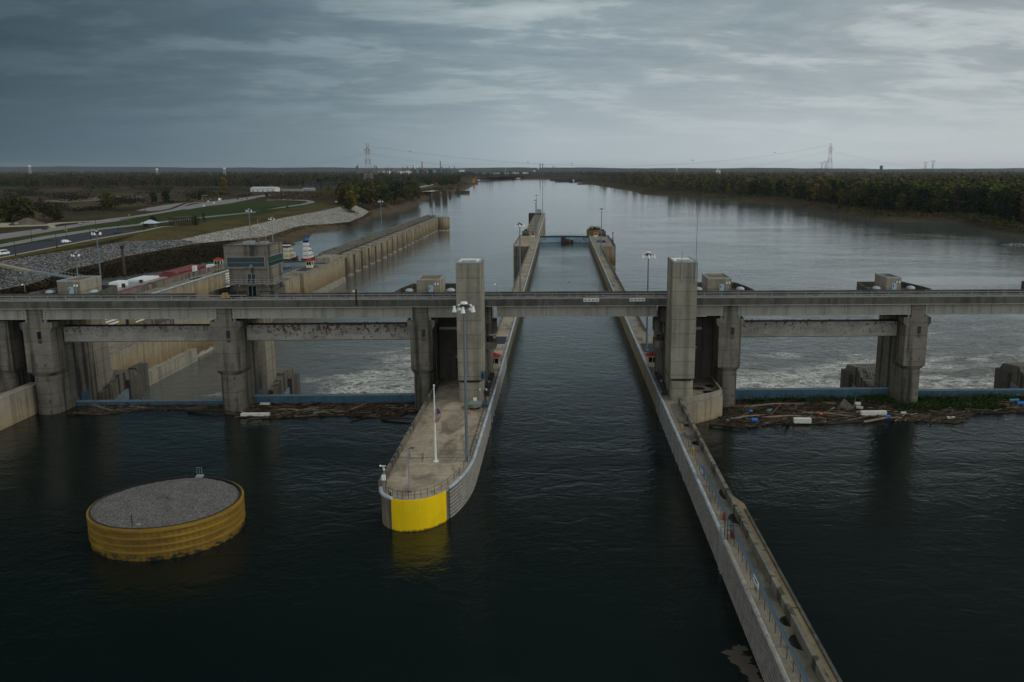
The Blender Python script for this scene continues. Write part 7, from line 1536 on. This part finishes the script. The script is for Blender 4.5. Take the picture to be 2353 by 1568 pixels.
for k_ in range(7): MB(f).box(14 + 5 * k_, 14.8 + 5 * k_, 1.2 + (k_ % 3) * 2.5, 2.4 + (k_ % 3) * 2.5, 0.36, 1.5 + 0.4 * (k_ % 2)).build('deck_fitting', ('dark_steel', 'white_paint', 'rail_steel')[k_ % 3], tw)
t = thing('deck_winch', 'white deck house and black skiff resting on the red barge covers', 'deck gear', (-152, 338, 1.2)); MB().box(-154.5, -151.5, 340, 344, 1.15, 3.6).build('deck_house', 'cream_paint', t); MB().box(-154.6, -151.4, 339.9, 344.1, 3.6, 3.9).build('roof', 'boat_red', t); MB().prism([(-158, 333), (-150, 333.5), (-148.6, 336), (-150, 338), (-158, 337.5)], 1.15, 2.3).build('skiff', 'black_rubber', t)
t = thing('deck_gear', 'black and white machinery at the far end of the red barges', 'deck gear', (-158, 398, 1.2)); MB().box(-160, -156, 397, 400, 1.15, 4).box(-166, -164.5, 396, 398, 1.15, 3.6).build('unit', 'white_paint', t); MB().box(-160.5, -155.5, 395, 396.9, 1.15, 2.4).build('base', 'black_rubber', t)
def towboat(x, y, s_, label, mats, decks, hullmat):
    t = thing('towboat', label, 'towboat', (x, y, LP), 'towboats below the left lock')
    MB().prism([(x - 5 * s_, y), (x + 5 * s_, y), (x + 5 * s_, y + 24 * s_), (x + 3.5 * s_, y + 28 * s_), (x - 3.5 * s_, y + 28 * s_), (x - 5 * s_, y + 24 * s_)], LP - 1, LP + 2.2).build('hull', hullmat, t)
    z = LP + 2.2; hw, y0, y1 = 3.6 * s_, y + 2 * s_, y + 22 * s_
    for k in range(decks):
        MB().box(x - hw, x + hw, y0, y1, z, z + 2.6).build('deckhouse', mats[0], t)
        w_ = MB()
        for q in range(5): a = x - hw * 0.8 + hw * 1.6 * q / 4.6; w_.box(a, a + 0.45 * s_, y0 - 0.04, y0 - 0.005, z + 1.2, z + 1.9)
        for q in range(6): b_ = y0 + (y1 - y0) * (q + 0.4) / 6.5; w_.box(x + hw + 0.005, x + hw + 0.04, b_, b_ + 0.8, z + 1.2, z + 1.9)
        w_.build('window', 'black_glass', t); MB().box(x - hw - 0.12, x + hw + 0.12, y0 - 0.15, y1 + 0.15, z + 2.6, z + 2.7).build('deck_edge', mats[0], t)
        z += 2.75; hw *= 0.9; y0 += 0.3 * s_; y1 -= 6.0 * s_
    MB().box(x - hw * 1.1, x + hw * 1.1, y0, y0 + 5 * s_, z, z + 0.9).build('wheelhouse', mats[0], t)
    wg = MB().box(x - hw * 1.08, x + hw * 1.08, y0 + 0.05, y0 + 5 * s_ - 0.05, z + 0.9, z + 2.1).build('wheelhouse_window', 'black_glass', t)
    MB().box(x - hw * 1.35, x + hw * 1.35, y0 - 0.5, y0 + 5.4 * s_, z + 2.1, z + 2.5).build('roof', mats[1], t)
    m = MB().tube([(x, y0 + 2, z + 2.5), (x, y0 + 2, z + 6.0)], 0.14, 6).box(x - 1.1, x + 1.1, y0 + 1.9, y0 + 2.1, z + 4.2, z + 4.4).cyl(x - 1.0, y0 + 2.2, 0.35, z + 2.5, z + 3.4, 8).cyl(x + 1.0, y0 + 2.2, 0.35, z + 2.5, z + 3.4, 8); m.build('mast', mats[2], t)
    for q in (-1, 1): MB().cyl(x + q * 2.0 * s_, y + 18 * s_, 0.7 * s_, LP + 2.2, LP + 9 * s_, 10).build('exhaust_stack', 'black_rubber', t)
a = T2(262, 1045, LP); towboat(a.x, a.y, 0.68, 'cream-coloured towboat half hidden by the control building', ('cream_paint', 'white_paint', 'dark_steel'), 2, 'wood_dark')
a = T2(440, 1040, LP); towboat(a.x + 1, a.y, 0.5, 'white towboat with a bright blue wheelhouse roof', ('white_paint', 'bright_blue', 'bright_blue'), 3, 'boat_red')
a, b_ = T2(560, 1075, LP), T2(180, 1090, LP); barge((b_.x, b_.y - 1), (a.x, a.y - 1), 9, LP - 0.8, 3.2, 'pale_blue_steel', 'pale blue barge moored in front of the two towboats', 'barges by the towboats')
a, b_ = T2(520, 1115, LP), T2(120, 1135, LP); barge((b_.x, b_.y), (a.x, a.y), 8, LP - 0.8, 2.2, 'blue_steel', 'darker blue barge nearest the control building', 'barges by the towboats')
for i, (x0, x1, y) in enumerate(((350, 430, 287), (395, 560, 298), (420, 540, 282))):
    p, q = T3(x0, y, LP), T3(x1, y, LP); barge((p.x, p.y), (q.x, q.y), 26, LP - 0.5, 6.5, 'dark_steel', ('low dark barge at the left of the moored fleet by the far right bank', 'long dark barge in front of the moored fleet by the far right bank', 'dark barge at the back of the moored fleet by the far right bank')[i], 'dark barges by the far right bank')
for i, (x0, x1, y) in enumerate(((575, 660, 302), (600, 760, 322))):
    p, q = T3(x0, y, LP), T3(x1, y, LP); barge((p.x, p.y), (q.x, q.y), 14, LP - 0.5, 3.2, 'rust', ('rusty barge nosing the forest tip on the right bank', 'longer rusty barge along the right bank')[i], 'rusty barges along the right bank')
p = T3(566, 302, LP); towboat(p.x, p.y, 0.9, 'small white towboat at the tip of the right-bank forest', ('white_paint', 'white_paint', 'dark_steel'), 2, 'dark_steel')
p = T2(2003, 322, LP); t = thing('crane_boat', 'orange crane barge moored at the far left bank', 'crane barge', p); MB().box(p.x - 8, p.x + 12, p.y, p.y + 20, LP - .5, LP + 3).build('hull', 'black_rubber', t); MB().box(p.x - 5, p.x + 3, p.y + 4, p.y + 12, LP + 3, LP + 18).build('crane_house', 'orange', t); MB().bar((p.x, p.y + 8, LP + 16), (p.x + 10, p.y + 8, LP + 26), 0.8).build('jib', 'orange', t)
p = T2(2045, 298, LP); towboat(p.x, p.y, 1.3, 'dark towboat moored beyond the orange crane barge', ('tank_white', 'dark_steel', 'dark_steel'), 2, 'black_rubber')
p, q = T2(1825, 405, LP), T2(1905, 400, LP); t = thing('river_dock', 'rusty timber dock jutting out past the old bridge piers', 'dock', p); MB().box(p.x, q.x, p.y, p.y + 30, LP - 1, LP + 4).box(p.x + 3, p.x + (q.x - p.x) * .7, p.y + 5, p.y + 24, LP + 4, LP + 12).build('dock_body', 'wood_dark', t); MB().prism(ring(q.x + 6, p.y + 14, 12, 11, 14), LP - 1, LP + 5).build('dolphin', 'wood_dark', t); MB().box(p.x - 1, q.x + 1, p.y - 0.6, p.y - 0.05, LP + 2.8, LP + 3.6).build('fender', 'rust', t)
t = thing('loading_pier', 'long dark loading pier on piles along the far river bend', 'pier', aty(1150, 411, 4650)); m = MB()
p, q = aty(1110, 409, 4600), aty(1185, 407.8, 4700); m.box(p.x, q.x, 4640, 4660, -1, 2); m.build('pier_deck', 'wood_dark', t); m = MB()
for k in range(16): xx = p.x + (q.x - p.x) * k / 15; m.cyl(xx, 4650, 1.2, -9, -1, 6)
m.build('pile', 'wood_dark', t)
for i, (Dx, mt, lab) in enumerate(((1163, 'rust', 'rusty moored craft below the white mast at the far bend'), (1192, 'tank_white', 'white moored craft at the far river bend'))):
    p = aty(Dx, 411, 4600); t = thing('moored_boat', lab, 'boat', (p.x, 4600, LP)); MB().prism([(p.x - 20, 4600), (p.x + 20, 4600), (p.x + 25, 4606), (p.x + 20, 4612), (p.x - 20, 4612)], LP - .5, LP + 3).build('hull', 'rust', t); MB().box(p.x - 12, p.x + 8, 4602, 4610, LP + 3, LP + 8).build('cabin', mt, t)
# ------------------------------------------------------------------ haze over the far distance
hm = bpy.data.materials.new('haze_air'); hm.use_nodes = True; nt = hm.node_tree; nt.nodes.clear()
o_ = nt.nodes.new('ShaderNodeOutputMaterial'); pv = nt.nodes.new('ShaderNodeVolumePrincipled'); pv.inputs['Color'].default_value = (0.78, 0.88, 0.97, 1); pv.inputs['Density'].default_value = 2.0e-5; pv.inputs['Anisotropy'].default_value = 0.2
Lk(pv.outputs[0], o_.inputs['Volume']); MATS['haze_air'] = hm
hz_ = MB().box(-19000, 19000, -600, 18500, -16, 142).build('haze', 'haze_air'); tag(hz_, kind='stuff')
